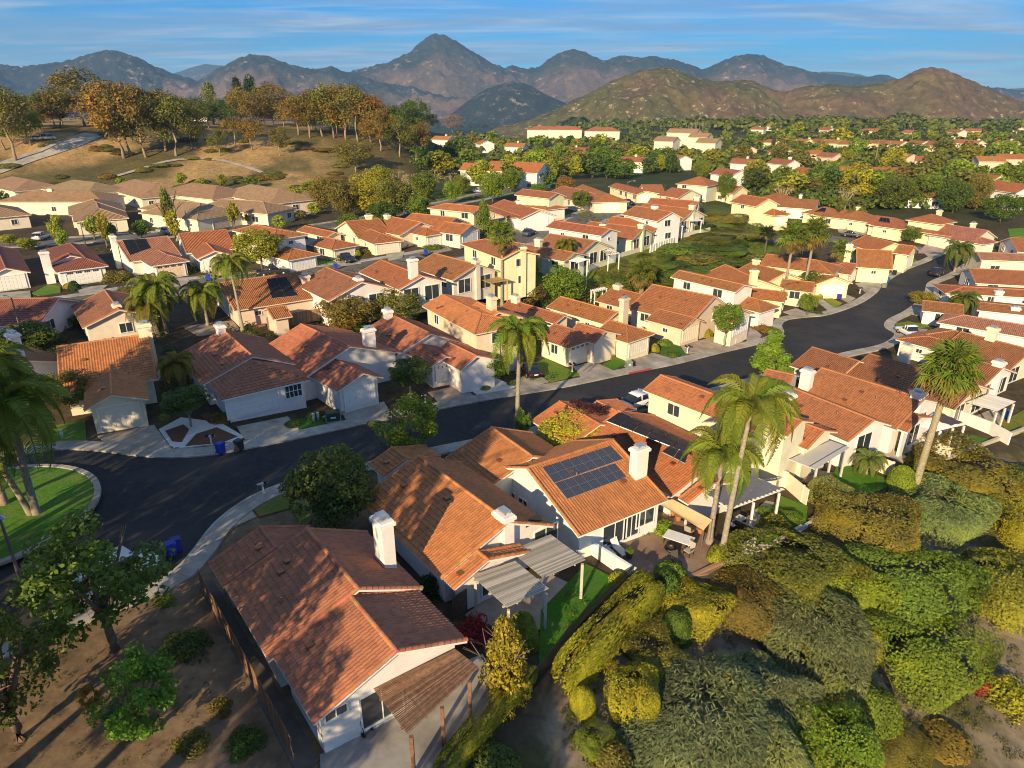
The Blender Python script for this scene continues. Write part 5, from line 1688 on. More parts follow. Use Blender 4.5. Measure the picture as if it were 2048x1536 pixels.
SLOPEPL = [
 ('ball', 1165, 1420, 54, 1.3, 'y', 'small clipped ball shrub under the long hedge'), ('lump', 1270, 1400, 110, 1.6, 'y', 'olive clipped shrub right of the small ball shrub'), ('lump', 1300, 1330, 100, 1.2, 'o', 'low olive shrub behind the long hedge'),
 ('ball', 1350, 1270, 66, 1.5, 'd', 'dark ball shrub below the terracotta patio'), ('lump', 1390, 1225, 120, 1.6, 'y', 'yellow green shrub beneath the patio corner'), ('lump', 1480, 1215, 130, 1.6, 'b', 'rusty orange hedge section below the block wall'),
 ('lump', 1590, 1150, 190, 2.0, (.10, .12, .02), 'broad clipped bank shrub below the lit lawn'), ('spray', 1400, 1470, 230, 1.8, 's', 'large grey green juniper in the shade at bottom centre'), ('spray', 1510, 1400, 170, 2.0, (.12, .14, .07), 'sunlit grey green juniper at bottom centre'),
 ('spray', 1490, 1520, 160, 1.7, (.12, .145, .065), 'juniper cut by the bottom edge'), ('spray', 1620, 1270, 190, 1.7, (.10, .13, .055), 'juniper spreading between clipped shrubs'), ('lump', 1700, 1190, 130, 1.8, 'l', 'bright feathery shrub right of the broad bank shrub'),
 ('lump', 1820, 1190, 180, 2.4, (.085, .135, .02), 'large domed shrub with red tips on the slope'), ('lump', 1850, 1330, 170, 2.4, 'g', 'tall dark domed shrub lower on the slope'), ('lump', 1990, 1190, 170, 2.4, (.15, .16, .02), 'big golden domed shrub at the right edge'),
 ('lump', 1720, 1060, 150, 2.0, (.10, .105, .02), 'bronze clipped shrub on the upper slope'), ('spray', 1880, 1040, 160, 1.9, (.11, .145, .06), 'pale juniper dome on the upper slope'), ('lump', 1930, 965, 170, 1.8, (.12, .12, .02), 'olive hedge block at the top of the slope'),
 ('lump', 2030, 985, 90, 2.0, 'g', 'green dome shrub at the upper right edge'), ('lump', 2040, 1075, 90, 2.0, 'y', 'yellow green dome shrub cut by the right edge'), ('lump', 1640, 1330, 60, 1.1, (.19, .17, .02), 'small golden shrub in the middle of the slope'),
 ('small', 1690, 1330, 44, 1.0, 'b', 'small bronze shrub beside the golden one'), ('ball', 1730, 1310, 56, 1.6, 'y', 'upright oval shrub beside the bronze one'), ('ball', 1660, 1400, 76, 1.7, 'l', 'clipped green ball in the lower slope'),
 ('ball', 1740, 1440, 96, 1.8, 'g', 'darker clipped ball right of the green one'), ('lump', 1640, 1500, 130, 2.0, (.10, .155, .02), 'bright clipped mound at the bottom'), ('lump', 1660, 1560, 150, 2.0, 'l', 'bright mound cut by the bottom edge'),
 ('shrub', 2010, 1400, 110, 1.3, (.14, .16, .02), 'sprawling shrub with red flowers at the right edge'), ('shrub', 1955, 1375, 44, .9, 'r', 'red flowering clump beside the right edge shrub'), ('small', 990, 1530, 90, 1.0, 'd', 'dark shrub at the bottom left of the sandy patch'),
 ('small', 1215, 1530, 90, .9, 'o', 'low dry shrub at the bottom of the sandy patch'), ('small', 1330, 1180, 60, 1.2, 'd', 'dark little shrub under the patio fence'), ('lump', 1180, 1490, 60, .8, 'g', 'low creeping shrub in the sandy patch'),
 ('spray', 1660, 1000, 70, 1.4, (.16, .18, .06), 'strappy agave like plant at the wall corner'), ('ball', 1800, 975, 48, 1.9, 'l', 'leafy shrub at the foot of the tall fan palm'), ('lump', 1560, 1040, 60, .6, 'g', 'low shrub at the edge of the artificial lawn'),
 ('small', 1240, 1165, 44, .8, 'y', 'small shrub at the corner of the white wall'), ('small', 1340, 1150, 60, .8, 'g', 'low plants along the terracotta patio edge'), ('small', 1430, 1120, 36, 1.0, 'y', 'flowering plant at the foot of the twin palms'),
 ('lump', 1770, 1480, 130, .7, 'o', 'dry brush patch at the lower right'), ('small', 1880, 1480, 100, .5, 'o', 'low weeds at the lower right'), ('small', 1560, 1250, 90, 1.4, 'o', 'dry brown patch of shrub behind the juniper'),
]
for k, x, y, w, h, c, lb in SLOPEPL: shrub(k, (x, y), w, h * 1.3, tuple(min(.36, q * f) for q, f in zip(GREEN_[c], (1.25, 1.15, 1.0))) if isinstance(c, str) and c in 'yglo' else c, lb, None if False else None)
# green bank behind the street
for i, (x, y, w, h) in enumerate(((1320, 545, 110, 1.2), (1380, 515, 110, 1.2), (1440, 500, 100, 1.3), (1460, 470, 90, 1.3), (1210, 578, 90, 1.2), (1430, 525, 100, 1.2), (1260, 545, 90, 1.2), (1180, 588, 80, 1.5), (1240, 560, 70, 1.3), (1300, 530, 90, 1.3), (1350, 500, 90, 1.3), (1400, 540, 100, 1.3), (1420, 480, 80, 1.2), (1480, 520, 90, 1.6), (1500, 470, 70, 1.8), (1450, 440, 60, 1.4), (1520, 440, 60, 1.8), (1350, 560, 90, 1.2), (1460, 560, 80, 1.3), (1280, 570, 70, 1.2), (1395, 455, 60, 1.0), (1490, 415, 50, 1.5), (1230, 600, 60, 1.2))):
    shrub(('lump', 'small', 'lump')[i % 3], (x, y), w, h, TRG.choice(((.075, .115, .018), (.065, .10, .016), (.105, .115, .02))), 'low clipped green shrub carpeting the bank above the street', 'shrubs carpeting the green bank')
# shrubs in front gardens
YARD = [(630, 835, 34, .7, 'd', 'dark shrub under the white windowed house corner'), (585, 852, 30, .8, 'g', 'green shrub beside the white garage door'), (440, 842, 36, .9, 'b', 'dry rusty shrub by the hipped garage'), (328, 838, 20, .6, 'y', 'yellow plant strip between two left drives'),
        (952, 755, 36, .7, 'd', 'clipped shrub below the garage house window'), (1022, 770, 16, .6, 'g', 'spiky plant in the white pebbles'), (970, 778, 24, .6, 'g', 'little palm shrub in the white pebbles'), (1198, 718, 20, 1.1, 'g', 'left of two round shrubs by the salmon house window'), (1220, 716, 22, 1.0, 'y', 'right of two round shrubs by the salmon house window'),
        (1310, 702, 16, 1.2, 'y', 'column shrub by the hipped garage'), (1330, 690, 26, 1.0, 'g', 'cycad like plant by the brown garage'), (1345, 712, 30, .8, 'd', 'small sago plant on the shaded lawn'), (1412, 672, 26, 1.3, 'y', 'yellow green shrub beside the peach garage'), (1520, 660, 44, 1.1, 'b', 'rust coloured shrub at the street corner'), (1545, 665, 34, 1.0, 'g', 'leafy shrub at the street corner'),
        (1530, 622, 60, 1.0, 'y', 'wide low shrub behind the street lamp'), (1637, 598, 14, 1.2, 'y', 'narrow shrub by a pale garage'), (1635, 628, 22, .6, 'd', 'dark bush by the wheelie bin drive'), (1760, 530, 10, 1.6, 'g', 'slim column shrub by the bend'), (1788, 526, 14, 1.6, 'g', 'column shrub left of the pale garage gable'),
        (865, 498, 44, 1.0, 'g', 'clipped hedge on the upper street drive'), (735, 505, 50, 1.3, 'o', 'bushy shrubs along the cream garage side'), (715, 512, 16, 1.2, 'l', 'green ball shrub by the dark parked car'), (1125, 430, 14, 1.4, 'g', 'clipped street bush on the upper street'), (1180, 415, 30, .8, 'o', 'dry shrubs below the round street tree'),
        (895, 490, 16, .9, 'g', 'small bush in front of the white garage'), (615, 530, 20, .9, 'g', 'square clipped shrub by the upper lawn'), (720, 655, 60, 1.4, 'd', 'dark hedge shrub along the wooden fence'), (650, 640, 60, 1.3, 'g', 'bright hedge shrub along the wooden fence'), (660, 610, 30, 1.4, 'l', 'green shrub in the narrow side yard'),
        (965, 590, 50, 1.3, 'y', 'pale shrub below the tan awning'), (150, 580, 20, 1.6, 'k', 'dark topiary ball by the white garage'), (262, 580, 50, 1.0, 'o', 'flowering shrubs below the solar house'), (140, 575, 24, 1.0, 'y', 'yellow shrub by the front steps'), (235, 560, 60, 1.8, 'o', 'tall dry shrub at the side of the solar house'),
        (745, 850, 22, .6, 'd', 'low shrub at the shaded garage corner'), (1880, 690, 60, 1.0, 'g', 'shrub bed left of the white pickup driveway'), (1950, 685, 44, 1.2, 'l', 'leafy shrub under the pinkish roof'), (1860, 632, 16, .8, 'y', 'small shrub on the kerbside bed'), (1220, 612, 26, 1.4, 'g', 'green column shrub in the hollow'), (1190, 620, 40, .7, 'y', 'low golden shrub in the hollow'),
        (1835, 942, 44, 1.2, 'g', 'shrub by the white garden wall'), (1700, 880, 30, 1.0, 'y', 'shrub at the glazed gable corner'), (1760, 870, 30, .9, 'g', 'shrub row along the beige fence'), (1320, 1060, 60, 1.0, 'l', 'leafy green bed beside the white sliding doors'), (1280, 1065, 40, .6, 'g', 'low green plants by the white sliding doors')]
for x, y, w, h, c, lb in YARD: shrub('small' if w < 40 else 'shrub', (x, y), w, h, c, lb)
# eucalyptus and conifers on the hill
EUC = [(32, 322, 176, 74, 'o', 'full'), (170, 252, 142, 92, 'o', 'umbrella shaped'), (82, 262, 205, 60, 'b', 'low rusty'), (120, 255, 188, 76, 'b', 'bushy brown'), (248, 316, 158, 96, 'b', 'tall rusty'), (262, 312, 168, 90, 'o', 'olive'), (292, 315, 180, 74, 'o', 'slim'), (332, 302, 182, 78, 'o', 'leaning'),
       (352, 312, 196, 60, 'o', 'short'), (386, 300, 214, 56, 'o', 'open'), (275, 236, 138, 74, 'o', 'distant tall'), (548, 243, 170, 66, 'b', 'dark brown'), (597, 270, 196, 56, 'b', 'thin'), (620, 276, 190, 56, 'o', 'forked'), (645, 273, 178, 62, 'b', 'rust topped'), (668, 276, 170, 66, 'o', 'broad'),
       (692, 279, 174, 66, 'b', 'dense rusty'), (716, 283, 176, 66, 'o', 'dense olive'), (742, 284, 188, 60, 'b', 'rounded'), (762, 302, 226, 62, 'b', 'lower'), (800, 314, 240, 58, 'o', 'small leafy'), (832, 322, 244, 50, 'b', 'small rusty'), (905, 266, 204, 36, 'b', 'solitary tall'), (560, 312, 256, 34, 'o', 'young'),
       (440, 312, 262, 30, 'o', 'thin young'), (712, 345, 284, 62, 'o', 'bushy lower'), (505, 300, 240, 40, 'b', 'dry'), (470, 292, 235, 44, 'b', 'brushy'), (10, 300, 205, 60, 'g', 'green'), (62, 290, 215, 50, 'g', 'green low'), (200, 240, 200, 60, 'd', 'dark green'), (228, 250, 175, 70, 'o', 'mid height')]
for i, (x, y, t, w, c, d) in enumerate(sorted(EUC)):
    w *= 1.25
    t -= 4
    tree('euc', (x, y), t, w, c, '%s eucalyptus on the dry hill, %s gum tree from the left' % (d, ordinal(i) if i < 30 else '%dth' % (i + 1) if i != 30 else '31st'), 'eucalyptus on the hill', 'tall', .24, (.34, .26, .18), 'eucalyptus_tree') if i != 31 else tree('euc', (x, y), t, w, c, '%s eucalyptus standing apart beyond the hill, farthest right gum tree' % d, 'eucalyptus on the hill', 'tall', .24, (.34, .26, .18), 'eucalyptus_tree')
for i, (x, y, t, w, c) in enumerate(((408, 240, 178, 34, 'd'), (428, 250, 170, 44, 's'), (455, 240, 164, 36, 'k'), (482, 242, 160, 40, 'k'), (510, 243, 158, 44, 'k'), (350, 238, 176, 40, 'd'), (375, 236, 172, 36, 'k'))):
    tree('pine', (x, y), t, w * 1.6, c, 'conifer beside the white hilltop building, %s from the left' % ordinal(sorted((408, 428, 455, 482, 510, 350, 375)).index(x)), 'conifers on the hilltop', 'pole', .1, name='conifer')
# continuous canopy along the crest behind them
CR = random.Random(14)
CREST = [(x + CR.uniform(-9, 9), CR.uniform(244, 262) + (x > 620) * 14, CR.uniform(172, 205) + (x > 740) * 22, CR.uniform(48, 80)) for x in range(6, 850, 21) if not 150 < x < 190]
for i, (x, y, t, w) in enumerate(CREST):
    tree('euc', (x, y), t, w, CR.choice(('o', 'o', 'b', 'd', 'g')), 'gum tree in the crest canopy behind the front eucalyptus, %s from the left' % ordinal(i), 'crest canopy gum trees', 'tall', .18, (.30, .23, .16), 'eucalyptus_tree')
# scrub on the dry hill
HS = random.Random(8)
for i in range(46):
    x, y = HS.uniform(10, 830), HS.uniform(268, 375)
    if x < 200 and y < 290: continue
    shrub('small', (x, y), HS.uniform(14, 44) * (1 + (x > 480) * .3), HS.uniform(.6, 1.6), HS.choice(('o', 'o', 'b', (.10, .12, .03))), 'low scrub bush scattered on the dry hillside', 'scrub on the dry hillside')
# belt between the hill and the upper street
BELT = [(735, 432, 350, 80, 'y', 'broad'), (792, 442, 352, 74, 'o', 'broad'), (690, 440, 360, 60, 'o', 'broad'), (650, 420, 352, 50, 'o', 'broad'), (760, 392, 330, 66, 'y', 'broad'), (850, 402, 342, 60, 'g', 'broad'), (835, 440, 385, 50, 'g', 'broad'), (770, 450, 400, 60, 'd', 'broad'), (905, 408, 360, 34, 'l', 'broad'), (922, 390, 345, 36, 'g', 'broad'),
        (960, 372, 318, 52, 'y', 'broad'), (940, 350, 300, 56, 'g', 'broad'), (985, 405, 338, 50, 'l', 'broad'), (1022, 386, 338, 46, 'g', 'broad'), (880, 350, 300, 60, 'y', 'broad'), (900, 330, 276, 50, 'd', 'broad'), (845, 345, 292, 44, 'd', 'broad'), (1130, 390, 350, 40, 'b', 'broad'), (1075, 390, 365, 30, 'g', 'broad'), (700, 470, 425, 46, 'g', 'broad'), (740, 470, 430, 40, 'l', 'broad')]
for i, (x, y, t, w, c, k) in enumerate(sorted(BELT)):
    tree(k if y > 380 else 'mid', (x, y), t, w, c, 'leafy tree in the belt behind the upper street, %s from the left' % ordinal(i), 'leafy trees behind the upper street', 'low', .12)
for i, (x, y, t) in enumerate(((800, 392, 340), (826, 394, 346), (868, 392, 336), (908, 384, 344), (1565, 410, 362), (1690, 418, 368))):
    tree('twiggy', (x, y), t, 46, (.24, .19, .10), 'bare branched pale tree, %s from the left' % ordinal(i), 'bare branched trees', 'bare', .3, (.42, .33, .22))
for i, (x, y, t) in enumerate(((1060, 362, 310), (1121, 376, 330), (1880, 405, 365), (1545, 300, 268), (640, 420, 390), (450, 398, 370))):
    tree('column', (x, y), t, 11, 'k', 'slim dark cypress, %s from the left' % ordinal((450, 640, 1060, 1121, 1545, 1880).index(x)), 'slim cypresses', None, .0, name='cypress_tree')
# small trees of the tan estate
TANT = [(215, 495, 425, 20, 'y'), (120, 490, 430, 28, 'y'), (345, 470, 375, 22, 'g'), (352, 480, 420, 26, 'y'), (190, 480, 430, 30, 'l'), (285, 480, 440, 36, 'g'), (470, 458, 400, 24, 'y'), (20, 490, 468, 40, 'y'), (55, 500, 475, 46, 'y'), (130, 500, 455, 26, 'l'), (225, 490, 445, 26, 'g'), (500, 450, 425, 20, 'y'), (560, 460, 430, 26, 'l'), (600, 440, 420, 30, 'o'), (630, 430, 405, 30, 'y'), (275, 405, 380, 34, 'g'), (365, 395, 368, 40, 'g'), (590, 400, 372, 34, 'y'), (620, 390, 362, 36, 'y'), (665, 400, 372, 30, 'g'), (10, 410, 380, 24, 'd'), (250, 380, 352, 28, 'l'), (365, 372, 345, 24, 'y'), (405, 380, 355, 30, 'l'), (445, 375, 348, 20, 'y'), (505, 378, 352, 30, 'g')]
for i, (x, y, t, w, c) in enumerate(sorted(TANT)):
    tree('mid', (x, y), t, w, c, 'young garden tree among the tan roofed houses, %s from the left' % ordinal(i), 'garden trees of the tan roofed estate', 'std', .2)
# trees through the far town
TOWN = random.Random(21)
TG = 'trees among the far houses'
for i in range(235):
    y = 246 + (TOWN.random() ** .8) * 165
    lo = 900 if y < 330 else 1010 if y < 380 else 1500
    x = TOWN.uniform(lo, 2060)
    if 1100 < x < 1460 and y > 352: continue
    if 1330 < x < 1440 and 285 < y < 312 and TOWN.random() < .7: continue
    if y > 395 and (x < 1700 or y > 420): continue
    s = TOWN.uniform(5.0, 10.5) * (1.15 if y < 300 else 1)
    p = G(x, y)
    if any((c - Vector((p.x, p.y, c.z))).length < 6.5 for _, _, c in HOUSES): continue
    c = TOWN.choice(('g', 'y', 'l', 'o', 'y', 'l', 'g', 'd', 'o', 'y'))
    kind = 'mid' if y > 300 else 'far'
    hr, hb, hc = min((h for h in HOUSES), key=lambda h: (h[2].x - p.x) ** 2 + (h[2].y - p.y) ** 2)
    dx, dy = p.x - hc.x, p.y - hc.y
    rel = ('right of' if dx > 0 else 'left of') if abs(dx) > abs(dy) * .6 else ('behind' if dy > 0 else 'in front of')
    wd = {'g': 'green', 'd': 'dark green', 'o': 'olive', 'y': 'yellow green', 'l': 'light green', 'b': 'rusty', 'k': 'blackish green'}[c]
    lb = '%s tree %s the %s' % (wd, rel, SHORT.get(hr.name, ' '.join(hr['label'].split()[:9])))
    tree(kind, p, 0, s * TOWN.uniform(.4, .65), c, ' '.join(lb.split()[:16]), TG, 'low', .12, h=s)
for i, (x, y, w, h, c, lb) in enumerate(((1785, 420, 72, 11, 'd', 'big dark round tree right of the bare branched tree'), (1835, 415, 66, 10, 'g', 'big round tree in front of the large brown roofed house'), (1905, 425, 60, 10, 'd', 'dark tree beside the half hidden orange roof'), (1950, 420, 50, 11, 'o', 'tall olive tree left of the white two-storey house'),
                                         (2000, 445, 70, 8, 'd', 'dark spreading tree by the right edge lawn'), (1450, 405, 34, 9, 'g', 'green tree beside the square hip roofed house'), (1400, 360, 34, 9, 'g', 'green tree in front of the white gabled house'), (1750, 405, 40, 9, 'l', 'light tree left of the big dark round tree'))):
    tree('broad', (x, y), 0, w, c, lb, None, 'low', .1, h=h)
FILL = random.Random(77)
for i in range(26):
    x = 1090 + i * 10 + FILL.uniform(-6, 6)
    y = FILL.uniform(326, 366) if x < 1300 else FILL.uniform(330, 350)
    c, wd = FILL.choice((('g', 'green'), ('y', 'yellow green'), ('l', 'light green'), ('d', 'dark green')))
    tree('mid', (x, y), 0, FILL.uniform(30, 48), c, '%s tree of the loose row behind the upper street roofs, %s from the left' % (wd, ordinal(i)), 'trees behind the upper street roofs', 'low', .1, h=FILL.uniform(6, 10))
# tall palms on the far skyline
for i in range(26):
    x = (1372 + i * 4.2 + TOWN.uniform(-2, 2)) if i < 10 else (1790 + (i - 10) * 5.0 + TOWN.uniform(-3, 3)) if i < 20 else TOWN.uniform(1480, 2040)
    y = 268 if i < 10 else 258 if i < 20 else TOWN.uniform(262, 330)
    p = G(x, y)
    hh = TOWN.uniform(11, 15)
    r_ = empty('palm_tree', p, 0, 'tall thin palm in the distant skyline row', 'palm', 'distant skyline palms')
    mobj('trunk', TRUNKS['pole'][0], r_, (.3, .25, .18), scale=(hh * .8, hh * .8, hh))
    mobj('crown', CROWNS['far'][i % 4], r_, (.08, .11, .03), loc=(0, 0, hh), scale=(1.9, 1.9, 1.5))

# ------------------------------------------------------------------ drives, lawns, patios
def poly(t, *pts): return [G(*px(t, a, b))[:2] for a, b in pts]
CT = (1.0, .97, .92)
DRIVES = [('D', ((572, 802), (902, 737), (1003, 872), (960, 905), (640, 858))), ('D', ((1385, 747), (1685, 687), (1760, 775), (1435, 825))), ('E', ((95, 655), (345, 600), (395, 682), (140, 738))),
          ('E', ((605, 545), (800, 500), (880, 575), (690, 622))), ('E', ((1090, 480), (1225, 425), (1310, 482), (1130, 528))), ('E', ((1455, 395), (1572, 362), (1700, 425), (1500, 458))), ('E', ((1795, 338), (1925, 315), (2045, 352), (1830, 398))),
          ('Z5', ((205, 1495), (445, 1435), (620, 1385), (690, 1500), (520, 1545), (260, 1580))), ('Z5', ((740, 1320), (930, 1290), (1040, 1390), (1000, 1470), (900, 1450))), ('Z5', ((1260, 1150), (1390, 1115), (1580, 1170), (1440, 1215))),
          ('Z5', ((1600, 1040), (1650, 1010), (1800, 1120), (1740, 1150))), ('Z5', ((1790, 985), (1870, 960), (2000, 1010), (1930, 1055))), ('Z6', ((320, 860), (480, 830), (560, 880), (420, 950))), ('Z6', ((620, 690), (700, 660), (830, 700), (740, 735))), ('Z6', ((1030, 470), (1200, 445), (1230, 560), (1080, 590), (980, 520))),
          ('Z6', ((960, 1190), (1090, 1120), (970, 1090), (830, 1150))), ('Z6', ((700, 1300), (1060, 1330), (1010, 1400), (780, 1350))), ('Z1', ((-20, 960), (310, 935), (320, 1020), (-20, 1040))), ('Z1', ((790, 900), (1110, 875), (1000, 960), (830, 985))), ('Z1', ((1600, 810), (1900, 800), (1980, 870), (1640, 900))),
          ('Z2', ((380, 740), (640, 720), (700, 800), (440, 810))), ('Z2', ((1060, 700), (1340, 690), (1300, 760), (980, 790))), ('Z2', ((1690, 635), (1890, 600), (1960, 650), (1760, 680))), ('Z3', ((470, 760), (660, 735), (640, 800), (500, 830))), ('Z3', ((890, 690), (1070, 675), (1150, 720), (960, 760))), ('Z3', ((1800, 500), (1900, 485), (1960, 520), (1860, 545))),
          ('Z4', ((540, 395), (620, 385), (760, 385), (680, 420))), ('Z4', ((930, 280), (1000, 265), (1120, 285), (1030, 310))), ('Z4', ((1150, 245), (1260, 235), (1340, 270), (1240, 285))), ('Z6', ((120, 270), (330, 310), (440, 350), (300, 380), (150, 330))),
          ('G', ((1165, 245), (1310, 180), (1345, 225), (1200, 290)))]
for t, P in DRIVES:
    tag(flat('driveway', poly(t, *P), 0.13, M_CONC, None, jitter(CT, .06)), kind='structure')
LAWNS = [('D', ((255, 750), (500, 712), (508, 838), (262, 848)), (1.05, 1.1, .8)), ('D', ((1695, 715), (1870, 675), (1907, 730), (1735, 766)), (.45, .75, .5)), ('E', ((1195, 385), (1290, 345), (1495, 440), (1320, 482)), (1.35, 1.2, .7)), ('E', ((1625, 380), (1760, 315), (1803, 352), (1682, 416)), (.7, 1.0, .5)),
         ('Y2', ((1730, 790), (1770, 640), (1990, 690), (2050, 790), (1830, 818)), (.6, .8, .5)), ('Z5', ((500, 1480), (640, 1370), (885, 1470), (680, 1522)), (1.3, 1.2, .6)), ('Z5', ((1660, 1000), (1700, 980), (1865, 1062), (1790, 1112)), (2.0, 1.3, .9)), ('Z6', ((710, 1270), (860, 1250), (1130, 1290), (920, 1322), (760, 1310)), (1.4, 1.15, .6)),
         ('Z1', ((330, 960), (500, 870), (620, 890), (620, 950), (400, 985)), (1.0, 1.1, .6)), ('Z2', ((1440, 610), (1560, 585), (1760, 660), (1640, 690), (1480, 660)), (.9, 1.1, .6)), ('Z3', ((1930, 490), (2040, 455), (2048, 500), (1980, 510)), (1, 1.1, .6)), ('Z4', ((740, 340), (880, 330), (890, 350), (800, 360)), (1, 1.1, .6)), ('Z4', ((1040, 270), (1130, 270), (1130, 290), (1060, 290)), (1, 1.1, .6)),
         ('Z6', ((430, 340), (540, 310), (620, 300), (600, 350), (520, 370)), (.9, 1.1, .5)), ('Z6', ((100, 280), (260, 255), (270, 290), (180, 300)), (.8, 1.0, .5)), ('Z6', ((1160, 480), (1300, 465), (1330, 510), (1180, 520)), (1.2, 1.2, .6)), ('Z6', ((1880, 300), (2048, 290), (2048, 380), (1900, 370)), (.9, 1.2, .5)),
         ('Z3', ((1480, 150), (1740, 120), (1740, 160), (1500, 180)), (1, 1.2, .6)), ('Z3', ((900, 160), (1380, 140), (1380, 190), (1000, 210)), (1.6, 1.2, .8)), ('Z6', ((760, 600), (850, 560), (960, 630), (830, 680)), (1.3, 1.2, .6)),
         ('P', ((1077, 1316), (1082, 1222), (1172, 1130), (1228, 1158), (1228, 1180), (1080, 1330)), (.55, .95, .45)), ('I', ((612, 332), (800, 110), (940, 165), (930, 252), (622, 420)), (.85, 1.15, .4)), ('F', ((900, 1012), (960, 868), (1240, 958), (1255, 1010), (985, 1102)), (.85, 1.15, .4)), ('Z7', ((1380, 1310), (1500, 1180), (1690, 1230), (1560, 1350), (1420, 1390)), (.6, 1.0, .4)),
         ('G', ((1315, 165), (1530, 92), (1640, 230), (1600, 290), (1520, 180), (1360, 225)), (1.5, .95, 1.1)), ('Z7', ((1800, 1060), (2060, 920), (2060, 1150), (1900, 1190)), (1.6, 1.0, .8))]
for t, P, c in LAWNS:
    tag(flat('lawn', poly(t, *P), 0.12, M_LAWN, None, c), kind='structure')
PATIOS = [('P', ((642, 1560), (640, 1512), (745, 1465), (905, 1335), (965, 1310), (1010, 1390), (880, 1560)), (.95, .97, 1.0)), ('P', ((930, 1232), (985, 1190), (1100, 1150), (1168, 1182), (1092, 1256), (1035, 1275)), (1.15, 1.1, 1.05)),
          ('P', ((1195, 1105), (1300, 1012), (1400, 1060), (1482, 1112), (1415, 1150), (1300, 1168), (1235, 1142)), (.8, .58, .45)), ('Y5', ((1400, 1400), (1700, 1140), (1840, 1170), (1912, 1290), (1560, 1445)), (1.25, 1.15, .95)), ('F', ((640, 960), (760, 900), (960, 930), (890, 1010)), (1.0, .9, .75)),
          ('Z7', ((1500, 1010), (1760, 900), (1900, 1010), (1740, 1110)), (1.1, 1.05, .9)), ('Z7', ((940, 1200), (1240, 1100), (1480, 1220), (1300, 1310), (1120, 1300)), (.8, .65, .5)), ('Z7', ((560, 1360), (660, 1310), (880, 1420), (800, 1470)), (1.4, 1.4, 1.4)), ('Z7', ((880, 1420), (1240, 1420), (1300, 1500), (1000, 1560), (850, 1500)), (.7, .55, .35)), ('P', ((395, 1170), (425, 1160), (640, 1520), (600, 1560)), (.35, .33, .33)),
          ('Z4', ((1020, 830), (1200, 760), (1400, 720), (1260, 790), (1040, 860)), (1.2, 1.1, .9)), ('Z4', ((1400, 690), (1560, 620), (1760, 590), (1600, 700)), (1.2, 1.1, .9)), ('Z3', ((1430, 1150), (1560, 1090), (1900, 1060), (1700, 1150)), (1.2, 1.1, .9)), ('Z3', ((860, 1200), (1100, 1170), (1000, 1240)), (1.0, .95, .9)), ('Z2', ((800, 1250), (960, 1230), (980, 1290), (800, 1330)), (.9, .6, .45)), ('Z2', ((120, 1300), (640, 1240), (720, 1330), (300, 1400)), (1, .9, .8))]
for t, P, c in PATIOS:
    tag(flat('patio', poly(t, *P), 0.10, M_PATIO, None, c), kind='structure')
flat('pebble_bed', poly('D', (930, 762), (1060, 692), (1290, 722), (1432, 805), (1390, 832), (1060, 872), (1000, 862)), 0.115, M_WSTONE, kind='structure')
flat('mulch_bed', poly('D', (968, 772), (1075, 735), (1108, 762), (1065, 838), (1010, 834)), 0.135, M_MULCH, kind='structure')
flat('mulch_bed', poly('D', (1085, 862), (1150, 790), (1270, 752), (1392, 805), (1300, 842)), 0.135, M_MULCH, kind='structure')
flat('mulch_bed', poly('D', (1170, 680), (1225, 660), (1275, 715), (1230, 730)), 0.135, M_MULCH, kind='structure')
flat('pebble_bed', poly('E', (845, 527), (1000, 460), (1112, 512), (1050, 532), (900, 567)), 0.115, M_WSTONE, kind='structure')
flat('pebble_bed', poly('E', (820, 500), (930, 460), (935, 480), (850, 510)), 0.115, M_WSTONE, kind='structure')

# ------------------------------------------------------------------ fences, walls, railings
def fence_boards(a, b, h, label, color, bw=.16, name='wooden_fence', gap=.012, part='board'):
    p, q = G(*a), G(*b)
    d = q - p
    d.z = 0
    ln = d.length
    d = d / ln
    rz = math.atan2(d.y, d.x)
    root = empty(name, (p.x, p.y, terrain(p.x, p.y)), rz, label, 'fence')
    n = min(300, int(ln / bw))
    bw = ln / n
    me = MB().box(gap / 2, bw - gap / 2, -.012, .012, 0, 1).data(part, M_WOOD)
    for k in range(n):
        g = TRG.uniform(.75, 1.25)
        mobj(part, me, root, tuple(c * g for c in color), loc=(k * bw, 0, .03), scale=(1, 1, h * TRG.uniform(.985, 1.015)))
    for z in (.35, h - .3): MB().box(0, ln, .014, .06, z, z + .09).build('rail', M_WOOD, root, color)
    return root
def block_wall(pts, h, label, color, th=.18, name='garden_wall', cap=True, m=None, posts=0):
    P = [G(*p) for p in pts]
    root = empty(name, (0, 0, 0), 0, label, 'wall')
    for p, q in zip(P, P[1:]):
        d = (q - p)
        d.z = 0
        ln = d.length
        M = Matrix.Translation((p.x, p.y, min(terrain(p.x, p.y), terrain(q.x, q.y)))) @ Matrix.Rotation(math.atan2(d.y, d.x), 4, 'Z')
        MB().box(0, ln, -th / 2, th / 2, -.6, h, M).build('panel', m or M_STUCCO, root, color)
        if cap: MB().box(-.03, ln + .03, -th / 2 - .03, th / 2 + .03, h + .002, h + .07, M).build('coping', M_STUCCO, root, tuple(min(.85, c * 1.08) for c in color))
        if posts:
            for k in range(int(ln / posts) + 1): MB().box(k * posts - .08, k * posts + .08, -.1, .1, -.3, h + .12, M).build('post', M_STUCCO, root, tuple(min(.85, c * 1.05) for c in color))
    return root
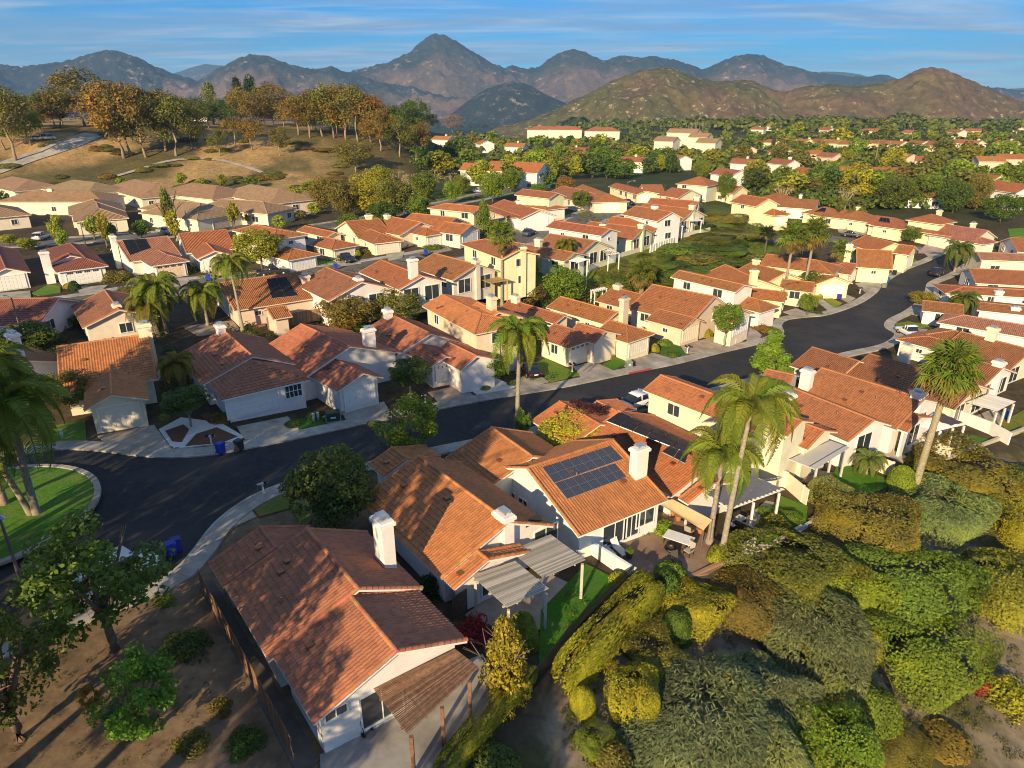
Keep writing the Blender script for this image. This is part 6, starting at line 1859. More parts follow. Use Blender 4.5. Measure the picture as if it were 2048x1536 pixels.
def railing(pts, h, label):
    root = empty('railing', (0, 0, 0), 0, label, 'fence')
    P = [G(*p) for p in pts]
    pk = MB().box(-.014, .014, -.014, .014, 0.05, 1).data('picket', M_METAL)
    for p, q in zip(P, P[1:]):
        d = (q - p)
        z = max(terrain(p.x, p.y), terrain(q.x, q.y))
        d.z = 0
        ln = d.length
        rz = math.atan2(d.y, d.x)
        M = Matrix.Translation((p.x, p.y, z)) @ Matrix.Rotation(rz, 4, 'Z')
        for zz in (.12, h - .18, h): MB().box(0, ln, -.02, .02, zz - .02, zz + .02, M).build('rail', M_METAL, root, (.03, .03, .03))
        n = int(ln / .13)
        for k in range(n):
            o = mobj('picket', pk, root, (.03, .03, .03), scale=(1, 1, h))
            o.location = M @ Vector((k * ln / n, 0, 0))
            o.rotation_euler = (0, 0, rz)
    return root
fence_boards((403, 1178), (592, 1545), 1.6, 'long brown board fence beside the nearest house', (.24, .13, .07))
fence_boards((536, 660), (682, 640), 1.7, 'weathered wooden fence behind the shaded roofs', (.30, .21, .13))
fence_boards((660, 672), (725, 655), 1.6, 'orange wooden fence panel by the shaded ridge', (.36, .17, .05))
fence_boards((1010, 582), (1070, 562), 1.7, 'orange wooden fence beyond the tan awning', (.45, .2, .05))
fence_boards((905, 1240), (935, 1222), 1.7, 'short dark wooden gate fence beside the bougainvillea', (.12, .07, .05))
railing([(1058, 1392), (1112, 1325), (1180, 1245), (1266, 1168)], 1.4, 'black iron railing along the edge of the dark green lawn')
block_wall([(1160, 1092), (1268, 1168)], 1.3, 'low white wall between the pale covers and terracotta patio', (.76, .74, .7))
block_wall([(1490, 952), (1570, 975), (1612, 1012)], 1.6, 'cream vinyl fence behind the white framed pergola', (.78, .70, .54), .08, 'vinyl_fence', True, M_PAINT, 2.4)
block_wall([(1688, 912), (1783, 955)], 1.6, 'cream vinyl fence right of the artificial lawn', (.78, .70, .54), .08, 'vinyl_fence', True, M_PAINT, 2.4)
block_wall([(1785, 868), (1898, 918)], 1.2, 'pale block wall with patterned openings by the tall fan palm', (.72, .64, .5))
block_wall([(1905, 838), (1978, 868), (2016, 890)], 1.4, 'white rendered wall beside the right edge pergola', (.78, .75, .7))
block_wall([(1480, 1122), (1505, 1110)], 1.5, 'short cream wall end beside the twin palm trunks', (.74, .66, .52))
block_wall([(1440, 1130), (1525, 1098), (1602, 1060), (1640, 1040)], .5, 'low kerb wall edging the lit lawn', (.5, .46, .4), .25, 'edging_wall', False)
block_wall([(1300, 1172), (1370, 1160), (1445, 1128)], .35, 'low terracotta brick edging of the patio', (.34, .2, .12), .25, 'edging_wall', False)
block_wall([(1890, 920), (1955, 895), (2048, 862)], .5, 'pale retaining kerb along the top of the right slope', (.5, .44, .34), .3, 'edging_wall', False)
block_wall([(1290, 492), (1420, 462), (1510, 440)], .9, 'cream wall along the top of the green bank', (.74, .66, .5))
block_wall([(1180, 535), (1290, 500)], .9, 'low cream wall below the salmon terrace', (.74, .66, .5))
block_wall([(1300, 505), (1348, 488)], 1.5, 'white picket fence round the fenced terrace', (.78, .74, .66), .06, 'picket_fence', False, M_PAINT, 1.2)
block_wall([(645, 838), (690, 828)], .4, 'low tan block kerb behind the green transformer', (.45, .34, .25), .25, 'edging_wall', False)

# ------------------------------------------------------------------ pergolas and covers
def pergola(label, corners, z, ns, color, posts, slat=(.05, .10), beams=4, name='pergola', solid=False, cat='pergola', m=None, extra=None):
    """corners: four photo pixels of the roof, first edge along the slats; posts: (u, v) places"""
    base = 0.0
    for _ in range(6): base = terrain(*W(*corners[0], base + z)[:2])
    Q = [W(*c, base + z) for c in corners]
    root = empty(name, (0, 0, 0), 0, label, cat)
    f = lambda u, v: Q[0].lerp(Q[1], u).lerp(Q[3].lerp(Q[2], u), v)
    m = m or M_PAINT
    if solid:
        V = [f(0, 0), f(1, 0), f(1, 1), f(0, 1)]
        V = V + [v - Vector((0, 0, .1)) for v in V]
        fc = [(0, 1, 2, 3), (7, 6, 5, 4), (0, 4, 5, 1), (1, 5, 6, 2), (2, 6, 7, 3), (3, 7, 4, 0)]
        mobj('cover', mesh_data('cover', V, fc, m), root, color)
    def bar(p, q, w, h, zz, nm, c):
        d = (q - p)
        ln = d.length
        M = Matrix.Translation(p + Vector((0, 0, zz))) @ Matrix.Rotation(math.atan2(d.y, d.x), 4, 'Z')
        MB().box(0, ln, -w / 2, w / 2, -h, 0, M).build(nm, m, root, c)
    for k in range(ns):
        v = (k + .5) / ns
        g = TRG.uniform(.85, 1.15)
        bar(f(0, v), f(1, v), slat[0], slat[1], .12, 'slat', tuple(c * g for c in color))
    for k in range(beams):
        u = (k + .3) / (beams - .4)
        bar(f(u, 0), f(u, 1), .08, .16, -.0, 'beam', color)
    for u, v in posts:
        p = f(u, v)
        g = terrain(p.x, p.y)
        MB().box(-.09, .09, -.09, .09, g, p.z - .17, Matrix.Translation((p.x, p.y, 0))).build('post', m, root, color)
    return root, f
pergola('weathered brown slatted pergola at the nearest house', [px('H', 385, 1130), px('H', 565, 1372), px('H', 938, 1020), px('H', 815, 925)], 2.6, 2, (.20, .11, .07), [(1, .04), (1, .45), (1, .85)], m=M_WOOD, beams=2)
def add_slats(corners, z, n, color, root, m, w=.07):
    base = 0.0
    for _ in range(6): base = terrain(*W(*corners[0], base + z)[:2])
    Q = [W(*c, base + z) for c in corners]
    for k in range(n):
        v = (k + .5) / n
        p, q = Q[0].lerp(Q[3], v), Q[1].lerp(Q[2], v)
        d = q - p
        g = TRG.uniform(.6, 1.35)
        M = Matrix.Translation(p) @ Matrix.Rotation(math.atan2(d.y, d.x), 4, 'Z')
        MB().box(0, d.length, -w / 2, w / 2, .13, .17, M).build('slat', m, root, tuple(c * g for c in color))
_r = [o for o in bpy.data.objects if o.get('label') == 'weathered brown slatted pergola at the nearest house'][0]
add_slats([px('H', 385, 1130), px('H', 815, 925), px('H', 938, 1020), px('H', 565, 1372)], 2.6, 32, (.25, .14, .085), _r, M_WOOD, .06)
CLOTHS = []
r, f_ = pergola('front pale grey patio cover with slatted roof behind the golden conifer', [px('H', 900, 537), px('H', 1085, 706), px('H', 1305, 606), px('H', 1128, 460)], 2.7, 2, (.5, .46, .39), [(.97, .06), (.97, .95), (.04, .05)], beams=3)
add_slats([px('H', 900, 537), px('H', 1128, 460), px('H', 1305, 606), px('H', 1085, 706)], 2.7, 26, (.40, .36, .30), r, M_PAINT, .10)
r, f_ = pergola('rear pale grey patio cover with slatted roof beside the white wall', [px('H', 1100, 406), px('H', 1275, 551), px('H', 1497, 455), px('H', 1312, 320)], 2.7, 2, (.5, .46, .39), [(.97, .06), (.97, .95)], beams=3)
add_slats([px('H', 1100, 406), px('H', 1312, 320), px('H', 1497, 455), px('H', 1275, 551)], 2.7, 26, (.40, .36, .30), r, M_PAINT, .10)
_rp, _fp = pergola('white framed pergola with grey shade cloth behind the twin palms', [px('Y5', 1065, 1085), px('Y5', 1310, 1240), px('Y5', 1908, 1022), px('Y5', 1490, 845)], 2.7, 14, (.70, .66, .60), [(.97, .05), (.97, .45), (.97, .9)], beams=4, slat=(.07, .09))
def lay_cloth(root, f, u0, u1, v0, v1, color):
    n = 8
    V = [f(u0 + (u1 - u0) * i / n, v0 + (v1 - v0) * j / n) + Vector((0, 0, .16 + .05 * math.sin(i * 2.1 + j * 1.3))) for i in range(n + 1) for j in range(n + 1)]
    F = [(i * (n + 1) + j, i * (n + 1) + j + 1, (i + 1) * (n + 1) + j + 1, (i + 1) * (n + 1) + j) for i in range(n) for j in range(n)]
    mobj('shade_cloth', mesh_data('shade_cloth', V, F, M_PLAST, True), root, color)
lay_cloth(_rp, _fp, .06, .95, .05, .95, (.17, .165, .17))
pergola('flat grey patio roof of the tall cream house', [px('Z8', 1365, 1400), px('Z8', 1690, 1525), px('Z8', 2040, 1302), px('Z8', 1800, 1215)], 2.7, 0, (.50, .48, .46), [(.95, .1), (.95, .5), (.95, .95)], solid=True, beams=2, name='patio_cover', cat='patio cover')
_rp, _fp = pergola('white slatted pergola with dark cloth behind the tall fan palm', [px('Z7', 930, 1090), px('Z7', 1180, 1130), px('Z7', 1470, 1075), px('Z7', 1160, 935)], 2.6, 16, (.76, .74, .7), [(.95, .1), (.95, .55), (.95, .95)], beams=3)
lay_cloth(_rp, _fp, .05, .9, .5, .95, (.10, .06, .045))
pergola('pale corrugated shade pergola at the right garden wall', [px('Z7', 1450, 850), px('Z7', 1770, 942), px('Z7', 1965, 842), px('Z7', 1690, 762)], 2.6, 18, (.62, .60, .55), [(.97, .05), (.97, .5), (.97, .95)], beams=3, slat=(.16, .05))
pergola('white lattice patio roof in the back gardens', [px('Z3', 730, 1095), px('Z3', 800, 1140), px('Z3', 1108, 1100), px('Z3', 1010, 1062)], 2.6, 14, (.74, .72, .68), [(.95, .1), (.95, .5), (.95, .95)], beams=3)
pergola('tan fabric awning over a back garden terrace', [px('Z3', 1420, 1010), px('Z3', 1540, 1055), px('Z3', 1740, 1022), px('Z3', 1560, 975)], 2.5, 0, (.42, .26, .10), [(.95, .1), (.95, .9)], solid=True, beams=2, name='awning', cat='awning')
pergola('white patio roof above the planted bank', [px('Z4', 1020, 715), px('Z4', 1100, 775), px('Z4', 1240, 752), px('Z4', 1130, 710)], 2.6, 6, (.74, .72, .68), [(.95, .1), (.95, .9)], beams=2)
pergola('white lattice beside the yellow queen palm', [px('Z4', 690, 830), px('Z4', 800, 850), px('Z4', 910, 815), px('Z4', 800, 795)], 2.5, 8, (.76, .74, .7), [(.95, .1), (.95, .9)], beams=2)
pergola('small white arbour in the hollow garden', [px('Z4', 915, 1130), px('Z4', 960, 1150), px('Z4', 1110, 1112), px('Z4', 1060, 1098)], 2.3, 7, (.78, .76, .72), [(.1, .1), (.9, .1), (.1, .9), (.9, .9)], beams=2)
pergola('white patio roof of the balcony house', [px('Z4', 1730, 450), px('Z4', 1770, 480), px('Z4', 1880, 475), px('Z4', 1850, 440)], 2.8, 0, (.76, .74, .7), [(.95, .1), (.95, .9)], solid=True, beams=2, name='patio_cover', cat='patio cover')
pergola('white patio roof at the bank top', [px('Z4', 1890, 390), px('Z4', 1930, 420), px('Z4', 2080, 415), px('Z4', 2020, 385)], 2.8, 0, (.76, .74, .7), [(.95, .1), (.95, .9)], solid=True, beams=2, name='patio_cover', cat='patio cover')
def shade_cloth():
    g = terrain(*G(*px('Y5', 900, 1450))[:2])
    C = [W(*px('Y5', 575, 1150), g + 2.2), W(*px('Y5', 745, 1118), g + 2.5), W(*px('Y5', 1150, 1330), g + 2.3), W(*px('Y5', 1060, 1438), g + 1.5)]
    V, F = [], []
    n = 10
    for i in range(n + 1):
        for j in range(n + 1):
            u, v = i / n, j / n
            p = C[0].lerp(C[3], u).lerp(C[1].lerp(C[2], u), v)
            V.append(p - Vector((0, 0, .35 * math.sin(math.pi * u) * math.sin(math.pi * v))))
    F = [(i * (n + 1) + j, i * (n + 1) + j + 1, (i + 1) * (n + 1) + j + 1, (i + 1) * (n + 1) + j) for i in range(n) for j in range(n)]
    root = empty('shade_sail', (0, 0, 0), 0, 'sagging tan shade cloth along the wall above the clay pots', 'shade sail')
    mobj('cloth', mesh_data('cloth', V, F, M_PLAST, True), root, (.50, .36, .2))
    for c in C[2:]:
        MB().tube([(c.x, c.y, g - .3), (c.x, c.y, c.z)], .04, 8).build('post', M_METAL, root, (.3, .28, .25))
shade_cloth()

# ------------------------------------------------------------------ hand placed openings of the nearest houses
def opening(root, b, face, p, zc, w, h, bars=2, name='window', inset=OVER):
    """put a window on a block's wall at the photo column of pixel p"""
    zz = b.base + (zc or 0)
    d = Vector(ray(*p))
    run = (b.wl + b.wr) / 2
    n, o = {'B': (b.d, b.c + b.d * ((run if b.ends[1] == 'h' else 0) - inset)), 'A': (-b.d, b.a - b.d * ((run if b.ends[0] == 'h' else 0) - inset)), 'l': (b.n, b.a + b.n * (b.wl - inset)), 'r': (-b.n, b.a - b.n * (b.wr - inset))}[face]
    cc = Vector((0, 0, CH))
    t = (o - cc).dot(n) / d.dot(n)
    q = cc + d * t
    if zc is None: zz = q.z
    fm, pm = window_mesh(w, h, bars)
    f = mobj(name, fm, root, (.8, .79, .76), loc=(q.x + n.x * .02, q.y + n.y * .02, zz), rz=math.atan2(n.x, -n.y))
    mobj('pane', pm, f)
    return f
opening(F1, F1B[1], 'B', (672, 1430), 2.2, 1.2, .55)
opening(F1, F1B[1], 'B', (765, 1420), 1.15, 2.4, 2.1, 2, 'patio_door')
opening(F1, F1B[1], 'B', (850, 1385), 1.4, 1.6, 1.3)
opening(F2, F2B[1], 'B', (985, 1190), 1.3, 1.8, 1.9, 2, 'patio_door')
opening(F2, F2B[0], 'B', (1090, 1110), 1.2, 2.2, 2.1, 2, 'patio_door')
for x, y, w in ((998, 973, .7), (1006, 978, .7), (1019, 986, .65), (1027, 991, .65), (1043, 1002, .65), (1051, 1007, .65)): opening(F3, F3B[0], 'A', (x, y), None, w, .6, 1)
opening(F3, F3B[0], 'r', (1228, 1075), 1.2, 2.4, 2.2, 2, 'patio_door')
opening(F3, F3B[0], 'r', (1262, 1050), 1.2, 1.6, 2.2, 2, 'patio_door')
opening(F3, F3B[0], 'r', (1290, 1030), 1.45, 1.9, 1.6)
def round_window(root, b, p, zc, rad):
    cc = Vector((0, 0, CH))
    d = Vector(ray(*p))
    n, o = b.d, b.c - b.d * (OVER - .03)
    q = cc + d * ((o - cc).dot(n) / d.dot(n))
    q.z = b.base + zc
    s = Vector((-n.y, n.x, 0))
    k = 24
    ring = [q + s * (rad * math.cos(math.pi * i / k)) + Vector((0, 0, rad * math.sin(math.pi * i / k))) for i in range(k + 1)]
    me = mesh_data('arched_window', [tuple(v + n * .03) for v in ring], [tuple(range(k + 1))], M_GLASS)
    mobj('arched_window', me, root)
round_window(F2, F2B[0], (1067, 1080), 3.0, .75)

# ------------------------------------------------------------------ vehicles
def loft(sections):
    """sections: list of (x, [(y, z) half profile from bottom to top centre]); mirrored in y"""
    V, F = [], []
    m = len(sections[0][1])
    for x, pr in sections:
        V += [(x, y, z) for y, z in pr] + [(x, -y, z) for y, z in pr[::-1]]
    k = 2 * m
    for i in range(len(sections) - 1):
        F += [(i * k + j, i * k + (j + 1) % k, (i + 1) * k + (j + 1) % k, (i + 1) * k + j) for j in range(k)]
    F += [tuple(range(k))[::-1], tuple((len(sections) - 1) * k + j for j in range(k))]
    return V, F
_car = {}
def car_parts(kind):
    if kind in _car: return _car[kind]
    L = {'sedan': 4.7, 'suv': 4.7, 'pickup': 5.5, 'van': 5.4}[kind]
    hw = {'sedan': .90, 'suv': .93, 'pickup': .97, 'van': 1.0}[kind]
    belt = {'sedan': .92, 'suv': 1.05, 'pickup': 1.12, 'van': 1.15}[kind]
    top = {'sedan': 1.45, 'suv': 1.70, 'pickup': 1.85, 'van': 2.1}[kind]
    g0 = .24 if kind == 'sedan' else .34
    hood = belt - (.12 if kind != 'van' else .1)
    def pr(z, w=1.0): return [(hw * w * .86, g0), (hw * w, g0 + .18), (hw * w, z - .16), (hw * w * .93, z), (hw * w * .4, z + .03)]
    X = L / 2
    bz = belt if kind != 'pickup' else belt - .1
    S = [(-X, pr(bz - .28, .86)), (-X + .08, pr(bz - .12, .94)), (-X + .5, pr(bz - .04)), (-X + 1.2, pr(bz)), (0.3, pr(belt)), (X - 1.5, pr(belt - .04)), (X - .7, pr(hood)), (X - .15, pr(hood - .14, .95)), (X, pr(hood - .32, .86))]
    V, F = loft(S)
    body = mesh_data('body', V, F, M_CARP, True)
    x0, x1 = {'sedan': (-1.75, 1.0), 'suv': (-2.2, 1.05), 'pickup': (-.75, 1.15), 'van': (-2.55, 1.7)}[kind]
    def cp(w, z0, z1): return [(hw * .93, z0), (hw * .93 * (1 - .10 * w), z0 + (z1 - z0) * .55), (hw * .80 * (1 - .04 * w), z1 - .05), (hw * .62, z1)]
    sl = .9 if kind != 'van' else .6
    rb = {'sedan': .75, 'suv': .35, 'pickup': .25, 'van': .15}[kind]
    C = [(x0, cp(0, belt - .06, belt + .02)), (x0 + rb, cp(1, belt - .06, top - .04)), ((x0 + x1) / 2, cp(1, belt - .06, top)), (x1 - sl, cp(1, belt - .06, top - .04)), (x1, cp(0, belt - .06, belt + .02))]
    V, F = loft(C)
    glass = mesh_data('windows', V, F, M_CARG, True)
    mb = MB()
    Rf = [(x0 + rb - .02, top - .05), ((x0 + x1) / 2, top + .012), (x1 - sl + .02, top - .05)]
    V, F = loft([(x, [(hw * .80, z - .05), (hw * .795, z + .0), (hw * .62, z + .03), (hw * .3, z + .045)]) for x, z in Rf])
    roof = mesh_data('roof', V, F, M_CARP, True)
    pil = MB()
    for s in (-1, 1):
        for xx in ((x0 + x1) / 2 + .1, x0 + rb + .25):
            pil.box(xx - .05, xx + .05, s * hw * .86 - .06, s * hw * .86 + .05, belt - .05, top - .02)
    pillar = pil.data('pillar', M_CARP)
    tyre = MB()
    wr = .33 if kind == 'sedan' else .38
    tyre.tube([(0, -.11, 0), (0, -.09, 0), (0, .09, 0), (0, .11, 0)], [wr * .93, wr, wr, wr * .93], 18)
    tyre = tyre.data('wheel', M_RUBBER, True)
    rim = MB().tube([(0, -.118, 0), (0, .118, 0)], wr * .6, 12).data('rim', M_METAL, True)
    lamp = MB().box(-.05, .05, -.16, .16, -.07, .07).data('lamp', M_PLAST)
    bed = MB().box(-X + .12, x0 - .1, -hw * .82, hw * .82, bz - .02, bz + .012).data('cargo_bed', M_RUBBER) if kind == 'pickup' else None
    _car[kind] = (body, glass, roof, pillar, tyre, rim, lamp, bed, L, hw, hood, wr, bz)
    return _car[kind]
def car(kind, p, rz, color, label, name='car', cat='car', plate=False):
    q = p if isinstance(p, Vector) else G(*p)
    body, glass, roof, pillar, tyre, rim, lamp, bed, L, hw, hood, wr, bz = car_parts(kind)
    root = empty(name, (q.x, q.y, terrain(q.x, q.y) + .13), rz, label, cat)
    bo = mobj('body', body, root, color)
    mobj('windows', glass, root)
    mobj('roof', roof, root, color)
    mobj('pillar', pillar, root, color)
    if bed: mobj('cargo_bed', bed, root, (.05, .05, .05))
    for x in (-L * .29, L * .30):
        for s in (-1, 1):
            w = mobj('wheel', tyre, root, loc=(x, s * (hw - .1), wr))
            mobj('rim', rim, w, (.5, .5, .52))
    for s in (-1, 1):
        mobj('headlight', lamp, root, (.8, .8, .78), loc=(L / 2 - .1, s * hw * .66, hood - .28))
        mobj('tail_light', lamp, root, (.5, .02, .02), loc=(-L / 2 + .06, s * hw * .7, bz - .25))
        MB().box(-.1, .1, -.08, .08, -.07, .07).build('mirror', M_CARP, root, color, loc=(L * .17, s * (hw + .06), hood + .12))
    if plate: MB().box(-.02, .01, -.26, .26, -.07, .07).build('number_plate', M_PAINT, root, (.8, .8, .8), loc=(-L / 2 - .01, 0, .62))
    return root
def dir_px(a, b):
    p, q = G(*a), G(*b)
    return math.atan2(q.y - p.y, q.x - p.x)
car('sedan', (1057, 748), dir_px((1066, 757), (1046, 738)), (.012, .012, .014), 'black sedan on the drive beside the yellowing lawn', plate=True)
car('suv', (1266, 818), dir_px((1290, 812), (1246, 824)), (.75, .76, .78), 'white SUV parked at the kerb behind the two-storey wall')
car('pickup', (1818, 674), dir_px((1832, 680), (1800, 664)), (.75, .75, .76), 'white pickup in the driveway below the kerbside lawn', 'pickup_truck', 'pickup')
car('pickup', (437, 550), dir_px((425, 541), (450, 560)), (.42, .34, .22), 'tan pickup on the drive of the broad orange roof', 'pickup_truck', 'pickup')
car('pickup', (547, 552), dir_px((525, 555), (570, 549)), (.03, .035, .045), 'dark pickup beside the leafy street tree', 'pickup_truck', 'pickup')
car('sedan', (694, 524), dir_px((682, 520), (706, 528)), (.015, .015, .018), 'black car at the cream hipped garage')
car('sedan', (1058, 471), dir_px((1048, 474), (1070, 466)), (.05, .08, .13), 'blue grey car parked on the upper street')
car('sedan', (962, 482), dir_px((950, 485), (975, 478)), (.02, .02, .025), 'dark car half hidden by the conical tree')
car('sedan', (1256, 410), dir_px((1246, 407), (1268, 412)), (.015, .015, .02), 'black car at the top of the upper street')
car('van', (235, 1172), dir_px((180, 1200), (300, 1140)), (.72, .73, .75), 'white van parked under the large airy tree', 'van', 'van')
car('suv', (85, 480), dir_px((78, 484), (96, 478)), (.5, .5, .5), 'silver car beside the tan roofed houses')
car('sedan', (331, 468), dir_px((320, 466), (345, 470)), (.3, .31, .32), 'grey car by the young tan estate trees')
car('sedan', (1702, 474), dir_px((1690, 473), (1716, 476)), (.05, .05, .06), 'dark car in the cul-de-sac')
car('suv', (1872, 552), dir_px((1862, 560), (1882, 545)), (.015, .015, .018), 'black car in the shade of the far bend')
car('sedan', (1925, 522), dir_px((1912, 526), (1940, 520)), (.02, .02, .02), 'dark car on the pink house drive')
car('suv', (76, 281), 0.4, (.7, .7, .7), 'white vehicle parked beside the hill road')
car('van', (97, 280), 0.5, (.7, .7, .7), 'white van standing on the hill road lot', 'van', 'van')
car('suv', (905, 378), .2, (.04, .04, .05), 'dark vehicle under the trees of the park road')
car('sedan', (960, 386), .3, (.5, .5, .5), 'pale car on the park road')
# ------------------------------------------------------------------ bins, lamps, boxes
def bin_parts():
    V, F = loft([(-.30, [(.27, .12), (.29, .5), (.31, .95), (.0, .95)]), (-.27, [(.29, .1), (.31, .5), (.33, 1.0), (0, 1.0)]), (.27, [(.27, .1), (.29, .5), (.31, 1.0), (0, 1.0)]), (.30, [(.25, .12), (.27, .5), (.29, .95), (0, .95)])])
    body = mesh_data('body', V, F, M_PLAST)
    lid = MB().box(-.36, .34, -.35, .35, 1.005, 1.06).box(-.30, .28, -.29, .29, 1.061, 1.10).data('lid', M_PLAST)
    whl = MB().tube([(0, -.04, 0), (0, .04, 0)], .12, 10).data('wheel', M_RUBBER)
    hd = MB().tube([(-.40, -.26, .98), (-.44, 0, .98), (-.40, .26, .98)], .02, 6).data('handle', M_PLAST)
    return body, lid, whl, hd
BINP = bin_parts()
def wheelie(p, color, label, lid=None, rz=0.4):
    q = G(*p)
    root = empty('wheelie_bin', (q.x, q.y, terrain(q.x, q.y) + .04), rz, label, 'bin', 'wheelie bins along the street')
    mobj('body', BINP[0], root, color)
    mobj('lid', BINP[1], root, lid or tuple(c * .9 for c in color))
    for s in (-1, 1): mobj('wheel', BINP[2], root, loc=(-.3, s * .27, .12))
    mobj('handle', BINP[3], root, color)
BLUE, DARK = (.02, .05, .42), (.03, .035, .04)
wheelie((443, 908), BLUE, 'blue wheelie bin at the kerb below the red mulch bed', rz=1.2)
wheelie((480, 902), DARK, 'black wheelie bin at the kerb below the red mulch bed', rz=1.2)
wheelie((346, 1112), BLUE, 'blue wheelie bin at the kerb near the white van, closer one', rz=.6)
wheelie((356, 1104), (.02, .04, .35), 'blue wheelie bin at the kerb near the white van, farther one', (.02, .03, .2), rz=.6)
wheelie((1774, 566), (.02, .12, .45), 'blue wheelie bin in the far bend of the street', rz=.5)
wheelie((1768, 577), (.25, .25, .25), 'grey wheelie bin in the far bend of the street', rz=.5)
wheelie((1788, 551), DARK, 'dark wheelie bin beside the forked kerbside tree')
wheelie((418, 562), BLUE, 'blue wheelie bin behind the tan pickup')
wheelie((672, 540), BLUE, 'blue wheelie bin by the upper lawn')
wheelie((852, 511), BLUE, 'blue wheelie bin by the clipped hedge')
wheelie((1678, 600), (.06, .04, .3), 'violet blue wheelie bin beside the dry front lawn')
wheelie((2011, 838), (.02, .12, .4), 'blue wheelie bin under the right edge pergola')
wheelie((1159, 535), BLUE, 'blue wheelie bin under the white lattice')
wheelie((1840, 508), (.35, .2, .3), 'pinkish bin beside the cul-de-sac drive')
wheelie((1845, 484), BLUE, 'blue wheelie bin at the two-storey yellow garage')
def street_lamp(base, h, arm, rz, label, conc=(.42, .40, .36)):
    q = G(*base)
    root = empty('street_lamp', (q.x, q.y, terrain(q.x, q.y)), rz, label, 'street lamp')
    MB().tube([(0, 0, -.2), (0, 0, h * .5), (0, 0, h)], [.13, .10, .07], 10).build('pole', M_CONC, root, conc, smooth=True)
    if arm:
        MB().tube([(0, 0, h - .25), (arm * .4, 0, h + .15), (arm, 0, h + .25)], [.05, .045, .04], 8).build('arm', M_METAL, root, (.5, .5, .48), smooth=True)
    V, F = loft([(arm - .05, [(.05, h + .2), (.08, h + .25), (0, h + .3)]), (arm + .2, [(.13, h + .17), (.15, h + .24), (0, h + .31)]), (arm + .65, [(.10, h + .19), (.12, h + .23), (0, h + .28)])])
    hd = mobj('lamp_head', mesh_data('lamp_head', V, F, M_METAL, True), root, (.6, .6, .58))
    MB().box(arm + .1, arm + .55, -.08, .08, h + .14, h + .18).build('lens', M_PLAST, hd, (.7, .7, .65))
    return root
street_lamp((66, 1232), 7.0, .15, -.6, 'grey concrete street lamp by the round island')
street_lamp((1560, 634), 7.2, 2.0, .05, 'street lamp with long arm at the corner of the bend')
street_lamp((1252, 416), 7.0, 1.6, .1, 'street lamp on the upper street')
street_lamp((172, 494), 5.0, .3, .1, 'slim pale lamp post by the tan houses')
street_lamp((50, 690), 6.0, .9, 2.8, 'street lamp behind the roofs at the left edge')
def mailbox(p, label, double=True, rz=.3):
    q = G(*p)
    root = empty('mailbox', (q.x, q.y, terrain(q.x, q.y) + .1), rz, label, 'mailbox')
    MB().box(-.06, .06, -.06, .06, 0, 1.05).box(-.09, .09, -.09, .09, .0, .12).build('post', M_PAINT, root, (.75, .74, .7))
    MB().box(-.4, .4, -.05, .05, .9, .98).build('arm', M_PAINT, root, (.75, .74, .7))
    for s in ((-1, 1) if double else (1,)):
        mb = MB()
        mb.box(s * .26 - .1, s * .26 + .1, -.24, .24, .985, 1.12)
        mb.tube([(s * .26, -.24, 1.12), (s * .26, .24, 1.12)], .1, 10)
        b = mb.build('box', M_METAL, root, (.06, .06, .06))
        MB().box(s * .26 + .101, s * .26 + .115, -.05, .05, 1.1, 1.25).build('flag', M_PAINT, b, (.5, .03, .03))
mailbox((424, 893), 'white post with two mailboxes in the red mulch bed')
mailbox((528, 990), 'white mailbox post at the near kerb by the dense tree', False)
mailbox((851, 808), 'white mailbox post on the shaded verge')
mailbox((1374, 708), 'white mailbox post on the dark green lawn')
mailbox((1144, 745), 'white mailbox pedestal by the salmon house drive')
mailbox((1719, 588), 'white mailbox on the concrete verge of the bend')
def utility_box(p, size, color, label, rz=.3, name='utility_box'):
    q = G(*p)
    root = empty(name, (q.x, q.y, terrain(q.x, q.y) + .1), rz, label, 'utility box')
    x, y, z = size
    MB().box(-x / 2 - .1, x / 2 + .1, -y / 2 - .1, y / 2 + .1, 0, .08).build('plinth', M_CONC, root, (1, 1, 1))
    MB().box(-x / 2, x / 2, -y / 2, y / 2, .082, z * .8).build('cabinet', M_METAL, root, color)
    V, F = loft([(-x / 2 - .03, [(y / 2 + .03, z * .8 + .002), (y / 2, z), (0, z + .02)]), (x / 2 + .03, [(y / 2 + .03, z * .8 + .002), (y / 2, z), (0, z + .02)])])
    mobj('lid', mesh_data('lid', V, F, M_METAL), root, tuple(c * 1.15 for c in color))
    MB().box(-x * .2, x * .2, -y / 2 - .012, -y / 2 - .002, z * .4, z * .6).build('notice', M_PAINT, root, (.7, .7, .65))
utility_box((667, 842), (1.3, 1.0, .95), (.05, .09, .06), 'dark green transformer box beside the shaded drive')
utility_box((1257, 735), (.8, .7, .8), (.35, .42, .36), 'pale green utility box on the artificial verge lawn')
for p, lb in (((628, 845), 'left of two pale green vent posts on the small lawn'), ((637, 842), 'right of two pale green vent posts on the small lawn'), ((126, 878), 'pale vent post on the left lawn'), ((1470, 690), 'pale vent post on the bend lawn')):
    q = G(*p)
    r = empty('vent_post', (q.x, q.y, q.z + .1), 0, lb, 'vent post')
    MB().tube([(0, 0, 0), (0, 0, .75)], .13, 10).build('pipe', M_PLAST, r, (.5, .55, .45), smooth=True)
    MB().tube([(0, 0, .751), (0, 0, .84), (0, 0, .9)], [.17, .16, .05], 10).build('cap', M_PLAST, r, (.55, .6, .5), smooth=True)
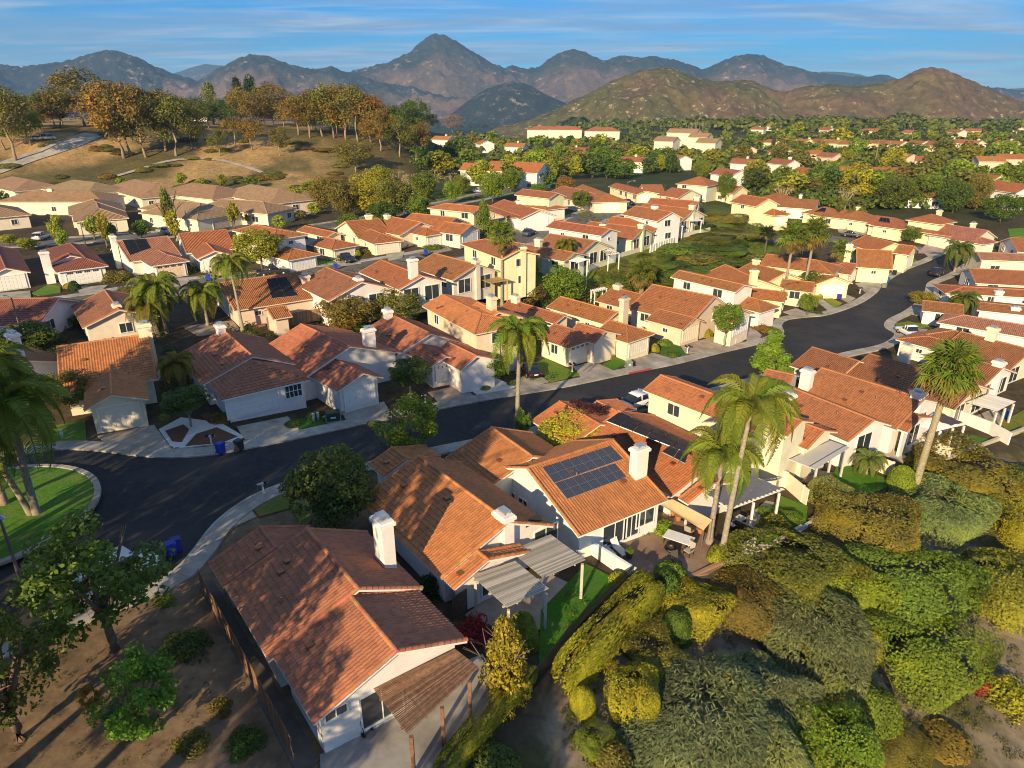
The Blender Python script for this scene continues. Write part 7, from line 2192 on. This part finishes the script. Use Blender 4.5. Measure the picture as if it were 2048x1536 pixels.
def red_kerb():
    a, b = G(1247, 747), G(1293, 737)
    i0 = min(range(len(NL)), key=lambda i: (NL[i] - Vector(a[:2])).length)
    i1 = min(range(len(NL)), key=lambda i: (NL[i] - Vector(b[:2])).length)
    A, Bn = offset_line(NL, -.004), offset_line(NL, .2)
    V, F = [], []
    for k in range(min(i0, i1), max(i0, i1) + 1): V += [(A[k].x, A[k].y, terrain(A[k].x, A[k].y) + .05), (A[k].x, A[k].y, terrain(A[k].x, A[k].y) + .182), (Bn[k].x, Bn[k].y, terrain(Bn[k].x, Bn[k].y) + .19)]
    n = len(V) // 3
    F = [(3 * i + j, 3 * i + j + 1, 3 * i + j + 4, 3 * i + j + 3) for i in range(n - 1) for j in range(2)]
    tag(mobj('kerb_paint', mesh_data('kerb_paint', V, F, M_PAINT), None, (.45, .06, .05)), kind='structure')
red_kerb()
# ------------------------------------------------------------------ patio furniture
def chair(p, rz, label, color=(.4, .34, .27), z=.1):
    q = G(*p)
    root = empty('patio_chair', (q.x, q.y, terrain(q.x, q.y) + z), rz, label, 'chair')
    MB().box(-.28, .28, -.27, .27, .38, .46).build('seat', M_PLAST, root, color)
    M = Matrix.Translation((0, .27, .44)) @ Matrix.Rotation(-.25, 4, 'X')
    MB().box(-.28, .28, 0, .07, 0, .6, M).build('backrest', M_PLAST, root, color)
    for x in (-1, 1):
        for y in (-1, 1): MB().box(x * .27 - .02, x * .27 + .02, y * .25 - .02, y * .25 + .02, 0, .379).build('leg', M_METAL, root, (.08, .07, .06))
        MB().box(x * .31 - .03, x * .31 + .03, -.27, .26, .62, .66).build('armrest', M_METAL, root, (.08, .07, .06))
def table(p, sx, sy, h, rz, label, color, name='patio_table'):
    q = G(*p)
    root = empty(name, (q.x, q.y, terrain(q.x, q.y) + .1), rz, label, 'table')
    MB().box(-sx / 2, sx / 2, -sy / 2, sy / 2, h - .06, h).build('table_top', M_PAINT, root, color)
    for x in (-1, 1):
        for y in (-1, 1): MB().box(x * (sx / 2 - .08) - .04, x * (sx / 2 - .08) + .04, y * (sy / 2 - .08) - .04, y * (sy / 2 - .08) + .04, 0, h - .061).build('leg', M_METAL, root, (.1, .09, .08))
table((1356, 1092), 2.2, 1.2, .74, dir_px((1340, 1078), (1385, 1096)), 'white tabletop on the terracotta patio', (.75, .73, .68))
chair((1378, 1072), 2.4, 'tan patio chair behind the white tabletop')
chair((1376, 1112), -.9, 'tan patio chair right of the fire bowl')
chair((1352, 1132), .3, 'dark patio chair at the patio edge', (.08, .07, .06))
def lounger(p, rz, label):
    q = G(*p)
    root = empty('sun_lounger', (q.x, q.y, terrain(q.x, q.y) + .1), rz, label, 'lounger')
    MB().box(-.3, .3, -.9, .3, .30, .38).build('seat', M_PLAST, root, (.75, .73, .7))
    M = Matrix.Translation((0, .3, .34)) @ Matrix.Rotation(.9, 4, 'X')
    MB().box(-.3, .3, 0, .8, -.04, .04, M).build('backrest', M_PLAST, root, (.75, .73, .7))
    for x in (-1, 1):
        for y in (-.8, .25): MB().box(x * .26 - .025, x * .26 + .025, y - .025, y + .025, 0, .299).build('leg', M_METAL, root, (.6, .6, .58))
lounger((1212, 1108), .5, 'left of two white loungers by the sliding doors')
lounger((1236, 1106), .5, 'right of two white loungers by the sliding doors')
def fire_bowl():
    q = G(1340, 1107)
    root = empty('fire_bowl', (q.x, q.y, q.z + .1), 0, 'round dark fire bowl on the terracotta patio', 'fire bowl')
    MB().tube([(0, 0, .15), (0, 0, .28), (0, 0, .42), (0, 0, .44)], [.2, .42, .5, .46], 18, False).build('bowl', M_METAL, root, (.06, .05, .05), smooth=True)
    for k in range(3):
        a = k * 2.09
        MB().tube([(.38 * math.cos(a), .38 * math.sin(a), 0), (.3 * math.cos(a), .3 * math.sin(a), .3)], .025, 6).build('leg', M_METAL, root, (.05, .05, .05))
fire_bowl()
def pot(p, label, r=.3, green='y', color=(.42, .17, .07)):
    q = G(*p)
    root = empty('plant_pot', (q.x, q.y, terrain(q.x, q.y) + .1), 0, label, 'plant pot')
    MB().tube([(0, 0, 0), (0, 0, r * 1.3), (0, 0, r * 1.35), (0, 0, r * 1.6)], [r * .65, r * .95, r * 1.08, r * 1.08], 14).build('pot', M_PLAST, root, color, smooth=False)
    mobj('foliage', CROWNS['shrub'][0], root, GREEN[green], loc=(0, 0, r * 1.5), scale=(r * 1.2, r * 1.2, r * 1.6))
for p, lb, g in (((1345, 1032), 'clay pot with plant under the shade cloth', 'g'), ((1356, 1042), 'larger clay pot heaped with yellow plants', 'y'), ((1400, 1068), 'clay pot beside the tan chair', 'o'), ((1258, 1118), 'dark urn like pot by the white wall end', 'g'), ((1926, 885), 'clay pot on the dark green back lawn', 'g'), ((1892, 884), 'clay pot with red flowers under the white pergola', 'r'), ((1908, 890), 'white pot with plant under the white pergola', 'g')):
    pot(p, lb, green=g, color=(.06, .06, .07) if 'dark' in lb else (.7, .68, .62) if 'white pot' in lb else (.42, .17, .07))
def sofa(p, rz, label):
    q = G(*p)
    root = empty('patio_sofa', (q.x, q.y, terrain(q.x, q.y) + .1), rz, label, 'sofa')
    MB().box(-1, 1, -.4, .4, 0, .3).build('base', M_WOOD, root, (.04, .035, .03))
    for k in (-1, 0, 1): MB().box(k * .64 - .3, k * .64 + .3, -.38, .25, .302, .45).build('cushion', M_PLAST, root, (.7, .67, .6))
    MB().box(-1, 1, .26, .42, .302, .8).build('backrest', M_WOOD, root, (.05, .04, .035))
sofa((1470, 1050), .7, 'dark wicker sofa with pale cushions under the framed pergola')
sofa((1486, 1062), 2.3, 'second dark wicker seat with pale cushions by the cream wall')
def mower():
    q = G(735, 1470)
    root = empty('hand_truck', (q.x, q.y, q.z + .1), 1.0, 'black hand truck standing against the nearest white wall', 'hand truck')
    for s in (-1, 1):
        MB().tube([(s * .2, 0, .1), (s * .2, .25, 1.15)], .025, 6).build('rail', M_METAL, root, (.04, .04, .04))
        w = MB().tube([(s * .27 - .04, 0, .14), (s * .27 + .04, 0, .14)], .14, 12).build('wheel', M_RUBBER, root)
    for z in (.4, .7, 1.0): MB().box(-.2, .2, z * .24 - .015, z * .24 + .015, z - .02, z + .02).build('crossbar', M_METAL, root, (.04, .04, .04))
    MB().box(-.22, .22, -.4, 0, .02, .05).build('plate', M_METAL, root, (.3, .3, .3))
mower()
def playground():
    q = G(697, 415)
    root = empty('playground_slide', (q.x, q.y, terrain(q.x, q.y)), .3, 'turquoise and lime playground slide beyond the road bend', 'slide')
    for x in (-1, 1):
        for y in (-1, 1): MB().tube([(x, y, 0), (x, y, 3)], .08, 8).build('post', M_PLAST, root, (.05, .35, .35))
    MB().box(-1, 1, -1, 1, 1.4, 1.5).build('platform', M_PLAST, root, (.1, .4, .4))
    V = [(-1.3, -1.3, 3), (1.3, -1.3, 3), (1.3, 1.3, 3), (-1.3, 1.3, 3), (0, 0, 4.1)]
    mobj('canopy', mesh_data('canopy', V, [(0, 1, 4), (1, 2, 4), (2, 3, 4), (3, 0, 4), (3, 2, 1, 0)], M_PLAST), root, (.05, .4, .4))
    MB().box(-.4, .4, -3.6, -1, -.05, .05, Matrix.Translation((0, 0, .9)) @ Matrix.Rotation(.45, 4, 'X')).build('chute', M_PLAST, root, (.45, .5, .05))
playground()

# ------------------------------------------------------------------ tall trees outside the frame whose shade falls on the street
for i, (x, y, h, w) in enumerate(((-40, 26, 19, 4.5), (-47, 36, 20, 4.5), (-34, 14, 20, 4.0), (-52, 22, 22, 5), (-28, 3, 19, 4.0), (-58, 44, 18, 4.5), (-19, 3, 13, 3.0), (-12, -2, 13, 3.2), (-24, -6, 17, 3.5), (-64, 30, 20, 5), (-44, 6, 22, 4.5), (8, -12, 12, 4), (22, -8, 11, 4), (-70, 55, 17, 4.5), (-31, 23, 26, 4.0), (-27, 13, 27, 3.6), (-36, 31, 24, 4.0), (-23, 8, 24, 3.2))):
    tree('loose' if h < 18 else 'euc', Vector((x, y, terrain(x, y))), 0, w, 'o', 'tall gum tree outside the frame whose shade falls across the street', 'shade trees outside the frame', 'tall', .35, h=h, name='eucalyptus_tree')

# ------------------------------------------------------------------ distant wooded valley
def woodland(name, n, seed, xr, yr, label, green, size):
    rg = random.Random(seed)
    Vs, tvs = [], []
    P, Nn, S, T = [], [], [], []
    src = []
    for k in range(n):
        x, y = rg.uniform(*xr), rg.uniform(*yr)
        p = G(x, y)
        if name == 'woodland' and p.y < 700: continue
        s = rg.uniform(*size)
        for q in range(26):
            v = Vector((rg.gauss(0, 1), rg.gauss(0, 1), abs(rg.gauss(0, 1)) * .8)).normalized()
            P.append((p.x + v.x * s, p.y + v.y * s, p.z + s * .4 + v.z * s * .9))
            nn = (v + Vector((rg.gauss(0, .3), rg.gauss(0, .3), .3))).normalized()
            Nn.append(tuple(nn))
            S.append(s * rg.uniform(.5, .9))
            T.append(rg.random())
    me = quads_mesh(name, np.array(P), np.array(Nn), np.array(S), np.array(T), M_LEAF, .8)
    return tag(mobj(name, me, None, green), label, 'woodland', None, 'stuff')
woodland('woodland', 900, 31, (740, 1160), (205, 258), 'dark woods filling the distant valley', (.04, .06, .03), (6, 14))
woodland('treeline', 700, 33, (1040, 2080), (234, 262), 'continuous line of far trees at the foot of the brush hills', (.14, .17, .035), (4, 8))
woodland('undergrowth', 1300, 35, (900, 2080), (262, 345), 'dense greenery filling the gaps between the far houses', (.14, .17, .03), (1.6, 4.2))
woodland('garden_greenery', 500, 37, (1480, 2080), (345, 420), 'dense greenery between the houses right of the bank', (.12, .155, .025), (1.2, 3.0))
VX, VALL = [], [TOWN.uniform(800, 1130) for _ in range(24)]
def greenery(name, n, seed, boxes, label, green, size):
    rg = random.Random(seed)
    P, Nn, S, T = [], [], [], []
    for x0, x1, y0, y1 in boxes:
        for k in range(int(n * (x1 - x0) * (y1 - y0) / 4000) + 4):
            p = G(rg.uniform(x0, x1), rg.uniform(y0, y1))
            s = rg.uniform(*size)
            for q in range(46):
                v = Vector((rg.gauss(0, 1), rg.gauss(0, 1), abs(rg.gauss(0, 1)))).normalized() * rg.uniform(.7, 1)
                P.append((p.x + v.x * s, p.y + v.y * s, p.z + v.z * s * 1.1))
                Nn.append(tuple((v + Vector((rg.gauss(0, .4), rg.gauss(0, .4), .3))).normalized()))
                S.append(s * rg.uniform(.2, .4))
                T.append(rg.random())
    me = quads_mesh(name, np.array(P), np.array(Nn), np.array(S), np.array(T), M_LEAF, .6)
    return tag(mobj(name, me, None, green), label, 'greenery', None, 'stuff')
greenery('garden_greenery', 22, 51, ((40, 140, 640, 730), (200, 330, 640, 690), (430, 560, 655, 690), (600, 760, 640, 700), (330, 380, 690, 790), (770, 900, 640, 700)), 'mixed dark planting in the gardens behind the left roofs', (.05, .085, .016), (.4, 1.1))
greenery('hollow_greenery', 22, 52, ((1030, 1250, 585, 650), (880, 1000, 600, 640), (1200, 1300, 590, 620)), 'mixed planting in the hollow garden below the bank', (.085, .13, .02), (.4, 1.1))
greenery('verge_greenery', 18, 53, ((640, 780, 520, 560), (0, 260, 495, 520), (420, 640, 440, 470), (640, 1000, 440, 470), (270, 330, 480, 560)), 'low planting along the verges of the upper street', (.10, .13, .025), (.3, .9))
greenery('slope_weeds', 10, 54, ((1130, 2040, 1180, 1530),), 'weeds and leaf litter between the shrubs of the planted slope', (.10, .11, .03), (.15, .5))
greenery('dirt_weeds', 5, 55, ((20, 420, 1290, 1530),), 'dry weeds and leaf litter on the bare slope', (.15, .12, .05), (.08, .22))
greenery('street_greenery', 13, 56, ((650, 1010, 470, 500), (900, 1060, 560, 600), (1180, 1330, 640, 680), (1440, 1560, 600, 625), (1500, 1660, 470, 500), (1640, 1980, 440, 470), (1880, 2040, 480, 500), (1700, 1800, 860, 900), (560, 700, 600, 640), (960, 1110, 745, 762)), 'shrubs and ground cover between the middle distance houses', (.085, .12, .02), (.35, 1.2))
greenery('lot_greenery', 16, 57, ((880, 1500, 372, 400), (1000, 1280, 420, 470), (340, 640, 500, 560), (1460, 1700, 390, 440)), 'garden planting scattered between the far street houses', (.10, .13, .022), (.5, 1.5))
for i in range(24):
    x, y = VALL[i], TOWN.uniform(205, 245)
    p = G(x, y)
    c = Vector((p.x, p.y, 0))
    VX.append(x)
    house('white house in the distant wooded valley, %s from the left' % ordinal(sorted(VALL).index(x)), 'd', 'w', [dict(blk=wblock(c, TOWN.uniform(-1.5, 1.5), TOWN.uniform(14, 26), 7, 5, 'hh'))], group='white houses in the distant valley', vents=0)

# ------------------------------------------------------------------ look-alikes told apart by their place in the picture
def number_group(group, text):
    S = sorted((o for o in col.objects if o.get('group') == group), key=lambda o: proj(o.location if o.type == 'EMPTY' and o.location.length > 1 else o.children[0].matrix_world.translation if o.children else o.location)[0])
    for i, o in enumerate(S): o['label'] = text % ordinal(i)
number_group('scrub on the dry hillside', 'low scrub bush on the dry hillside, %s from the left')
number_group('shrubs carpeting the green bank', 'low clipped shrub carpeting the green bank, %s from the left')
number_group('distant skyline palms', 'tall thin palm in the distant skyline rows, %s from the left')

_same = {}
for o in col.objects:
    if o.get('group') == TG: _same.setdefault(o['label'], []).append(o)
for lb, S in _same.items():
    if len(S) > 1:
        S.sort(key=lambda o: proj(o.location)[0])
        for i, o in enumerate(S): o['label'] = '%s, %s of these from left' % (' '.join(lb.split()[:11]).rstrip(','), ordinal(i))

# ------------------------------------------------------------------ haze that turns the far mountains blue
def haze():
    mb = MB().box(-9500, 9500, -400, 12500, -120, 900)
    m = bpy.data.materials.new('haze')
    m.use_nodes = True
    nt = m.node_tree
    nt.nodes.clear()
    v = nt.nodes.new('ShaderNodeVolumePrincipled')
    v.inputs['Color'].default_value = (.34, .62, 1.0, 1)
    v.inputs['Density'].default_value = 0.00008
    v.inputs['Anisotropy'].default_value = 0.0
    o = nt.nodes.new('ShaderNodeOutputMaterial')
    nt.links.new(v.outputs[0], o.inputs['Volume'])
    tag(mb.build('haze', m), 'thin blue haze over the valley and mountains', 'haze', None, 'stuff')
haze()
